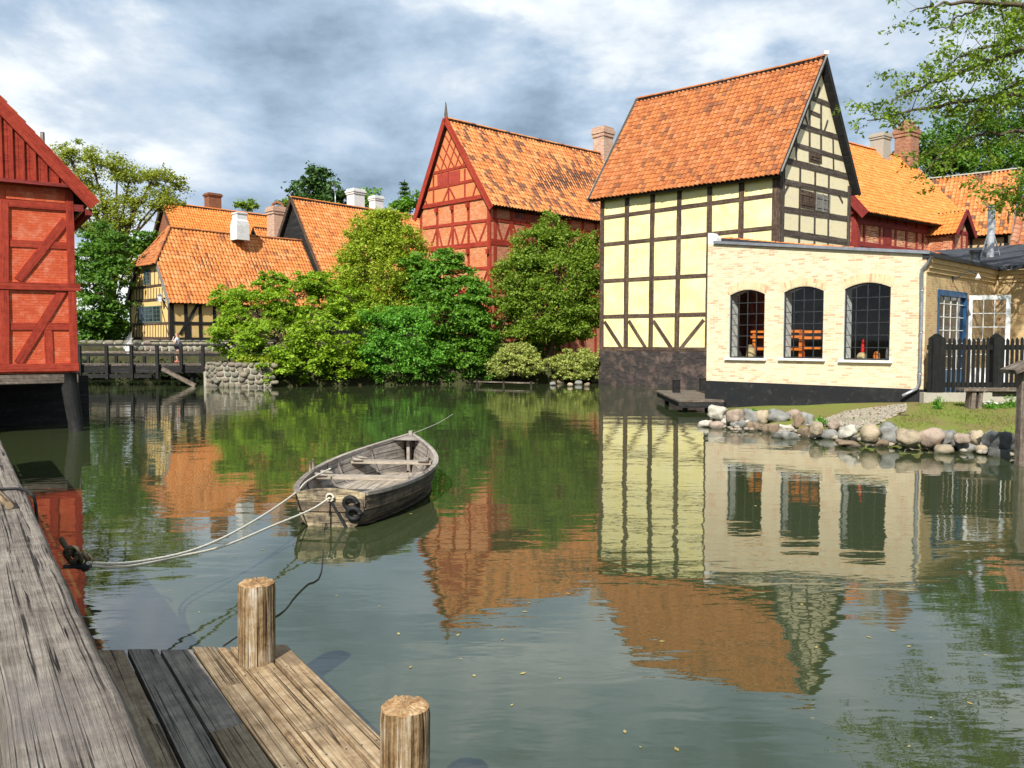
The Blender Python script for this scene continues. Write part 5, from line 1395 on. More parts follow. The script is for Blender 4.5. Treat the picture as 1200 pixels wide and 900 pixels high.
# ================================================================== FOOTBRIDGE
Z = Vector((0, 0, 1))
def footbridge():
    D0 = 44.0; D1 = 46.6; x0 = atD(84, 430, D0).x - 4; x1 = atD(246, 430, D0).x + .4
    zd = 1.17; zr = 2.18
    root = thing('footbridge', 'low black timber footbridge with plain railings behind the left red house', 'bridge', (x1, D0, zd))
    m = MB(); n = int((x1 - x0) / .19)
    for k in range(n):
        c = x0 + (k + .5) * .19; m.box((c, (D0 + D1) / 2, zd - .03 + random.uniform(-.004, .004)), (0, (D1 - D0) / 2 - .02, 0), (.088, 0, 0), (0, 0, .03))
    m.build('deck', M['timber_grey'], root)
    m = MB()
    for y in (D0 + .1, (D0 + D1) / 2, D1 - .1): m.bar((x0, y, zd - .26), (x1, y, zd - .26), .2, .38)
    m.bar((x0, D0 - .03, zd - .62), (x1 - 3.5, D0 - .03, zd - .62), .16, .2)
    m.build('girder', M['timber_black'], root)
    xs = [atD(x, 420, D0).x for x in (95, 126.5, 155.5, 185.5, 213.5, 239)]
    for i, x in enumerate(xs):
        m = MB(); m.box((x, D0 - .14, (zr + .40) / 2 if i < 4 else (zr + .9) / 2), (0, 0, (zr - .40) / 2 if i < 4 else (zr - .9) / 2), (.075, 0, 0), (0, .075, 0)); m.build('railing_post', M['timber_black'], root)
    m = MB(); m.bar((x0, D0 - .14, zr + .03), (x1 + .5, D0 - .14, zr + .03), .18, .09); m.build('handrail', M['timber_black'], root)
    m = MB(); m.bar((x0, D0 - .10, zd + .52), (x1 + .2, D0 - .10, zd + .52), .06, .14); m.build('middle_rail', M['timber_black'], root)
    for i in range(7):
        x = x1 - .3 - i * 1.6; m = MB(); m.box((x, D1 + .05, zd + .25), (0, 0, .36), (.07, 0, 0), (0, .07, 0)); m.build('railing_post', M['timber_black'], root)
    m = MB(); m.bar((x0, D1 + .05, zd + .62), (x1, D1 + .05, zd + .62), .16, .12); m.build('handrail', M['timber_grey'], root)
    m = MB(); a = atD(190, 432, D0 - .25); b = atD(229, 452, D0 - .1); m.bar(a, b, .2, .2); m.build('brace', M['timber_grey'], root)
    for x in (xs[0] - 2, xs[4] + .4):
        for y in (D0 + .4, D1 - .3):
            m = MB(); m.tube([(x, y, -1), (x, y, zd - .4)], .13, 8); m.build('pile', M['timber_black'], root)
footbridge()

# ------------------------------------------------------------------ stones
def mat_stone(name, cols, sc=2.0):
    t = NT(name, 0.85, 0.25); g = t.N.new('ShaderNodeNewGeometry'); r = g.outputs['Random Per Island']
    n = t.noise(t.map('Object'), sc * 2, 6, 0.65); f = t.noise(t.map('Object'), sc * 14, 5, 0.7)
    col = t.ramp(r, [((i + .5) / len(cols), c) for i, c in enumerate(cols)])
    col = t.mix(t.rng(n, .45, .7, 0, .6), col, (0.16, 0.15, 0.12)); col = t.mix(t.rng(f, .5, .8, 0, .5), col, (0.5, 0.47, 0.42))
    t.color(col); t.bump(t.math('ADD', n, t.math('MULTIPLY', f, .4)), .5, .03); return t.m
M['rubble'] = mat_stone('rubble', [(0.17, 0.15, 0.10), (0.25, 0.215, 0.15), (0.12, 0.115, 0.09), (0.20, 0.155, 0.12), (0.16, 0.16, 0.12)])
def stone_verts(c, rx, ry, rz, seed, sub=2, ax=None, rough=.16, box=.35):
    bm = bmesh.new(); bmesh.ops.create_icosphere(bm, subdivisions=sub, radius=1.0); o = Vector((seed * 3.17, seed * 1.3, seed * .77))
    V = []
    for v in bm.verts:
        p = v.co.copy(); q = p.normalized(); mx = max(abs(q.x), abs(q.y), abs(q.z)); p = q * ((1 - box) + box / mx * .8)
        p *= 1 + rough * mnoise.noise(q * 1.3 + o) * 1.6 + rough * .45 * mnoise.noise(q * 3.7 + o)
        V.append(Vector((p.x * rx, p.y * ry, p.z * rz)))
    F = [[v.index for v in f.verts] for f in bm.faces]; bm.free()
    if ax is not None: V = [ax @ v for v in V]
    return [v + Vector(c) for v in V], F
def stone_wall(name, label, path, z0, z1, sz=.4, th=.3, mat='rubble', cat='wall'):
    a0 = path[0]; root = thing(name, label, cat, (a0[0], a0[1], z0))
    mb = MB(); mo = MB(); sd_ = 0
    for i in range(len(path) - 1):
        a = Vector((*path[i], 0)); b = Vector((*path[i + 1], 0)); d = b - a; L = d.length; u = d / L; n = Vector((u.y, -u.x, 0))
        if n.dot(-a) < 0: n = -n
        z = z0; row = 0
        while z < z1 - .05:
            hh = min(sz * random.uniform(.65, 1.05), z1 - z + .03); x = -random.random() * .3
            while x < L:
                ww = sz * random.uniform(.7, 1.5); sd_ += 1
                R = Matrix((u, n, Z)).transposed()
                V, F = stone_verts(a + u * (x + ww / 2) + n * random.uniform(-.02, .04) + Z * (z + hh / 2), ww / 2 * 1.03, th / 2, hh / 2 * 1.05, sd_, 2, R, .12, .6)
                mb.raw(V, F, smooth=True); x += ww
            z += hh * .96
        mo.box((a + b) / 2 + Z * (z0 + z1 - .12) / 2 - n * .12, d / 2, n * .17, Z * ((z1 - z0) / 2 - .05))
    mb.build('stones', M[mat], root); mo.build('mortar', M['concrete'], root); return root
stone_wall('retaining_wall', 'rounded fieldstone retaining wall at the water beside the footbridge end', [(-16.2, 46.5), (-16.25, 43.9), (-15.6, 43.05), (-14.2, 42.75), (-12.6, 42.8)], -.4, 1.30, .36)
stone_wall('terrace_wall', 'grey fieldstone terrace wall under the yellow cottage', [(-30, 54.2), (-23.5, 53.6), (-14, 53.6)], 1.0, 2.45, .5)

# ------------------------------------------------------------------ person on the path behind the bridge
def skin_mesh(name, joints, edges, mat, parent, root_i=0, sub=1, smooth=True):
    me = bpy.data.meshes.new(name); me.from_pydata([j[0] for j in joints], edges, []); me.update()
    o = bpy.data.objects.new(name, me); COL.objects.link(o)
    sk = o.modifiers.new('skin', 'SKIN'); sk.use_smooth_shade = True
    for i, j in enumerate(joints):
        r = j[1]; me.skin_vertices[0].data[i].radius = (r, r) if not isinstance(r, tuple) else r
        me.skin_vertices[0].data[i].use_root = (i == root_i)
    if sub: sb = o.modifiers.new('sub', 'SUBSURF'); sb.levels = sub; sb.render_levels = sub
    me.materials.append(mat); 
    if parent: o.parent = parent
    return o
def person():
    b = atD(208.5, 421.5, 48.5); b.z = 1.17
    root = thing('person', 'person in white top and dark shorts walking with a hand raised to the face', 'person', b)
    M['skin'] = mat_plain('skin', (0.62, 0.36, 0.26), 0.5, var=.08); M['cloth_white'] = mat_plain('cloth_white', (0.75, 0.75, 0.77), 0.8, var=.08)
    M['cloth_dark'] = mat_plain('cloth_dark', (0.03, 0.035, 0.06), 0.8, var=.2); M['hair'] = mat_plain('hair', (0.22, 0.12, 0.06), 0.6); M['shoe'] = mat_plain('shoe', (0.5, 0.12, 0.08), 0.6)
    # walking towards the left (-x); joints in local metres
    J = [((0, 0, .95), .13), ((0, 0, 1.12), .115), ((-.01, 0, 1.32), .135), ((-.02, 0, 1.44), .07), ((-.03, 0, 1.52), .05), ((-.05, 0, 1.62), .095), ((-.05, 0, 1.70), .075),
         ((0, .09, .90), .095), ((-.10, .09, .50), .06), ((-.10, .09, .30), .055), ((-.06, .09, .09), .038), ((-.20, .09, .03), .035),
         ((0, -.09, .90), .095), ((.10, -.09, .50), .06), ((.20, -.09, .28), .055), ((.27, -.09, .10), .038), ((.15, -.09, .04), .035),
         ((-.01, -.18, 1.38), .055), ((-.02, -.26, 1.13), .042), ((-.20, -.20, 1.30), .035), ((-.17, -.10, 1.52), .03),
         ((-.01, .18, 1.38), .055), ((.05, .24, 1.13), .042), ((-.08, .24, .93), .034), ((-.13, .24, .86), .03)]
    E = [(0, 1), (1, 2), (2, 3), (3, 4), (4, 5), (5, 6), (0, 7), (7, 8), (8, 9), (9, 10), (10, 11), (0, 12), (12, 13), (13, 14), (14, 15), (15, 16), (2, 17), (17, 18), (18, 19), (19, 20), (2, 21), (21, 22), (22, 23), (23, 24)]
    skin_mesh('body', J, E, M['skin'], root, 0, 1)
    skin_mesh('shirt', [((0, 0, .97), .155), ((0, 0, 1.12), .145), ((-.01, 0, 1.32), .16), ((-.02, 0, 1.43), .09), ((-.01, -.19, 1.38), .075), ((-.02, -.25, 1.22), .062), ((-.01, .19, 1.38), .075), ((.03, .23, 1.22), .062)],
              [(0, 1), (1, 2), (2, 3), (2, 4), (4, 5), (2, 6), (6, 7)], M['cloth_white'], root, 0, 1)
    skin_mesh('shorts', [((0, 0, .98), .16), ((0, .09, .88), .12), ((-.05, .09, .68), .10), ((0, -.09, .88), .12), ((.05, -.09, .68), .10)], [(0, 1), (1, 2), (0, 3), (3, 4)], M['cloth_dark'], root, 0, 1)
    skin_mesh('hair', [((-.02, 0, 1.72), .095), ((.03, 0, 1.66), .085), ((.06, 0, 1.55), .06), ((.07, 0, 1.42), .04)], [(0, 1), (1, 2), (2, 3)], M['hair'], root, 0, 1)
    h = MB(); h.tube([(.10, -.1, 1.15), (.19, -.12, 1.02), (.2, -.12, .85)], [.05, .13, .11], 8); bag = h.v
    o = MB(); o.tube([b + Vector((.19, -.1, 1.16)), b + Vector((.22, -.1, 1.04)), b + Vector((.22, -.1, .86))], [.06, .13, .12], 10); o.build('shoulder_bag', M['cloth_dark'], root)
    f = MB()
    for (x, y, z) in ((-.13, .09, .04), (.21, -.09, .05)): f.box(b + Vector((x, y, z - .01)), (.13, 0, 0), (0, .05, 0), (0, 0, .035))
    f.build('shoes', M['shoe'], root)
person()

# ------------------------------------------------------------------ white iron gate by the cottage
def small_gate():
    D = 53.0; root = thing('white_fan_gate', 'pale fan of slender palings standing left of the cottage', 'gate', atD(150, 413, D))
    m = MB(); b = atD(153, 416, D)
    for k in range(8):
        t = atD(143 + k * 1.6, 402 - k * 2.0, D); f = atD(150 + k * .5, 416, D); m.tube([f, t], [.03, .025], 5)
    m.tube([atD(145, 408, D), atD(156, 396, D)], .03, 5); m.build('palings', M['frame_white'], root)
small_gate()

# ------------------------------------------------------------------ jetty at the warehouse
def jetty():
    a = atZ(785, 466, .42); zt = .42; Dn = 30.3; Df = 34.5
    x0 = atZ(786, 464, zt).x
    root = thing('jetty', 'small plank landing stage between the warehouse plinth and the brick workshop', 'jetty', (x0, 33, 0))
    y0 = atZ(790, 469, zt).y; y1 = atZ(800, 457.5, zt).y
    m = MB(); xl = atZ(786, 466, zt).x; xr = xl + 1.6; n = 10
    for k in range(n):
        y = y0 + (y1 - y0) * (k + .5) / n; m.box(((xl + xr) / 2 + .02 * k, y, zt - .03), ((xr - xl) / 2, 0, 0), (0, (y1 - y0) / n / 2 - .012, 0), (0, 0, .03))
    m.build('deck', M['timber_grey'], root)
    m = MB(); m.box(((xl + xr) / 2, y0 - .05, zt - .16), ((xr - xl) / 2 - .02, 0, 0), (0, .05, 0), (0, 0, .10)); m.bar((xl + .1, y0, zt - .16), (xl + .3, y1, zt - .16), .1, .18); m.build('beam', M['timber_black'], root)
    for (x, y) in ((xl + .3, y0 + .2), (xr, y0 + .2), (xl + .6, y1 - .3)):
        m = MB(); m.tube([(x, y, -1), (x, y, zt - .08)], .09, 8); m.build('pile', M['timber_black'], root)
    for (px, yb, yt, lab) in ((792.5, 460, 446, 'black mooring bollard on the left of the landing stage'), (824, 458, 444, 'black mooring bollard by the corner of the brick workshop')):
        q = atZ(px, yb, zt); top = atD(px, yt, q.y).z
        m = MB(); m.box((q.x, q.y, (zt + top) / 2), (.13, 0, 0), (0, .13, 0), (0, 0, (top - zt) / 2)); m.box((q.x, q.y, top + .015), (.14, 0, 0), (0, .14, 0), (0, 0, .02))
        tag(m.build('bollard', M['timber_black']), lab, 'bollard', 'bollards on the landing stage')
jetty()
def low_plank():
    root = thing('landing_plank', 'short low plank landing at the foot of the bushes left of the warehouse', 'landing', atZ(575, 446, .2))
    m = MB(); a = atZ(556, 447, .22); b = atZ(626, 449, .22)
    m.bar(a, b, .22, .06, mi=0); m.build('plank', M['timber_grey'], root)
    m = MB()
    for t in (.05, .5, .95):
        p = a.lerp(b, t); m.tube([(p.x, p.y - .1, -1), (p.x, p.y - .1, .3)], .07, 7)
    m.build('post', M['timber_grey'], root)
low_plank()

# ================================================================== YARD AT THE RIGHT: fence, bench, boulders, ducks
def picket_fence():
    D = 23.2; zb = .99; xa = atD(1086, 440, D).x; xb = 16.6
    root = thing('picket_fence', 'black picket fence on a pale concrete kerb right of the brick workshop', 'fence', (xa, D, .7))
    m = MB(); m.box(((xa + xb) / 2, D + .05, .80), ((xb - xa) / 2 + .1, 0, 0), (0, .12, 0), (0, 0, .20)); m.build('kerb', M['concrete'], root)
    for (px0, px1) in ((1091.5, 1103.5), (1162.5, 1172.5)):
        x0 = atD(px0, 430, D).x; x1 = atD(px1, 430, D).x; m = MB(); hw = (x1 - x0) / 2; c = (x0 + x1) / 2; top = 2.56
        m.box((c, D + .04, (1.0 + top) / 2), (0, 0, (top - 1.0) / 2), (hw, 0, 0), (0, .11, 0))
        pts = [(c - hw, D - .07, top), (c + hw, D - .07, top), (c, D - .07, top + .11)]; pb = [(p[0], D + .15, p[2]) for p in pts]
        m.face(pts); m.face(pb[::-1]); m.face([pts[0], pts[2], pb[2], pb[0]]); m.face([pts[1], pts[2], pb[2], pb[1]])
        m.build('fence_post', M['fence_black_shaded'], root)
    for z in (2.28, 1.22): m = MB(); m.box(((xa + xb) / 2, D, z), ((xb - xa) / 2, 0, 0), (0, .03, 0), (0, 0, .07)); m.build('fence_rail', M['fence_black_shaded'], root)
    x = xa + .05; k = 0
    while x < xb:
        c = atD(0, 0, 1); m = MB(); w = .042; top = 2.50 + random.uniform(-.02, .02); tl = random.uniform(-.006, .006)
        px = x / D * FPX + 600
        if not (1090 < px < 1104.5 or 1161.5 < px < 1173):
            yy = D - .045
            m.box((x + tl, yy, (1.02 + top) / 2), (tl, 0, (top - 1.02) / 2), (w, 0, 0), (0, .012, 0))
            q = [(x + 2 * tl - w, yy, top), (x + 2 * tl + w, yy, top), (x + 2 * tl, yy, top + .06)]
            q2 = [(a[0], yy + .02, a[2]) for a in q]; m.face(q); m.face([q[0], q[2], q2[2], q2[0]])
            m.build('picket', M['fence_black_shaded'], root)
        x += .137
picket_fence()
def bench():
    D = 21.6; zt = 1.18; x0 = atD(1127, 455, D).x; x1 = 14.6; root = thing('bench', 'weathered grey plank bench in front of the black picket fence', 'bench', (x0, D, .68))
    m = MB(); m.box(((x0 + x1) / 2, D, zt), ((x1 - x0) / 2, 0, 0), (0, .11, 0), (0, 0, .035)); m.box(((x0 + x1) / 2 + .05, D + .26, zt), ((x1 - x0) / 2, 0, 0), (0, .11, 0), (0, 0, .035)); m.build('seat', M['timber_grey'], root)
    for x in (atD(1140, 460, D).x, atD(1148, 460, D).x, x1 - .5, x1 - .3):
        m = MB(); m.box((x, D + .1, (zt + .62) / 2 - .02), (.02 * (1 if x < 13 else -1), 0, (zt - .66) / 2), (.055, 0, 0), (0, .15, 0)); m.build('leg', M['timber_grey'], root)
    m = MB(); m.box(((x0 + x1) / 2 + .3, D + .12, zt - .12), ((x1 - x0) / 2 - .6, 0, 0), (0, .03, 0), (0, 0, .07)); m.build('apron', M['timber_grey'], root)
bench()
def post_box():
    D = 16.2; p = atD(1198.5, 480, D); root = thing('feeding_post', 'grey timber post with a slanted roof board at the right edge of the bank', 'post', (p.x, D, .3))
    zt = atD(1198, 433, D).z; m = MB(); m.box((p.x, D, (zt - .2) / 2 + .05), (0, 0, (zt + .2) / 2), (.085, 0, 0), (0, .085, 0)); m.build('post', M['timber_grey'], root)
    a = atD(1181.5, 435.5, D - .1); b = atD(1206, 425, D - .1); m = MB(); m.bar(a, b, .5, .09); c = b + (b - a) * 1.0; c.z = a.z; m.bar(b, c, .5, .09); m.build('roof_board', M['timber_grey'], root)
post_box()

STC = {'pink': (0.40, 0.31, 0.24), 'grey': (0.27, 0.265, 0.24), 'pale': (0.56, 0.52, 0.43), 'sandy': (0.43, 0.35, 0.24), 'dark grey': (0.10, 0.10, 0.095), 'brown': (0.26, 0.19, 0.125)}
def mat_boulder(nm, c):
    t = NT('boulder_' + nm.replace(' ', '_'), .8, .3); n = t.noise(t.map('Object'), 3.5, 6, .65); f = t.noise(t.map('Object'), 26, 5, .75); v = t.vor(t.map('Object'), 45)
    col = t.mix(t.rng(n, .42, .66, 0, .8), c, tuple(x * .5 for x in c)); col = t.mix(t.rng(f, .52, .72, 0, .6), col, tuple(min(1, x * 1.45) for x in c)); col = t.mix(t.rng(v, .0, .12, .5, 0), col, tuple(x * .35 for x in c))
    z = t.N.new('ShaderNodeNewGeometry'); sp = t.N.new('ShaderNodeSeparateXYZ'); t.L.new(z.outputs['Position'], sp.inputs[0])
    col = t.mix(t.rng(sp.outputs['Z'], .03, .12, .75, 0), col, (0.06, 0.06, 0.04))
    t.color(col); t.bump(t.math('ADD', n, t.math('MULTIPLY', f, .45)), 1.0, .05); return t.m
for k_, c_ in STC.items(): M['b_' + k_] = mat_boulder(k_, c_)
ORD = ['first', 'second', 'third', 'fourth', 'fifth', 'sixth', 'seventh', 'eighth', 'ninth', 'tenth', 'eleventh', 'twelfth', 'thirteenth', 'fourteenth', 'fifteenth', 'sixteenth', 'seventeenth', 'eighteenth', 'nineteenth', 'twentieth',
       'twenty-first', 'twenty-second', 'twenty-third', 'twenty-fourth', 'twenty-fifth', 'twenty-sixth', 'twenty-seventh', 'twenty-eighth', 'twenty-ninth', 'thirtieth']
def boulders():
    # (px, py, half-width px, half-height px, colour)
    top = [(841, 484, 11, 8, 'pale'), (861, 488, 11, 8, 'pink'), (882, 488, 13, 8, 'grey'), (893, 489, 9, 8, 'sandy'), (912, 489, 13, 9, 'grey'), (929, 488, 9, 8, 'pink'), (936, 494, 7, 7, 'brown'), (946, 494, 8, 9, 'grey'),
           (957, 502, 7, 8, 'sandy'), (977, 499, 7, 6, 'pink'), (994, 506, 13, 8, 'pale'), (1020, 508, 11, 10, 'sandy'), (1042, 508, 12, 11, 'grey'), (1064, 513, 14, 10, 'sandy'), (1091, 513, 14, 11, 'pink'), (1109, 513, 9, 9, 'grey'), (1127, 514, 9, 6, 'pink'),
           (1144, 513, 9, 9, 'sandy'), (1161, 515, 10, 10, 'pale'), (1177, 518, 15, 11, 'dark grey')]
    low = [(826, 497, 9, 4, 'pale'), (840, 499, 9, 5, 'pink'), (851, 496, 6, 6, 'pale'), (864, 498, 9, 6, 'grey'), (874, 498, 6, 6, 'pale'), (886, 501, 9, 6, 'brown'), (904, 504, 9, 7, 'brown'), (924, 503, 11, 5, 'pale'), (921, 510, 12, 5, 'grey'), (943, 509, 8, 8, 'brown'), (970, 510, 11, 7, 'grey'),
           (994, 520, 12, 4, 'brown'), (1033, 520, 7, 5, 'brown'), (1105, 527, 11, 6, 'sandy'), (1131, 524, 14, 7, 'grey'), (1152, 528, 9, 6, 'sandy'), (1170, 531, 12, 7, 'dark grey'), (1196, 528, 11, 13, 'dark grey')]
    n = 0
    for row, lst, zc in (('upper', top, .30), ('lower', low, .07)):
        for i, (px, py, hw, hh, c) in enumerate(lst):
            p = atZ(px, py, zc + (.0 if row == 'upper' else 0)); sc = p.y / FPX; n += 1
            rx = hw * sc * 1.07; rz = hh * sc * 1.14; ry = rx * random.uniform(.7, .95)
            rot = Matrix.Rotation(random.uniform(-.5, .5) - .7, 3, 'Z') @ Matrix.Rotation(random.uniform(-.2, .2), 3, 'Y')
            V, F = stone_verts((0, 0, 0), rx, ry, rz, n + 40, 3, rot, .20 if c in ('pink', 'sandy') else .34, .3 if c in ('pink', 'sandy') else .65)
            mb = MB(); mb.raw([v + p for v in V], F, smooth=True)
            shp = 'rounded' if c in ('pink', 'sandy') else 'rough'
            o = thing
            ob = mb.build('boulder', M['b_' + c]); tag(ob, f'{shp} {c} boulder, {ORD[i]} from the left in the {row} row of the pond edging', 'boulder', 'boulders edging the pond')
    # stones at the foot of the bushes left of the warehouse
    for i, (px, py, r) in enumerate(((648, 450, 4), (657, 448, 5), (668, 451, 4), (678, 449, 5), (688, 451, 4), (698, 447, 6))):
        p = atZ(px, py, .08); s_ = p.y / FPX * r; V, F = stone_verts((0, 0, 0), s_, s_ * .8, s_ * .7, i + 90, 2, None, .2, .4); mb = MB(); mb.raw([v + p for v in V], F, smooth=True)
        tag(mb.build('boulder', M['b_' + ('grey', 'brown', 'sandy')[i % 3]]), f'small stone, {ORD[i]} from the left under the grey-green bushes beside the warehouse', 'boulder', 'stones under the bushes')
boulders()

def yard_stuff():
    # grass blades on the lawn
    rng = np.random.default_rng(5); N = 26000; P = np.column_stack([rng.uniform(6, 17, N), rng.uniform(14.5, 23, N)]); h, sd = bank(P)
    nz = np.array([mnoise.noise(Vector((p[0] * .9, p[1] * .9, 7))) for p in P])
    ok = (sd > .55) & (nz > -.18 + rng.normal(0, .12, N)) & ~((P[:, 0] < 11.2) & (P[:, 1] > 19.2 + (P[:, 0] - 8) * .95)); P = P[ok]; h = h[ok]; N = len(P)
    gz = np.array([mnoise.noise(Vector((p[0] * .6, p[1] * .6, 3))) for p in P]) * 0.05
    a = rng.uniform(0, 2 * np.pi, N); w = .012; L = rng.uniform(.03, .085, N); t = rng.normal(0, .03, (N, 2)); base = np.column_stack([P, h + gz - .01]); d = np.column_stack([np.cos(a) * w, np.sin(a) * w, 0 * a])
    tip = base + np.column_stack([t, L]); V = np.stack([base - d, base + d, tip], 1).reshape(-1, 3)
    tag(np_mesh('grass', V, 3, mat_leaf('grass_mat', (0.09, 0.13, 0.02), (0.20, 0.25, 0.05), (0.30, 0.28, 0.10), .3)), 'short green grass between fence and boulders', 'grass', kind='stuff')
    # cobbles below the workshop wall
    mb = MB(); n = 0
    for k in range(5000):
        px = random.uniform(940, 1062); py = random.uniform(470, 492); 
        lim = 494 - (px - 940) * .16
        if py > lim or py < 469 + max(0, 1000 - px) * .13 : continue
        p = atZ(px, py, .74 + .0 * px)
        zz, sdd = bank(np.array([[p.x, p.y]])); 
        if sdd[0] < .35: continue
        r = random.uniform(.02, .05); n += 1
        V, F = stone_verts((0, 0, 0), r * 1.2, r, r * .6, k, 1, Matrix.Rotation(random.random() * 3, 3, 'Z'), .15, .2); q = Vector((p.x, p.y, float(zz[0]) + .02)); mb.raw([v + q for v in V], F, smooth=True)
    for k in range(240):
        px = random.uniform(832, 1190); py = np.interp(px, (830, 900, 1000, 1100, 1190), (503, 508, 520, 528, 535)) - random.uniform(2, 14); q = atZ(px, py, .06); r = random.uniform(.04, .10)
        V, F = stone_verts((0, 0, 0), r * 1.3, r, r * .7, k + 999, 1, Matrix.Rotation(random.random() * 3, 3, 'Z'), .2, .4); mb.raw([v + q for v in V], F, smooth=True)
    M['cobble'] = mat_stone('cobble', [(0.30, 0.26, 0.19), (0.38, 0.33, 0.25), (0.24, 0.22, 0.18), (0.33, 0.26, 0.19)])
    tag(mb.build('cobbles', M['cobble']), 'small cobbles sloping down from the workshop wall', 'cobbles', kind='stuff')
yard_stuff()

def ducks():
    M['duck'] = mat_plain('duck', (0.06, 0.042, 0.028), 0.8, var=.6, scale=22); M['duck_head'] = mat_plain('duck_head', (0.02, 0.03, 0.022), .6); M['bill'] = mat_plain('bill', (0.45, 0.33, 0.08), .5)
    for (px, py, ang, sit, lab) in ((1060, 488, 2.7, .7, 'dark duck sitting on the grass below the downpipe'), (1168, 499, .3, .75, 'dark duck resting near the right end of the lawn'),
                               (1006, 494, 2.9, 1, 'brown duck sitting behind the pale boulders left of the lawn'), (1028, 499, .4, 1, 'brown duck sitting at the near left corner of the lawn'), (903, 480, .4, .7, 'small brown duck on the stones below the workshop plinth')):
        p = atZ(px, py + 3, .5); zz, sd_ = bank(np.array([[p.x, p.y]])); p = atZ(px, py + 3, float(zz[0])) ; p.z -= .0
        root = thing('duck', lab, 'duck', p, 'ducks on the bank'); root.rotation_euler = (0, 0, 0)
        c, s = cos(ang), sin(ang); R = Matrix.Rotation(ang, 3, 'Z'); k = .6
        P = lambda x, y, z: p + R @ Vector((x * k, y * k, z * k))
        spine = [(-.24, .13, .012), (-.19, .12, .045), (-.10, .10, .085), (0, .10, .10), (.09, .115, .09), (.15, .15, .062), (.17, .20, .036), (.18, .235, .036), (.205, .255, .042), (.235, .25, .030), (.25, .245, .012)]
        m = MB(); m.tube([P(x, 0, z) for x, z, r in spine], [r * k for x, z, r in spine], 12); m.build('body', M['duck'], root)
        m = MB(); m.tube([P(.245, 0, .245), P(.29, 0, .235), P(.31, 0, .232)], [.014, .012, .006], 6); m.build('bill', M['bill'], root)
        for sy in (-1, 1):
            m = MB(); m.tube([P(.08, sy * .085, .12), P(-.02, sy * .10, .12), P(-.14, sy * .06, .13), P(-.22, sy * .02, .14)], [.02, .05, .04, .008], 8); m.build('wing', M['duck'], root)
ducks()

# ================================================================== ROWING BOAT
M['boat_grey'] = mat_wood('boat_grey', [(0.3, (0.13, 0.11, 0.095)), (0.5, (0.26, 0.225, 0.19)), (0.72, (0.42, 0.37, 0.32))], (1.2, 30), 0.4)
M['boat_floor'] = mat_wood('boat_floor', [(0.3, (0.22, 0.18, 0.14)), (0.55, (0.38, 0.32, 0.25)), (0.75, (0.50, 0.43, 0.35))], (1.2, 22), 0.3)
M['boat_hull'] = mat_wood('boat_hull', [(0.3, (0.035, 0.028, 0.022)), (0.5, (0.09, 0.07, 0.05)), (0.72, (0.22, 0.16, 0.10))], (0.8, 14), 0.4)
M['boat_stern'] = mat_wood('boat_stern', [(0.34, (0.06, 0.05, 0.04)), (0.48, (0.24, 0.19, 0.12)), (0.66, (0.55, 0.44, 0.26))], (1.3, 12), 0.7)
M['rubber'] = mat_plain('rubber', (0.015, 0.015, 0.016), .6)
M['rope_white'] = mat_plain('rope_white', (0.60, 0.55, 0.45), .9, var=.35, scale=60)
M['rope_brown'] = mat_plain('rope_brown', (0.10, 0.075, 0.045), .9, var=.5, scale=50)
ST = Vector((-2.42, 10.86, 0)); BW = Vector((-1.90, 15.35, 0)); BL = (BW - ST).length; BY = (BW - ST).normalized(); BX = Vector((BY.y, -BY.x, 0))
def bl(x, y, z): return ST + BX * x + BY * y + Z * z
TS = np.array([0, .13, .26, .39, .57, .68, .78, .88, .95, 1.0]); HB = np.array([.48, .70, .83, .91, .89, .78, .61, .38, .19, .03]); ZG = np.array([.46, .44, .44, .45, .49, .53, .58, .63, .68, .72])
def hb(t): return float(np.interp(t, TS, HB))
def zg(t): return float(np.interp(t, TS, ZG))
def smooth_prof():
    global TS, HB, ZG
    t2 = np.linspace(0, 1, 29); 
    c1 = np.polyfit(TS, HB, 6); h2 = np.polyval(c1, t2); h2[0] = .48; h2[-1] = .03; c2 = np.polyfit(TS, ZG, 3); TS, HB, ZG = t2, np.maximum(h2, .03), np.polyval(c2, t2)
smooth_prof()
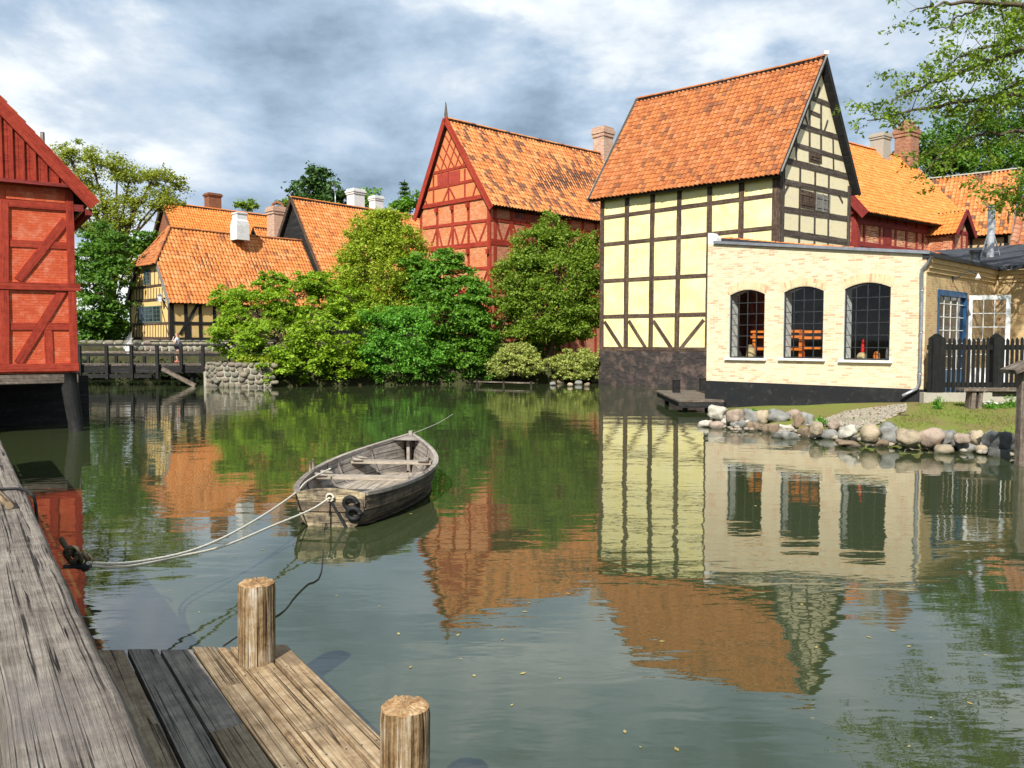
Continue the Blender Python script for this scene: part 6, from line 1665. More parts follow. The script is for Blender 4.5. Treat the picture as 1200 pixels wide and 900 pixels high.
def boat():
    root = thing('rowing_boat', 'weathered grey wooden rowing boat moored in the middle of the pond', 'boat', ST)
    strakes = [(1.0, 1.0), (.985, .76), (.95, .52), (.88, .28), (.74, .06), (.45, -.10), (0.02, -.2)]
    def sec(t, side, ins=0.0):
        h = hb(t); g = zg(t); low = .10 * (t > .8) * (t - .8) / .2
        out = []
        for i, (fx, fz) in enumerate(strakes):
            x = max(.012, h * fx * (1 - .35 * (1 - fz) * max(0, t - .5) * 1.6) - ins); z = fz * g if fz > 0 else fz * .7
            z = z * (1 - low) + (0 if t < .8 else 0)
            out.append((x * side, z))
        return out
    mb = MB(); n = 28
    for side in (-1, 1):
        for k in range(n):
            ta, tb = k / n, (k + 1) / n; A = sec(ta, side); B = sec(tb, side)
            for j in range(6):
                st = .018 * side
                a0 = (A[j][0], A[j][1]); a1 = (A[j + 1][0] + st, A[j + 1][1]); b0 = (B[j][0], B[j][1]); b1 = (B[j + 1][0] + st, B[j + 1][1])
                q = [bl(a0[0], ta * BL, a0[1]), bl(b0[0], tb * BL, b0[1]), bl(b1[0], tb * BL, b1[1]), bl(a1[0], ta * BL, a1[1])]
                mb.face(q, [(ta * BL, j + .0), (tb * BL, j + .0), (tb * BL, j + .13), (ta * BL, j + .13)])
                c0 = (A[j + 1][0], A[j + 1][1]); c1 = (B[j + 1][0], B[j + 1][1])
                mb.face([q[3], q[2], bl(c1[0], tb * BL, c1[1] + .001), bl(c0[0], ta * BL, c0[1] + .001)])
    mb.build('hull', M['boat_hull'], root)
    mb = MB()
    for side in (-1, 1):
        for k in range(n - 1):
            ta, tb = max(.008, k / n), (k + 1) / n; A = sec(ta, side, .035); B = sec(tb, side, .035)
            for j in range(5):
                mb.face([bl(A[j][0], ta * BL, A[j][1] - .01), bl(B[j][0], tb * BL, B[j][1] - .01), bl(B[j + 1][0], tb * BL, B[j + 1][1]), bl(A[j + 1][0], ta * BL, A[j + 1][1])],
                        [(ta * BL, j), (tb * BL, j), (tb * BL, j + .13), (ta * BL, j + .13)])
    mb.build('lining', M['boat_grey'], root, 'grey inside planking')
    # gunwale
    for side in (-1, 1):
        m = MB(); w = .075
        P = lambda t, dx, dz: bl(side * max(.0, hb(t) + dx), t * BL, zg(t) + dz)
        for k in range(n):
            ta, tb = k / n, (k + 1) / n; u0, u1 = ta * BL, tb * BL
            o, i_, tz, bz = .03, -.05, .022, -.028
            m.face([P(ta, i_, tz), P(tb, i_, tz), P(tb, o, tz), P(ta, o, tz)], [(u0, 0), (u1, 0), (u1, .08), (u0, .08)])
            m.face([P(ta, o, tz), P(tb, o, tz), P(tb, o, bz), P(ta, o, bz)], [(u0, .1), (u1, .1), (u1, .15), (u0, .15)])
            m.face([P(ta, i_, tz), P(tb, i_, tz), P(tb, i_, bz), P(ta, i_, bz)], [(u0, .2), (u1, .2), (u1, .25), (u0, .25)])
            m.face([P(ta, i_, bz), P(tb, i_, bz), P(tb, o, bz), P(ta, o, bz)], [(u0, .3), (u1, .3), (u1, .38), (u0, .38)])
        m.face([P(0, -.05, .022), P(0, .03, .022), P(0, .03, -.028), P(0, -.05, -.028)]); m.build('gunwale', M['boat_grey'], root)
    # transom
    m = MB(); A = sec(0, 1); prof = [(x, z) for x, z in A]
    poly = [(-x, z) for x, z in prof] + [(x, z) for x, z in prof[::-1]]
    topc = [(x, zg(0) + .055 * (1 - (x / .48) ** 2)) for x in np.linspace(.47, -.47, 9)]
    poly = [(-.47, .46)] + [(-x, z) for x, z in prof[1:]] + [(x, z) for x, z in prof[::-1][:-1]] + [(.47, .46)] + topc[1:-1]
    f0 = [bl(x, -.012, z) for x, z in poly]; f1 = [bl(x, .035, z) for x, z in poly]
    m.face(f0, [(x, z) for x, z in poly]); m.face(f1[::-1], [(x, z) for x, z in poly[::-1]])
    for i in range(len(poly)): j = (i + 1) % len(poly); m.face([f0[i], f0[j], f1[j], f1[i]])
    tr = m.build('transom', M['boat_stern'], root, 'pale worn stern board')
    m = MB()
    m.box(bl(0, -.025, .27), BX * .455, BY * .010, Z * .062); m.build('dark_band', M['boat_hull'], tr)
    m = MB(); m.bar(bl(.0, -.03, .37), bl(.24, -.03, -.05), .035, .035, up=BY); m.build('chafe_strip', M['rubber'], tr)
    m = MB(); pts = [bl(-.0 + .05 * cos(a), -.05, .40 + .05 * sin(a)) for a in np.linspace(0, 2 * pi, 13)]; m.tube(pts, .014, 6); m.build('ring', M['rope_white'], tr)
    for (cx, cz) in ((.29, .34), (.33, .20)):
        m = MB(); m.tube([bl(cx + .085 * cos(a), -.075 - .01 * sin(a), cz + .075 * sin(a)) for a in np.linspace(0, 2 * pi, 17)], .032, 8); m.build('fender_ring', M['rubber'], tr)
    # floor boards
    m = MB(); nb = 9
    for b in range(nb):
        fx = (b + .5) / nb * 2 - 1; pts = []
        for t in np.linspace(.03, .88, 14):
            wv = hb(t) * .80; pts.append((fx * min(wv, .66 if t < .7 else wv), t))
        for k in range(len(pts) - 1):
            (xa, ta), (xb, tb) = pts[k], pts[k + 1]; wa = min(hb(ta) * .8, .66) / nb * .93; wb = min(hb(tb) * .8, .66) / nb * .93; zf = .085
            m.face([bl(xa - wa, ta * BL, zf), bl(xb - wb, tb * BL, zf), bl(xb + wb, tb * BL, zf), bl(xa + wa, ta * BL, zf)], [(ta * BL + b * 7, b), (tb * BL + b * 7, b), (tb * BL + b * 7, b + .12), (ta * BL + b * 7, b + .12)])
    m.build('floor_boards', M['boat_floor'], root)
    m = MB(); 
    for k in range(20):
        ta, tb = .01 + .9 * k / 20, .01 + .9 * (k + 1) / 20; m.face([bl(-hb(ta) * .9, ta * BL, .03), bl(hb(ta) * .9, ta * BL, .03), bl(hb(tb) * .9, tb * BL, .03), bl(-hb(tb) * .9, tb * BL, .03)])
    m.build('bilge', M['boat_hull'], root)
    # thwarts
    for (t, zz) in ((.40, .36), (.70, .40)):
        w = hb(t) - .05; m = MB(); m.box(bl(0, t * BL, zz), BX * w, BY * .125, Z * .02); th = m.build('thwart', M['boat_floor'], root)
        for side in (-1, 1):
            for dy in (-.13, .13):
                m = MB(); pts = [bl(side * (w - .02), t * BL + dy, zg(t) - .03), bl(side * (w - .05), t * BL + dy, zz + .05), bl(side * (w - .22), t * BL + dy, zz + .035)]
                m.tube(pts, [.025, .035, .018], 6); m.build('knee', M['boat_grey'], th)
    m = MB()
    for t in (.14, .27, .52, .60, .80):
        for side in (-1, 1):
            A = sec(t, side, .045); m.tube([bl(x, t * BL, z) for x, z in A[:5]] + [bl(side * .1, t * BL, .05)], .02, 5)
    m.build('rib', M['boat_grey'], root)
    m = MB(); m.face([bl(0, BL * .995, zg(1) + .0), bl(hb(.91), BL * .91, zg(.91) + .003), bl(-hb(.91), BL * .91, zg(.91) + .003)]); m.build('breasthook', M['boat_grey'], root)
    m = MB(); m.box(bl(0, BL + .0, .39), Z * .40, BX * .035, BY * .05); m.box(bl(0, BL * .955, .35), Z * .28, BX * .03, BY * .04); m.build('stem_post', M['boat_grey'], root)
    for y in (.36, .40):
        m = MB(); t = y; m.tube([bl(-hb(t) - .0, t * BL, zg(t) - .02), bl(-hb(t) - .0, t * BL, zg(t) + .17)], .018, 6); m.build('thole_pin', M['boat_floor'], root)
        m = MB(); m.tube([bl(hb(t), t * BL, zg(t) - .02), bl(hb(t), t * BL, zg(t) + .05)], .018, 6); m.build('thole_pin', M['boat_floor'], root)
boat()

# ================================================================== QUAY BEAM, DOCK, POSTS, ROPES
M['beam_wood'] = mat_wood('beam_wood', [(0.25, (0.06, 0.048, 0.038)), (0.45, (0.16, 0.135, 0.11)), (0.60, (0.25, 0.215, 0.175)), (0.85, (0.40, 0.355, 0.30))], (0.9, 34), 1.0, bump=1.0, stain=((0.16, 0.14, 0.125), 1.6), dist=.012)
M['plank_shaded'] = mat_wood('plank_shaded', [(0.25, (0.085, 0.074, 0.06)), (0.5, (0.20, 0.175, 0.14)), (0.75, (0.36, 0.31, 0.24))], (0.9, 24), 0.9, bump=.8, stain=((0.10, 0.095, 0.085), 1.4), rough=.75)
M['plank_tan'] = mat_wood('plank_tan', [(0.28, (0.13, 0.08, 0.04)), (0.48, (0.34, 0.235, 0.13)), (0.72, (0.56, 0.43, 0.27))], (0.8, 24), 0.9, bump=.9, stain=((0.20, 0.14, 0.085), 2.2))
M['plank_brown'] = mat_wood('plank_brown', [(0.25, (0.10, 0.066, 0.036)), (0.5, (0.24, 0.175, 0.105)), (0.75, (0.40, 0.32, 0.21))], (0.9, 24), 0.9, bump=.8)
M['post_wood'] = mat_wood('post_wood', [(0.25, (0.05, 0.028, 0.014)), (0.42, (0.22, 0.135, 0.06)), (0.54, (0.37, 0.265, 0.15)), (0.72, (0.55, 0.49, 0.40))], (1.6, 46), 1.0, bump=1.0, dist=.015)
BEAM_Z = 1.30; DKZ = .35
def quay():
    pa = atZ(185, 900, BEAM_Z); pb = atZ(0, 512, BEAM_Z); pl = atZ(8, 900, BEAM_Z)
    d = (pb - pa); d.z = 0; d.normalize(); nn = Vector((d.y, -d.x, 0)); width = abs((pl - pa).dot(nn))
    root = thing('quay_beam', 'massive weathered grey timber beam with long cracks along the left quay', 'beam', (pa.x, pa.y, BEAM_Z))
    m = MB(); st = -2.2; en = 16.0; n = 110; rows = 14
    # top and right side as a dense sheet with cracks and worn edge
    V = []; UV = []
    prof = [(-width, -.34), (-width, -.03), (-width + .02, -.004)] + [(-width + .03 + (width - .055) * k / (rows - 1), 0) for k in range(rows)] + [(-.015, -.006), (0, -.03), (0, -.2), (0, -.34)]
    cum = [0]
    for i in range(1, len(prof)): cum.append(cum[-1] + sqrt((prof[i][0] - prof[i - 1][0]) ** 2 + (prof[i][1] - prof[i - 1][1]) ** 2))
    for i in range(n + 1):
        s = st + (en - st) * (i / n) ** 1.0
        for j, (o, z) in enumerate(prof):
            q = Vector((s * 1.1, o * 6, 0)); e = mnoise.noise(Vector((s * .9, 5, 0))) * .012 + mnoise.noise(Vector((s * 4, 9, 0))) * .005
            c = .006 * mnoise.noise(Vector((s * 2.2, o * 22, 1))) + .004 * mnoise.noise(Vector((s * 9, o * 30, 2)))
            p = pa + d * s + nn * (o + (e if o > -.1 or o < -width + .04 else 0)); V.append((p.x, p.y, BEAM_Z + z + (c if z > -.03 else 0))); UV.append((s, cum[j]))
    V = np.array(V); UV = np.array(UV); k = len(prof); i, j = np.meshgrid(np.arange(n), np.arange(k - 1), indexing='ij'); a = (i * k + j).ravel(); F = np.column_stack([a, a + 1, a + 1 + k, a + k])
    grid_mesh('timber', V, F, M['beam_wood'], root, UV, smooth=True)
    # supporting posts and planked face below the beam
    for s in (-1.5, .9, 3.3, 5.7, 8.1, 11, 14):
        m = MB(); p = pa + d * s - nn * .18; m.tube([(p.x, p.y, -1.2), (p.x, p.y, BEAM_Z - .35)], .15, 10); m.build('support_post', M['timber_grey'], root)
    m = MB()
    for r in range(4):
        z = .0 + r * .26; c = pa + d * ((st + en) / 2) - nn * .36; m.box((c.x, c.y, z), d * (en - st) / 2, nn * .03, Z * .12)
    m.build('sheeting', M['timber_dark'], root)
    # ring, cleat and peg
    return pa, d, nn, width, root
QA, QD, QN, QW, QROOT = quay()
def rope(name, lab, pts, r, mat, sag=0, grp=None, n=40, twist=True):
    """catenary-like line through points"""
    P = [Vector(p) for p in pts]; L = [0]
    for i in range(1, len(P)): L.append(L[-1] + (P[i] - P[i - 1]).length)
    out = []
    for k in range(n + 1):
        s = L[-1] * k / n; i = max(j for j in range(len(L)) if L[j] <= s + 1e-9); i = min(i, len(P) - 2); t = (s - L[i]) / max(1e-6, L[i + 1] - L[i])
        p0 = P[max(i - 1, 0)]; p1 = P[i]; p2 = P[i + 1]; p3 = P[min(i + 2, len(P) - 1)]
        q = .5 * ((2 * p1) + (p2 - p0) * t + (2 * p0 - 5 * p1 + 4 * p2 - p3) * t * t + (3 * p1 - p0 - 3 * p2 + p3) * t ** 3); out.append(q)
    m = MB(); m.tube(out, r, 7); return tag(m.build(name, M[mat]), lab, 'rope', grp)
NAILS = []
def dock():
    p0 = atZ(127, 762, DKZ); p1 = atZ(338, 757, DKZ); pe = atZ(443, 860, DKZ); d = (pe - p1).normalized(); ce = Vector((p1.x - p0.x, p1.y - p0.y, 0)).normalized(); nn = Vector((d.y, -d.x, 0))
    if nn.x > 0: nn = -nn       # nn points left across the dock
    root = thing('dock', 'small plank dock of worn boards at the quay, coloured darker on the side the beam shades', 'dock', (p1.x, p1.y, DKZ))
    # plank boundaries across, found from the picture at the back edge
    offs = []
    for (x, y) in ((338, 757), (316, 769), (283, 776), (252, 757), (225, 759), (187, 762), (148, 763)):
        q = atZ(x, y, DKZ); offs.append((q - p1).dot(nn))
    offs.append(offs[-1] + .22); offs.append(offs[-1] + .22)
    joints = [[], [1.28], [], [.45, 1.72], [1.02], [1.75], [.75], [.3]]
    mats = ['plank_tan', 'plank_tan', 'plank_tan', 'plank_brown', 'plank_shaded', 'plank_shaded', 'plank_brown', 'plank_shaded']  # beam shadow put into the board colours: tan right of its edge, darker left
    LL = 4.6
    for i in range(len(offs) - 1):
        a, b = offs[i], offs[i + 1]; g = .009 + .004 * random.random()
        # back edge is cut along ce
        sk = lambda o: (nn * o).dot(Vector((ce.y, -ce.x, 0))) / -(d.dot(Vector((ce.y, -ce.x, 0))))
        cuts = [None] + joints[i] + [LL]; m_prev = None
        for c in range(len(cuts) - 1):
            s0a = sk(a) if cuts[c] is None else cuts[c]; s0b = sk(b) if cuts[c] is None else cuts[c]; s1 = cuts[c + 1] - .006
            if cuts[c] is None: s0a += random.uniform(-.03, .02); s0b = s0b + (s0a - sk(a))
            if i == 0: s0a -= 0
            dz = random.uniform(-.006, .004); P = lambda s, o, z: (p1 + d * s + nn * o + Z * (z + dz))
            q = [P(s0a, a + g, 0), P(s1, a + g, 0), P(s1, b - g, 0), P(s0b, b - g, 0)]; bt = [v - Z * .055 for v in q]; u0 = random.random() * 30; v0 = random.random() * 30; w = b - a; L = s1 - s0a
            m = MB(); m.face(q, [(u0, v0), (u0 + L, v0), (u0 + L, v0 + w), (u0, v0 + w)]); m.face(bt[::-1])
            for k in range(4): m.face([q[k], q[(k + 1) % 4], bt[(k + 1) % 4], bt[k]], [(u0, v0), (u0 + L if k % 2 == 0 else u0 + w * .1, v0), (u0 + L if k % 2 == 0 else u0 + w * .1, v0 + .05), (u0, v0 + .05)])
            mm = mats[i]
            if i == 5 and c == 1: mm = 'plank_brown'
            if i == 6 and c == 1: mm = 'plank_brown'
            if i == 4 and c == 1: mm = 'plank_brown'
            if i == 3 and c == 0: mm = 'plank_brown'
            pk = m.build('plank', M[mm], root)
            nb = MB()
            for sn in (.35, 1.6, 2.9, 4.2):
                if s0a + .05 < sn < s1 - .02:
                    for o_ in (a + .04, b - .04):
                        c_ = P(sn + random.uniform(-.015, .015), o_, .001); nb.tube([c_, c_ + Z * .002], [.006, .005], 6)
            if nb.v: NAILS.append((nb, pk))
    for nb, pk in NAILS: nb.build('nails', M['iron'], pk)
    m = MB()
    for s in (.35, 1.6, 2.9, 4.2):
        a = p1 + d * (s) - Z * .13 + nn * .03; b = p1 + d * (s + sk(offs[-1])) + nn * offs[-1] - Z * .13; m.bar(a, b, .12, .15)
    m.build('joist', M['timber_black'], root)
    m = MB(); a = p1 - Z * .12 - nn * .0 + nn * .06 + d * .05; m.bar(a, a + d * LL, .09, .16); m.build('edge_beam', M['plank_brown'], root)
    return p1, d, nn
DP, DD, DN = dock()
def mooring_post(px, yb, D, zt, r, lab, seed):
    b = atD(px, yb, D); x, y = b.x, b.y; root = thing('mooring_post', lab, 'post', (x, y, DKZ), 'mooring posts of the dock')
    n = 140; rows = 26; V = []; UV = []; rg = random.Random(seed); GR = [(rg.uniform(0, 6.28), rg.uniform(.004, .016), rg.uniform(.02, .05), rg.uniform(0, 9)) for _ in range(16)]
    for j in range(rows + 1):
        z = -1.0 + (zt + 1.0) * (j / rows) ** .6
        for k in range(n + 1):
            a = 2 * pi * k / n; rr = r * (1 + .035 * mnoise.noise(Vector((cos(a) * 1.5, sin(a) * 1.5, z * .8 + seed))) + .02 * mnoise.noise(Vector((cos(a) * 9, sin(a) * 9, z * 1.0 + seed))) - .05 * max(0, mnoise.noise(Vector((cos(a) * 5, sin(a) * 5, z * .25 + seed * 2))) - .25) * 3)
            for ga, gd, gw, gp in GR:
                da = abs((a - ga - .12 * sin(z * 3 + gp) + pi) % (2 * pi) - pi)
                if da < gw: rr -= gd * (1 - da / gw) * max(0, .35 + .65 * sin(z * 2.3 + gp * 2))
            if j == rows: rr *= .96
            V.append((x + rr * cos(a) + .01 * z, y + rr * sin(a), z + (.012 * mnoise.noise(Vector((cos(a) * 2, sin(a) * 2, seed))) if j >= rows - 1 else 0))); UV.append((z, a * r))
    k = n + 1; i, j = np.meshgrid(np.arange(rows), np.arange(n), indexing='ij'); a = (i * k + j).ravel(); F = np.column_stack([a, a + 1, a + 1 + k, a + k])
    grid_mesh('shaft', np.array(V), F, M['post_wood'], root, np.array(UV), smooth=True)
    m = MB(); ring = [V[rows * k + q] for q in range(n)]; c = Vector((x + .01 * zt, y, zt + .012)); prev = [Vector(p) for p in ring]; pu = [(.02 * cos(2 * pi * q / n), .5 + .02 * sin(2 * pi * q / n)) for q in range(n)]
    for fr in (.9, .6, .3):
        cur = [c + (Vector(ring[q]) - c) * fr + Z * (.006 + .008 * mnoise.noise(Vector((q * .4, fr * 6, seed)))) for q in range(n)]
        for q in range(n): m.face([prev[q], prev[(q + 1) % n], cur[(q + 1) % n], cur[q]], [((1 - fr) * r, 2 * pi * q / n * .3), ((1 - fr) * r, 2 * pi * (q + 1) / n * .3), ((1.3 - fr) * r, 2 * pi * (q + 1) / n * .3), ((1.3 - fr) * r, 2 * pi * q / n * .3)], smooth=True)
        prev = cur
    m.face(prev); m.build('end_grain', M['endgrain'], root)
def mat_end():
    t = NT('endgrain', .9, .15); n = t.noise(t.map('Object'), 14, 6, .7); f = t.noise(t.map('Object'), 60, 4, .7); v = t.math('ADD', t.math('MULTIPLY', n, .6), t.math('MULTIPLY', f, .4))
    t.color(t.ramp(v, [(.35, (.10, .05, .02)), (.5, (.32, .19, .09)), (.65, (.52, .38, .22))])); t.bump(v, .8, .012); return t.m
M['endgrain'] = mat_end()
mooring_post(300.5, 776, 5.40, .875, .122, 'round weathered timber post standing at the far corner of the dock', 3)
mooring_post(473, 895, 3.86, .735, .120, 'round weathered timber post at the near right edge of the dock', 8)

def ropes():
    A = atD(103, 664, 5.9)                    # fixing on the side of the quay beam
    s = (A - QA).dot(QD); A = QA + QD * s + QN * .06; A.z = atD(103, 664, A.y).z
    A = atD(103, 663, A.y)
    ring = bl(0, -.06, .40)
    rope('mooring_rope', 'pale rope slung low from the quay to the ring on the stern board', [A, atZ(150, 664, .55), atZ(205, 653, .42), atZ(262, 640, .36), atZ(320, 616, .32), atD(365, 597, 10.4), ring], .013, 'rope_white', grp='mooring ropes of the boat')
    rope('mooring_rope', 'pale rope from the quay over the left side of the boat', [A + Vector((0, 0, .02)), atZ(150, 660, .60), atZ(215, 648, .48), atZ(262, 630, .44), atZ(310, 603, .44), atD(346, 578, 10.9), bl(-.62, .8, .47), bl(-.6, 1.7, .5)], .013, 'rope_white', grp='mooring ropes of the boat')
    far = atZ(532, 484.5, -.03)
    rope('bow_rope', 'thin line running from the bow down into the water behind the boat', [bl(0, BL, .72), bl(0, BL, .7).lerp(far, .5) - Z * .04, far], .008, 'rope_white')
    # knot of old rope on the beam side
    m = MB(); 
    for k in range(4):
        c = atD(84 + k * 5, 650 + k * 3, A.y - .02 + .03 * k)
        m.tube([c + Vector((.07 * cos(t + k) , .03 * sin(t * 2), .085 * sin(t + k))) * .62 for t in np.linspace(0, 2 * pi, 15)], .016, 7)
    e = atD(72, 632, A.y + .25); m.tube([e, atD(80, 645, A.y + .1), atD(92, 654, A.y)], .02, 6); tag(m.build('rope_coil', M['rope_brown']), 'knot of old brown rope hanging on the side of the quay beam', 'rope')
    m = MB(); a = atD(98, 664, A.y); m.tube([a - Vector((.14, 0, 0)), a + Vector((.03, 0, 0))], .016, 6); m.box(a + Vector((.02, 0, 0)), (.03, 0, 0), (0, .02, 0), (0, 0, .012)); tag(m.build('shackle', M['iron']), 'small black shackle joining the pale ropes to the old rope knot', 'shackle')
    # dark line slung round the beam
    pts = []
    q0 = atZ(0, 573, BEAM_Z + .015); q1 = atZ(22, 573, BEAM_Z + .015); q2 = atZ(36, 578, BEAM_Z + .01); 
    rope('dark_line', 'dark line laid across the far part of the quay beam', [q0 - Vector((.3, 0, 0)), q0, q1, q2, q2 + QN * .03 - Z * .1, q2 + QN * .04 - Z * .4], .012, 'rubber')
    m = MB(); a = atZ(0, 582, BEAM_Z + .03); b = atZ(11, 592, BEAM_Z + .03); m.tube([a - (b - a) * 1.5, b], [.035, .03], 8); tag(m.build('wooden_peg', M['plank_tan']), 'short round wooden peg lying at the left end of the dark line', 'peg')
    # dark line laid on the water as a drawn reflection of the mooring ropes
    rope('rope_reflection', 'added dark line on the water in place of the wavy reflections of the mooring ropes', [atZ(262, 757, .36), atZ(285, 742, .04), atZ(330, 718, .006), atZ(345, 700, .006), atZ(360, 685, .006), atZ(376, 672, .006), bl(-.05, -.12, .006), bl(0.0, -.05, .2)], .007, 'rubber')
ropes()

def floating_bits():
    rng = np.random.default_rng(3); V = []
    for k in range(70):
        px = rng.uniform(180, 1190); py = rng.uniform(470, 890)
        if px < 460 and py > 730: continue
        p = atZ(px, py, .004); s_ = rng.uniform(.012, .035); a = rng.uniform(0, 6.28); u = Vector((cos(a), sin(a), 0)) * s_; w_ = Vector((-sin(a), cos(a), 0)) * s_ * .5
        V += [tuple(p - u), tuple(p + w_), tuple(p + u), tuple(p - w_)]
    tag(np_mesh('floating_leaves', np.array(V), 4, mat_leaf('fallen_leaf', (0.22, 0.15, 0.05), (0.50, 0.42, 0.15), (0.6, 0.6, 0.5), .1)), 'small fallen leaves and specks floating on the pond', 'leaves', kind='stuff')
floating_bits()
# ================================================================== TREES AND BUSHES
M['bark'] = mat_plain('bark', (0.10, 0.075, 0.05), .95, var=.5, scale=9)
M['bark_pale'] = mat_plain('bark_pale', (0.22, 0.18, 0.13), .95, var=.5, scale=9)
def leaf_cloud(centres, radii, counts, size, rng, flat=.6, up=.5, asp=.55, droop=0.0):
    """diamond leaves gathered round the clump centres"""
    idx = np.repeat(np.arange(len(centres)), counts); N = len(idx)
    off = rng.normal(0, .48, (N, 3)); off[:, 2] *= flat
    C = centres[idx] + off * radii[idx][:, None]; C[:, 2] -= droop * (off[:, 0] ** 2 + off[:, 1] ** 2) * radii[idx]
    nrm = rng.normal(0, 1, (N, 3)); nrm[:, 2] = np.abs(nrm[:, 2]) + up; nrm += off * .5; nrm /= np.linalg.norm(nrm, axis=1)[:, None]
    a = np.cross(nrm, rng.normal(0, 1, (N, 3))); a /= np.linalg.norm(a, axis=1)[:, None]; b = np.cross(nrm, a)
    s = size * rng.uniform(.6, 1.35, N)[:, None]
    fold = nrm * s * .12
    V = np.stack([C - a * s * .5, C + b * s * asp * .5 - fold, C + a * s * .5, C - b * s * asp * .5 - fold], 1)
    return V.reshape(-1, 3)
def tree(name, label, cat, base, blobs, mat, leaf=.2, density=1.0, trunk=.2, stems=1, group=None, clump=.35, flat=.6, shell=.55, twig=True, barkm='bark', seed=0, up=.5, per=46, droop=0.0, fork=.45, lowcut=None):
    rng = np.random.default_rng(seed + 100); base = Vector(base); root = thing(name, label, cat, base, group)
    cs = []; rs = []; ct = []; tb = MB()
    tops = Vector((0, 0, 0))
    for b in blobs: tops += Vector(b[0])
    tops /= len(blobs); tz = base.z + (tops.z - base.z) * fork
    trunks = []
    for k in range(stems):
        o = Vector((rng.normal(0, .12 * stems), rng.normal(0, .1 * stems), 0)) if stems > 1 else Vector((0, 0, 0))
        f = base.lerp(Vector((tops.x, tops.y, tz)), 1.0) + o * 2.5; f.z = tz
        mid = (base + o + f) / 2 + Vector((rng.normal(0, .12), rng.normal(0, .12), 0)); r = trunk / sqrt(stems)
        tb.tube([base + o - Z * .3, base + o + Z * .15, mid, f], [r * 1.35, r, r * .85, r * .7], 9); trunks.append((f, r))
    for i, (c, r) in enumerate(blobs):
        c = Vector(c); r = (r, r, r) if not hasattr(r, '__len__') else r
        f, tr = min(trunks, key=lambda q: (q[0] - c).length)
        m1 = f.lerp(c, .45) + Vector((0, 0, .12 * (c - f).length)); br = max(.02, tr * .45 * min(1, max(r) / 1.5))
        tb.tube([f - Z * .1, m1, c], [br * 1.1, br * .75, br * .4], 6)
        vol = r[0] * r[1] * r[2]; area = (vol ** (2 / 3)); cr = clump * (.6 + .4 * min(r)); n = max(5, int(density * area / (cr * cr) * 5.0))
        d = rng.normal(0, 1, (n, 3)); d /= np.linalg.norm(d, axis=1)[:, None]; rad = rng.uniform(shell, 1.0, n) ** .8
        out = rng.random(n) < .22; rad[out] *= rng.uniform(1.1, 1.38, int(out.sum()))
        P = np.array(c)[None, :] + d * rad[:, None] * np.array(r)[None, :]
        if lowcut is not None: P = P[P[:, 2] > lowcut]; 
        n = len(P); cs.append(P); rr = cr * rng.uniform(.6, 1.4, n); rs.append(rr); ct.append(np.maximum(6, (per * rng.uniform(.6, 1.4, n))).astype(int))
        if twig:
            for p in P[::2]:
                p = Vector(p); s0 = c.lerp(f, .15) if rng.random() < .3 else c; mid = s0.lerp(p, .5) + Vector(rng.normal(0, .08, 3)); tb.tube([s0, mid, p], [br * .32, br * .2, .008], 4, cap=False)
    tb.build('trunk', M[barkm], root)
    cs = np.concatenate(cs); rs = np.concatenate(rs); ct = np.concatenate(ct)
    V = leaf_cloud(cs, rs, ct, leaf, rng, flat, up, droop=droop)
    if lowcut is not None:
        Q = V.reshape(-1, 4, 3); V = Q[Q[:, :, 2].min(1) > lowcut - .12].reshape(-1, 3)
    np_mesh('crown', V, 4, mat, root); return root, len(V) // 4
def B(px, py, D, rp, ry=None, depth=None):
    p = atD(px, py, D); k = D / FPX; rx = rp * k; rz = (ry if ry else rp) * k; return (p, (rx, depth if depth else rx * .9, rz))
L_horn = mat_leaf('leaf_horn', (0.13, 0.25, 0.02), (0.34, 0.50, 0.035), (0.48, 0.58, 0.08))
L_light = mat_leaf('leaf_light', (0.2, 0.28, 0.022), (0.40, 0.50, 0.045), (0.58, 0.58, 0.1))
L_mid = mat_leaf('leaf_mid', (0.075, 0.19, 0.02), (0.17, 0.35, 0.035), (0.3, 0.47, 0.07))
L_bright = mat_leaf('leaf_bright', (0.08, 0.23, 0.025), (0.19, 0.44, 0.05), (0.32, 0.56, 0.09))
L_lime = mat_leaf('leaf_lime', (0.12, 0.21, 0.02), (0.24, 0.35, 0.04), (0.44, 0.52, 0.11))
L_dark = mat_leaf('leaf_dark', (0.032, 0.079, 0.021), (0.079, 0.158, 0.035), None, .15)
L_ash = mat_leaf('leaf_ash', (0.168, 0.224, 0.026), (0.358, 0.406, 0.052), (0.627, 0.588, 0.105))
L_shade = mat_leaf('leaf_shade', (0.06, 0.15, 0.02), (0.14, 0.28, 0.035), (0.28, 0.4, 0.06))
L_grey = mat_leaf('leaf_grey', (0.269, 0.325, 0.088), (0.493, 0.549, 0.158), (0.717, 0.690, 0.245))

L_bank_shaded = mat_leaf('leaf_bank_shaded', (0.012, 0.022, 0.008), (0.03, 0.045, 0.012), None, .1)  # leaf colours darkened to hold the shade beneath the footbridge
TOT = 0
def T(*a, **k):
    global TOT
    r, n = tree(*a, **k); TOT += n; return r
def gb(px, D, z=1.1): p = atD(px, 420, D); return (p.x, p.y, z)
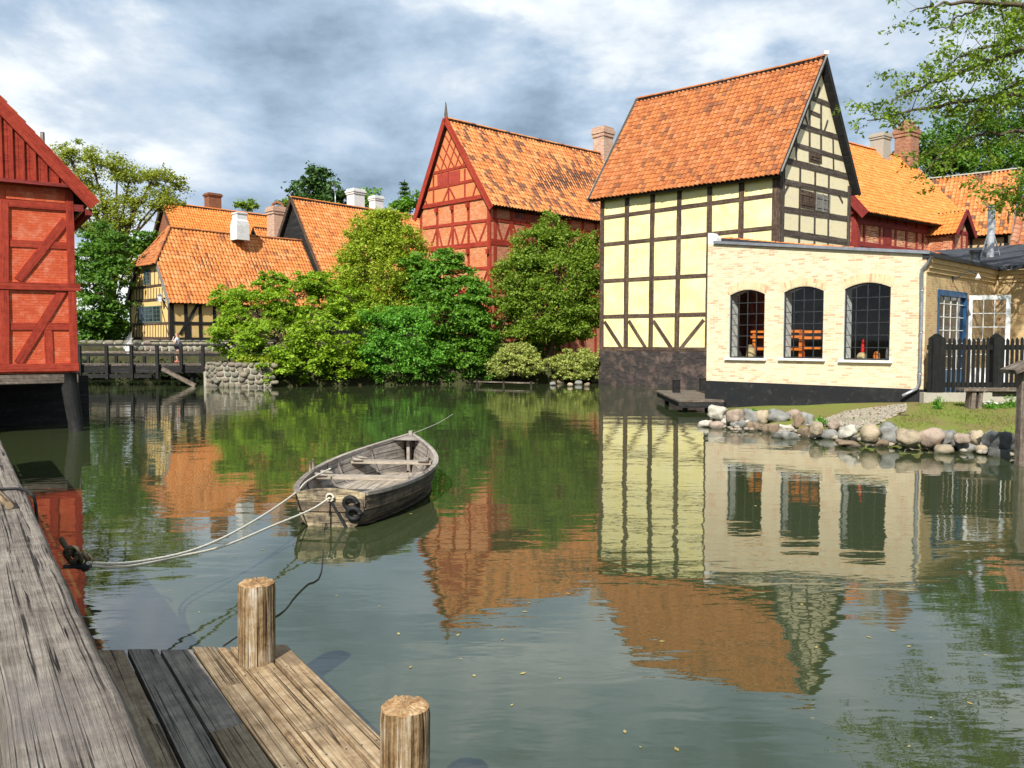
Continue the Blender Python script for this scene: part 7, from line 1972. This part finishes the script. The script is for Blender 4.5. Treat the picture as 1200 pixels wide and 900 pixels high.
# bushes along the far bank, left to right
T('hornbeam_bush', 'broad yellow-green layered bush right of the footbridge, hanging over the stone wall', 'bush', gb(345, 46.5), [B(300, 365, 46, 40, 32), B(345, 350, 46, 40, 28), B(280, 395, 45, 30, 24), B(330, 398, 44.5, 52, 34), B(385, 392, 45, 45, 36), B(350, 425, 44, 45, 18), B(400, 425, 44.5, 32, 18), B(270, 350, 47, 22, 16), B(405, 350, 46.5, 28, 26), B(318, 331, 46.5, 20, 14), B(372, 333, 46.8, 22, 16)],
  L_horn, leaf=.19, trunk=.22, stems=3, clump=.32, flat=.30, seed=1, per=64, droop=.35, lowcut=.25, up=1.0)
T('low_yellow_bush', 'small yellow-green bush on top of the fieldstone retaining wall', 'bush', gb(305, 43.9, 1.3), [B(295, 424, 43.6, 17, 9), B(318, 427, 43.4, 18, 10), B(305, 433, 43.3, 12, 7)], L_light, leaf=.13, trunk=.04, stems=3, clump=.22, seed=2, per=40)
T('tall_light_tree', 'tall feathery yellow-green tree behind the bushes, left of the red gable', 'tree', gb(448, 49.5), [B(445, 268, 49, 34, 20), B(425, 290, 49, 34, 26), B(468, 290, 49, 34, 26), B(445, 320, 48.5, 50, 36), B(412, 330, 48.5, 24, 30), B(485, 330, 49, 25, 34), B(450, 365, 48, 45, 30), B(455, 253, 49, 14, 8)],
  L_light, leaf=.17, trunk=.2, stems=3, clump=.34, flat=.8, seed=3, per=72, shell=.3)
T('bright_green_bush', 'fresh mid-green leafy bush at the water in front of the tall light tree', 'bush', gb(470, 45.5), [B(450, 385, 45.5, 28, 26), B(485, 392, 45.3, 30, 30), B(455, 415, 45, 32, 22), B(495, 420, 45, 26, 20), B(430, 420, 45.2, 18, 18), B(470, 368, 46, 22, 12)],
  L_bright, leaf=.16, trunk=.14, stems=4, clump=.36, seed=4, per=84, lowcut=.2)
T('maple_bush', 'tall rich-green bush directly below the red lattice gable', 'bush', gb(535, 46.8), [B(520, 320, 47.5, 22, 18), B(505, 345, 47.2, 26, 22), B(545, 345, 47.2, 26, 24), B(525, 370, 46.8, 40, 26), B(555, 385, 46.6, 24, 26), B(515, 405, 46.4, 28, 24), B(545, 415, 46.4, 30, 22), B(526, 304, 47.5, 15, 12), B(490, 316, 48, 20, 18), B(508, 325, 47.5, 22, 18), B(555, 360, 46.8, 22, 22)],
  L_mid, leaf=.22, trunk=.16, stems=3, clump=.34, flat=.45, seed=5, per=62, lowcut=.15)
T('round_tree', 'dense round-crowned green tree in front of the red house long side', 'tree', gb(640, 48.2), [B(643, 268, 48.6, 17, 18), B(630, 292, 48.4, 30, 24), B(660, 292, 48.4, 28, 24), B(612, 318, 48.2, 32, 26), B(650, 325, 47.8, 46, 36), B(684, 320, 48.2, 24, 34), B(603, 350, 48, 27, 26), B(640, 362, 47.8, 50, 30), B(684, 360, 48, 24, 30), B(690, 290, 48.6, 10, 14), B(620, 388, 47.8, 30, 14), B(665, 385, 47.8, 34, 16)],
  L_lime, leaf=.18, trunk=.2, stems=1, clump=.34, flat=.7, seed=6, per=74, fork=.35, lowcut=2.4)
T('grey_green_bush', 'low feathery grey-green bush at the waterline left of the landing plank', 'bush', gb(605, 46.4, .8), [B(596, 425, 46.3, 22, 13), B(618, 428, 46.2, 22, 13), B(606, 414, 46.5, 22, 12), B(583, 434, 46.2, 14, 8)], L_grey, leaf=.13, trunk=.06, stems=4, clump=.24, seed=7, per=56, lowcut=.15)
T('grey_green_bush', 'low feathery grey-green bush at the foot of the warehouse corner', 'bush', gb(672, 46.8, .8), [B(660, 425, 46.5, 18, 12), B(682, 422, 46.6, 22, 14), B(697, 430, 46.5, 8, 14), B(672, 435, 46.3, 20, 10)], L_grey, leaf=.13, trunk=.06, stems=4, clump=.24, seed=8, per=56, lowcut=.15)
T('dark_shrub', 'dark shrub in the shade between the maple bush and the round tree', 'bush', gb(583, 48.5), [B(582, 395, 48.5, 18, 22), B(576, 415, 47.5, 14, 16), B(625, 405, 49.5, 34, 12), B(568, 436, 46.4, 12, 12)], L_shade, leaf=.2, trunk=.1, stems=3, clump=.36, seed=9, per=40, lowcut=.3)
# behind on the left
T('dense_left_tree', 'dense deep-green tree between the left red house and the cottage', 'tree', gb(125, 58, 1.2), [B(122, 300, 58, 30, 24), B(104, 320, 58, 24, 30), B(140, 288, 60, 26, 14), B(122, 335, 57.5, 26, 30), B(110, 365, 57, 28, 28), B(130, 368, 58, 16, 26), B(100, 390, 57, 18, 18), B(120, 278, 59, 22, 16), B(165, 282, 61, 16, 12)],
  L_shade, leaf=.3, trunk=.3, clump=.46, flat=.5, seed=11, per=44, fork=.35)
T('ash_tree', 'tall open-crowned tree with bare twigs showing behind the left red house', 'tree', gb(128, 66, 2.4), [B(80, 180, 66, 24, 16), B(108, 188, 66, 24, 16), B(70, 208, 66, 20, 18), B(100, 218, 66, 26, 18), B(138, 192, 66, 18, 14), B(152, 208, 66, 24, 17), B(182, 203, 66, 20, 13), B(203, 215, 66, 17, 11), B(195, 234, 66, 24, 12), B(160, 236, 66, 26, 16), B(120, 244, 66, 28, 18), B(85, 248, 66, 22, 16), B(145, 262, 66, 28, 14), B(105, 268, 66, 26, 12)],
  L_ash, leaf=.22, trunk=.34, density=.95, clump=.6, flat=.6, seed=12, per=60, shell=.05, fork=.42)
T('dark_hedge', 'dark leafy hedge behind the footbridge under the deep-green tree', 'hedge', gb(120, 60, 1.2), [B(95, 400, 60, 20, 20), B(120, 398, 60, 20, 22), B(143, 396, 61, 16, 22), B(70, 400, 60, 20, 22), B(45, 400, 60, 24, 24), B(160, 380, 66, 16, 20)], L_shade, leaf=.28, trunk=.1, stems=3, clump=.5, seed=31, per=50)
T('ivy_bank', 'overgrown bank under the footbridge, leaves coloured dark for the shade there', 'bank plants', gb(150, 51.8, .6), [B(100, 436, 51.6, 30, 12), B(140, 437, 51.6, 30, 11), B(180, 437, 51.6, 30, 11), B(215, 436, 51.6, 24, 10)], L_bank_shaded, leaf=.2, trunk=.05, stems=4, clump=.4, seed=32, per=50, lowcut=.1)
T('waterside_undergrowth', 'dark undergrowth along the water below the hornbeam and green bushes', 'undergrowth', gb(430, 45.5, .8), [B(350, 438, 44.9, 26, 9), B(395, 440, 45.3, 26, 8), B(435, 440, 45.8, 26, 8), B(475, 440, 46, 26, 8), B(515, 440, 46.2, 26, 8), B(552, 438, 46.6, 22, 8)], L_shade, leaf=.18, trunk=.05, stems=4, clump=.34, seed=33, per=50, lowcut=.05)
T('yellow_shrub', 'yellowish shrub peeping behind the cottage gable and deep-green tree', 'bush', gb(160, 64, 2.4), [B(163, 308, 64, 18, 14), B(150, 320, 64, 14, 16), B(178, 300, 65, 10, 10)], L_light, leaf=.26, trunk=.12, stems=2, clump=.4, seed=13, per=36)
T('dark_oak', 'dark round-headed tree rising behind the black gabled house', 'tree', gb(378, 92, 2.4), [B(372, 205, 92, 14, 13), B(362, 222, 92, 20, 13), B(385, 222, 92, 20, 12), B(400, 232, 92, 12, 8), B(350, 238, 92, 12, 10), B(375, 238, 92, 30, 12)], L_dark, leaf=.5, trunk=.5, clump=.75, seed=14, per=46)
def conifer(name, label, px, pyt, pyb, D, wpx, mat, seed):
    rng = np.random.default_rng(seed); b = atD(px, pyb, D); t = atD(px, pyt, D); root = thing(name, label, 'tree', (b.x, b.y, 2.4)); H = t.z - 2.4; w = wpx * D / FPX
    m = MB(); m.tube([(b.x, b.y, 2), (b.x, b.y, 2.4 + H * .6), (b.x, b.y, t.z)], [.3, .18, .03], 7); C = []; R = []
    n = 26
    for k in range(n):
        f = k / n; z = 2.4 + H * (.3 + .7 * f); rad = w * (1 - f) ** .85 * rng.uniform(.75, 1.1)
        for j in range(7):
            a = rng.random() * 6.28; e = Vector((b.x + cos(a) * rad, b.y + sin(a) * rad, z - rad * .25)); m.tube([(b.x, b.y, z), e], [.05, .01], 4, cap=False)
            for q in (.45, .75, 1.0): C.append(Vector((b.x, b.y, z)).lerp(e, q)); R.append(.22 * w * (1.2 - q * .5))
    m.build('trunk', M['bark'], root); V = leaf_cloud(np.array(C), np.array(R), np.full(len(C), 14), .34, rng, .35, .4, .3); np_mesh('crown', V, 4, mat, root)
conifer('spruce_tree', 'pointed dark spruce behind the roofs, left of the red lattice gable', 474, 210, 250, 88, 20, L_dark, 5)
T('green_treetop', 'green treetop just left of the spruce behind the white chimneys', 'tree', gb(432, 90, 2.4), [B(432, 232, 90, 10, 10), B(428, 240, 90, 14, 8)], L_mid, leaf=.4, trunk=.3, clump=.6, seed=16, per=40)
T('light_treetop', 'lighter green treetop behind the ridge beside the spruce', 'tree', gb(480, 84, 2.4), [B(482, 236, 84, 12, 9), B(466, 241, 84, 12, 8)], L_mid, leaf=.4, trunk=.3, clump=.6, seed=17, per=40)
T('far_treetop', 'small green treetop above the ridge right of the brown chimney', 'tree', gb(288, 100, 2.4), [B(288, 241, 100, 13, 5), B(335, 240, 100, 10, 5)], L_lime, leaf=.4, trunk=.3, clump=.6, seed=18, per=34)
# right side
T('right_dense_tree', 'dense green tree mass behind the chimneys at the upper right', 'tree', gb(1150, 78, 2), [B(1100, 166, 78, 26, 26), B(1135, 152, 78, 36, 36), B(1175, 155, 78, 36, 44), B(1115, 190, 77, 30, 18), B(1160, 190, 77, 40, 22), B(1205, 160, 77, 34, 56), B(1090, 182, 78, 16, 16)], L_shade, leaf=.36, density=1.6, trunk=.5, clump=.7, seed=19, per=46)

def overhang():
    """branches of a tree whose trunk stands outside the picture to the right, above the yard"""
    rng = np.random.default_rng(77); D = 19.0; SC = 1.25; base = Vector((18.6, 22.6, .7)); root = thing('overhanging_tree', 'spreading tree whose leafy branches reach in from the right edge over the roofs', 'tree', base)
    tb = MB(); fk = Vector((18.6, 22.6, 6.5)); tb.tube([base - Z * .4, base + Z * .3, base.lerp(fk, .5) + Vector((.2, 0, 0)), fk, Vector((18.2, 22.2, 10.5))], [.55, .42, .36, .3, .16], 12)
    C = []; R = []; CT = []
    def limb(pts, r0, r1, tw, spread, nleaf, lsz=.30, d0=0.3):
        P = [atD(x, y, d * SC) for x, y, d in pts]; n = 16; out = []
        for k in range(n + 1):
            s = (len(P) - 1) * k / n; i = min(int(s), len(P) - 2); t = s - i; p = P[i].lerp(P[i + 1], t); out.append(p + Vector(rng.normal(0, .03, 3)))
        tb.tube(out, [r0 + (r1 - r0) * k / n for k in range(n + 1)], 6)
        for q in range(tw):
            s = rng.uniform(d0, 1.0); i = int(s * n); i = min(i, n - 1); o = out[i]; dr = (out[min(i + 1, n)] - out[i]).normalized()
            e = o + (dr * rng.uniform(.1, .9) + Vector(rng.normal(0, 1, 3)) * .75 + Vector((0, 0, .05))) * spread * SC * rng.uniform(.5, 1.2); mid = o.lerp(e, .5) + Vector(rng.normal(0, .06, 3))
            spread_ = spread * SC; rr = (r0 + (r1 - r0) * s) * .4; tb.tube([o, mid, e], [rr, rr * .6, .006], 4, cap=False)
            for z in range(3):
                c = mid.lerp(e, rng.uniform(.2, 1.1)) + Vector(rng.normal(0, .12, 3)); C.append(c); R.append(lsz * rng.uniform(.6, 1.3)); CT.append(int(nleaf * rng.uniform(.3, 1.5)))
    lim = limb
    lim([(1290, 150, 19), (1200, 108, 19), (1130, 118, 19), (1070, 130, 18.6), (1018, 141, 18.4)], .10, .012, 26, .55, 15)
    lim([(1290, 60, 19), (1210, 55, 18.6), (1150, 75, 18.2), (1090, 100, 18), (1045, 118, 17.6)], .09, .01, 26, .6, 15)
    lim([(1290, 10, 18), (1200, 5, 17.6), (1140, 3, 17), (1095, 8, 16.6), (1068, 12, 16.4)], .09, .01, 14, .42, 12)
    lim([(1150, 8, 17), (1120, 22, 17), (1110, 32, 17), (1088, 36, 16.8)], .03, .006, 3, .3, 6)
    lim([(1300, 100, 19.6), (1230, 90, 19.4), (1180, 100, 19.2), (1150, 130, 19), (1120, 160, 18.8)], .09, .01, 26, .6, 16)
    lim([(1300, 30, 19.6), (1220, 40, 19.4), (1175, 50, 19.2), (1130, 62, 19), (1105, 80, 18.8)], .08, .01, 24, .6, 15)
    lim([(1290, 160, 20), (1230, 150, 19.8), (1180, 155, 19.4), (1135, 160, 19.2), (1100, 185, 19), (1072, 212, 18.8)], .07, .01, 18, .5, 11)
    lim([(1300, 220, 20), (1240, 210, 19.8), (1200, 215, 19.4), (1172, 225, 19)], .07, .01, 20, .5, 24, .34, .2)
    lim([(1300, 250, 21), (1250, 235, 20), (1205, 230, 19.6), (1185, 240, 19.4)], .05, .01, 16, .4, 24, .32, .2)
    lim([(1300, 20, 21), (1230, 25, 20), (1195, 10, 19.6), (1165, 30, 19.4)], .05, .01, 20, .6, 18)
    for pt in ((1290, 150), (1290, 60), (1290, 10), (1300, 100), (1300, 220)):
        q = atD(pt[0], pt[1], 19 * SC); tb.tube([fk.lerp(Vector((18.2, 22.2, 10.5)), .3 + .5 * rng.random()), q.lerp(fk, .4) + Z * .3, q], [.16, .12, .10], 6)
    # the crown outside the picture, which shades the yard
    for k in range(170):
        a = rng.normal(0, 1, 3); a /= np.linalg.norm(a); c = Vector((20.0 + a[0] * 3.2, 22.6 + a[1] * 3.2, 11.0 + a[2] * 2.6)); px = c.x / c.y * FPX + 600
        if px < 1225: continue
        C.append(c); R.append(.6); CT.append(30)
    top = Vector((18.2, 22.2, 10.5))
    for k in range(12):
        e = Vector((rng.uniform(9.6, 14.5), rng.uniform(15.0, 17.6), rng.uniform(11.4, 12.8))); m1 = top.lerp(e, .5) + Z * 1.6; tb.tube([top, m1, e], [.09, .05, .012], 6)
        for q in range(9):
            c = m1.lerp(e, rng.uniform(.7, 1.1)) + Vector(rng.normal(0, .5, 3)); c.z = max(c.z, 11.0); C.append(c); R.append(.5); CT.append(16)
    tb.build('trunk', M['bark'], root); V = leaf_cloud(np.array([tuple(c) for c in C]), np.array(R), (np.array(CT) * 1.15).astype(int), .135, rng, .7, .3, .5); np_mesh('crown', V, 4, L_lime, root)
overhang()
def small_plants():
    rng = np.random.default_rng(9)
    for (px, py, D, r, h, lab) in ((1099, 474, 21.9, .13, .34, 'small bright green weed at the foot of the concrete kerb'), (1164, 473, 21.5, .3, .18, 'low white-flowered plant under the plank bench'), (1186, 470, 21.5, .3, .28, 'leafy dark green plant at the right end under the bench'), (886, 484, 24, .18, .16, 'small green weed among the boulders on the left'), (962, 498, 21.2, .2, .22, 'green weed growing between the boulders in the middle')):
        p = atD(px, py, D); z, sd_ = bank(np.array([[p.x, p.y]])); p.z = max(.3, float(z[0])); root = thing('weed', lab, 'plant', p, 'weeds in the yard'); n = 60
        C = np.array([[p.x + rng.normal(0, r * .4), p.y + rng.normal(0, r * .4), p.z + abs(rng.normal(.3, .3)) * h] for _ in range(n)]); V = leaf_cloud(C, np.full(n, .05), np.full(n, 5), .07, rng, .8, .3, .4); np_mesh('foliage', V, 4, L_bright, root)
        m = MB()
        for k in range(7): m.tube([p - Z * .05, p + Vector((rng.normal(0, r * .5), rng.normal(0, r * .5), h * rng.uniform(.6, 1.1)))], .006, 4)
        m.build('stem', L_mid, root)
        if 'flowered' in lab:
            C = np.array([[p.x + rng.normal(0, r * .5), p.y - .05 + rng.normal(0, r * .3), p.z + h * rng.uniform(.5, 1.1)] for _ in range(26)]); np_mesh('flowers', leaf_cloud(C, np.full(26, .012), np.full(26, 4), .05, rng), 4, M['cap_white'], root)
small_plants()
print('leaves', TOT)
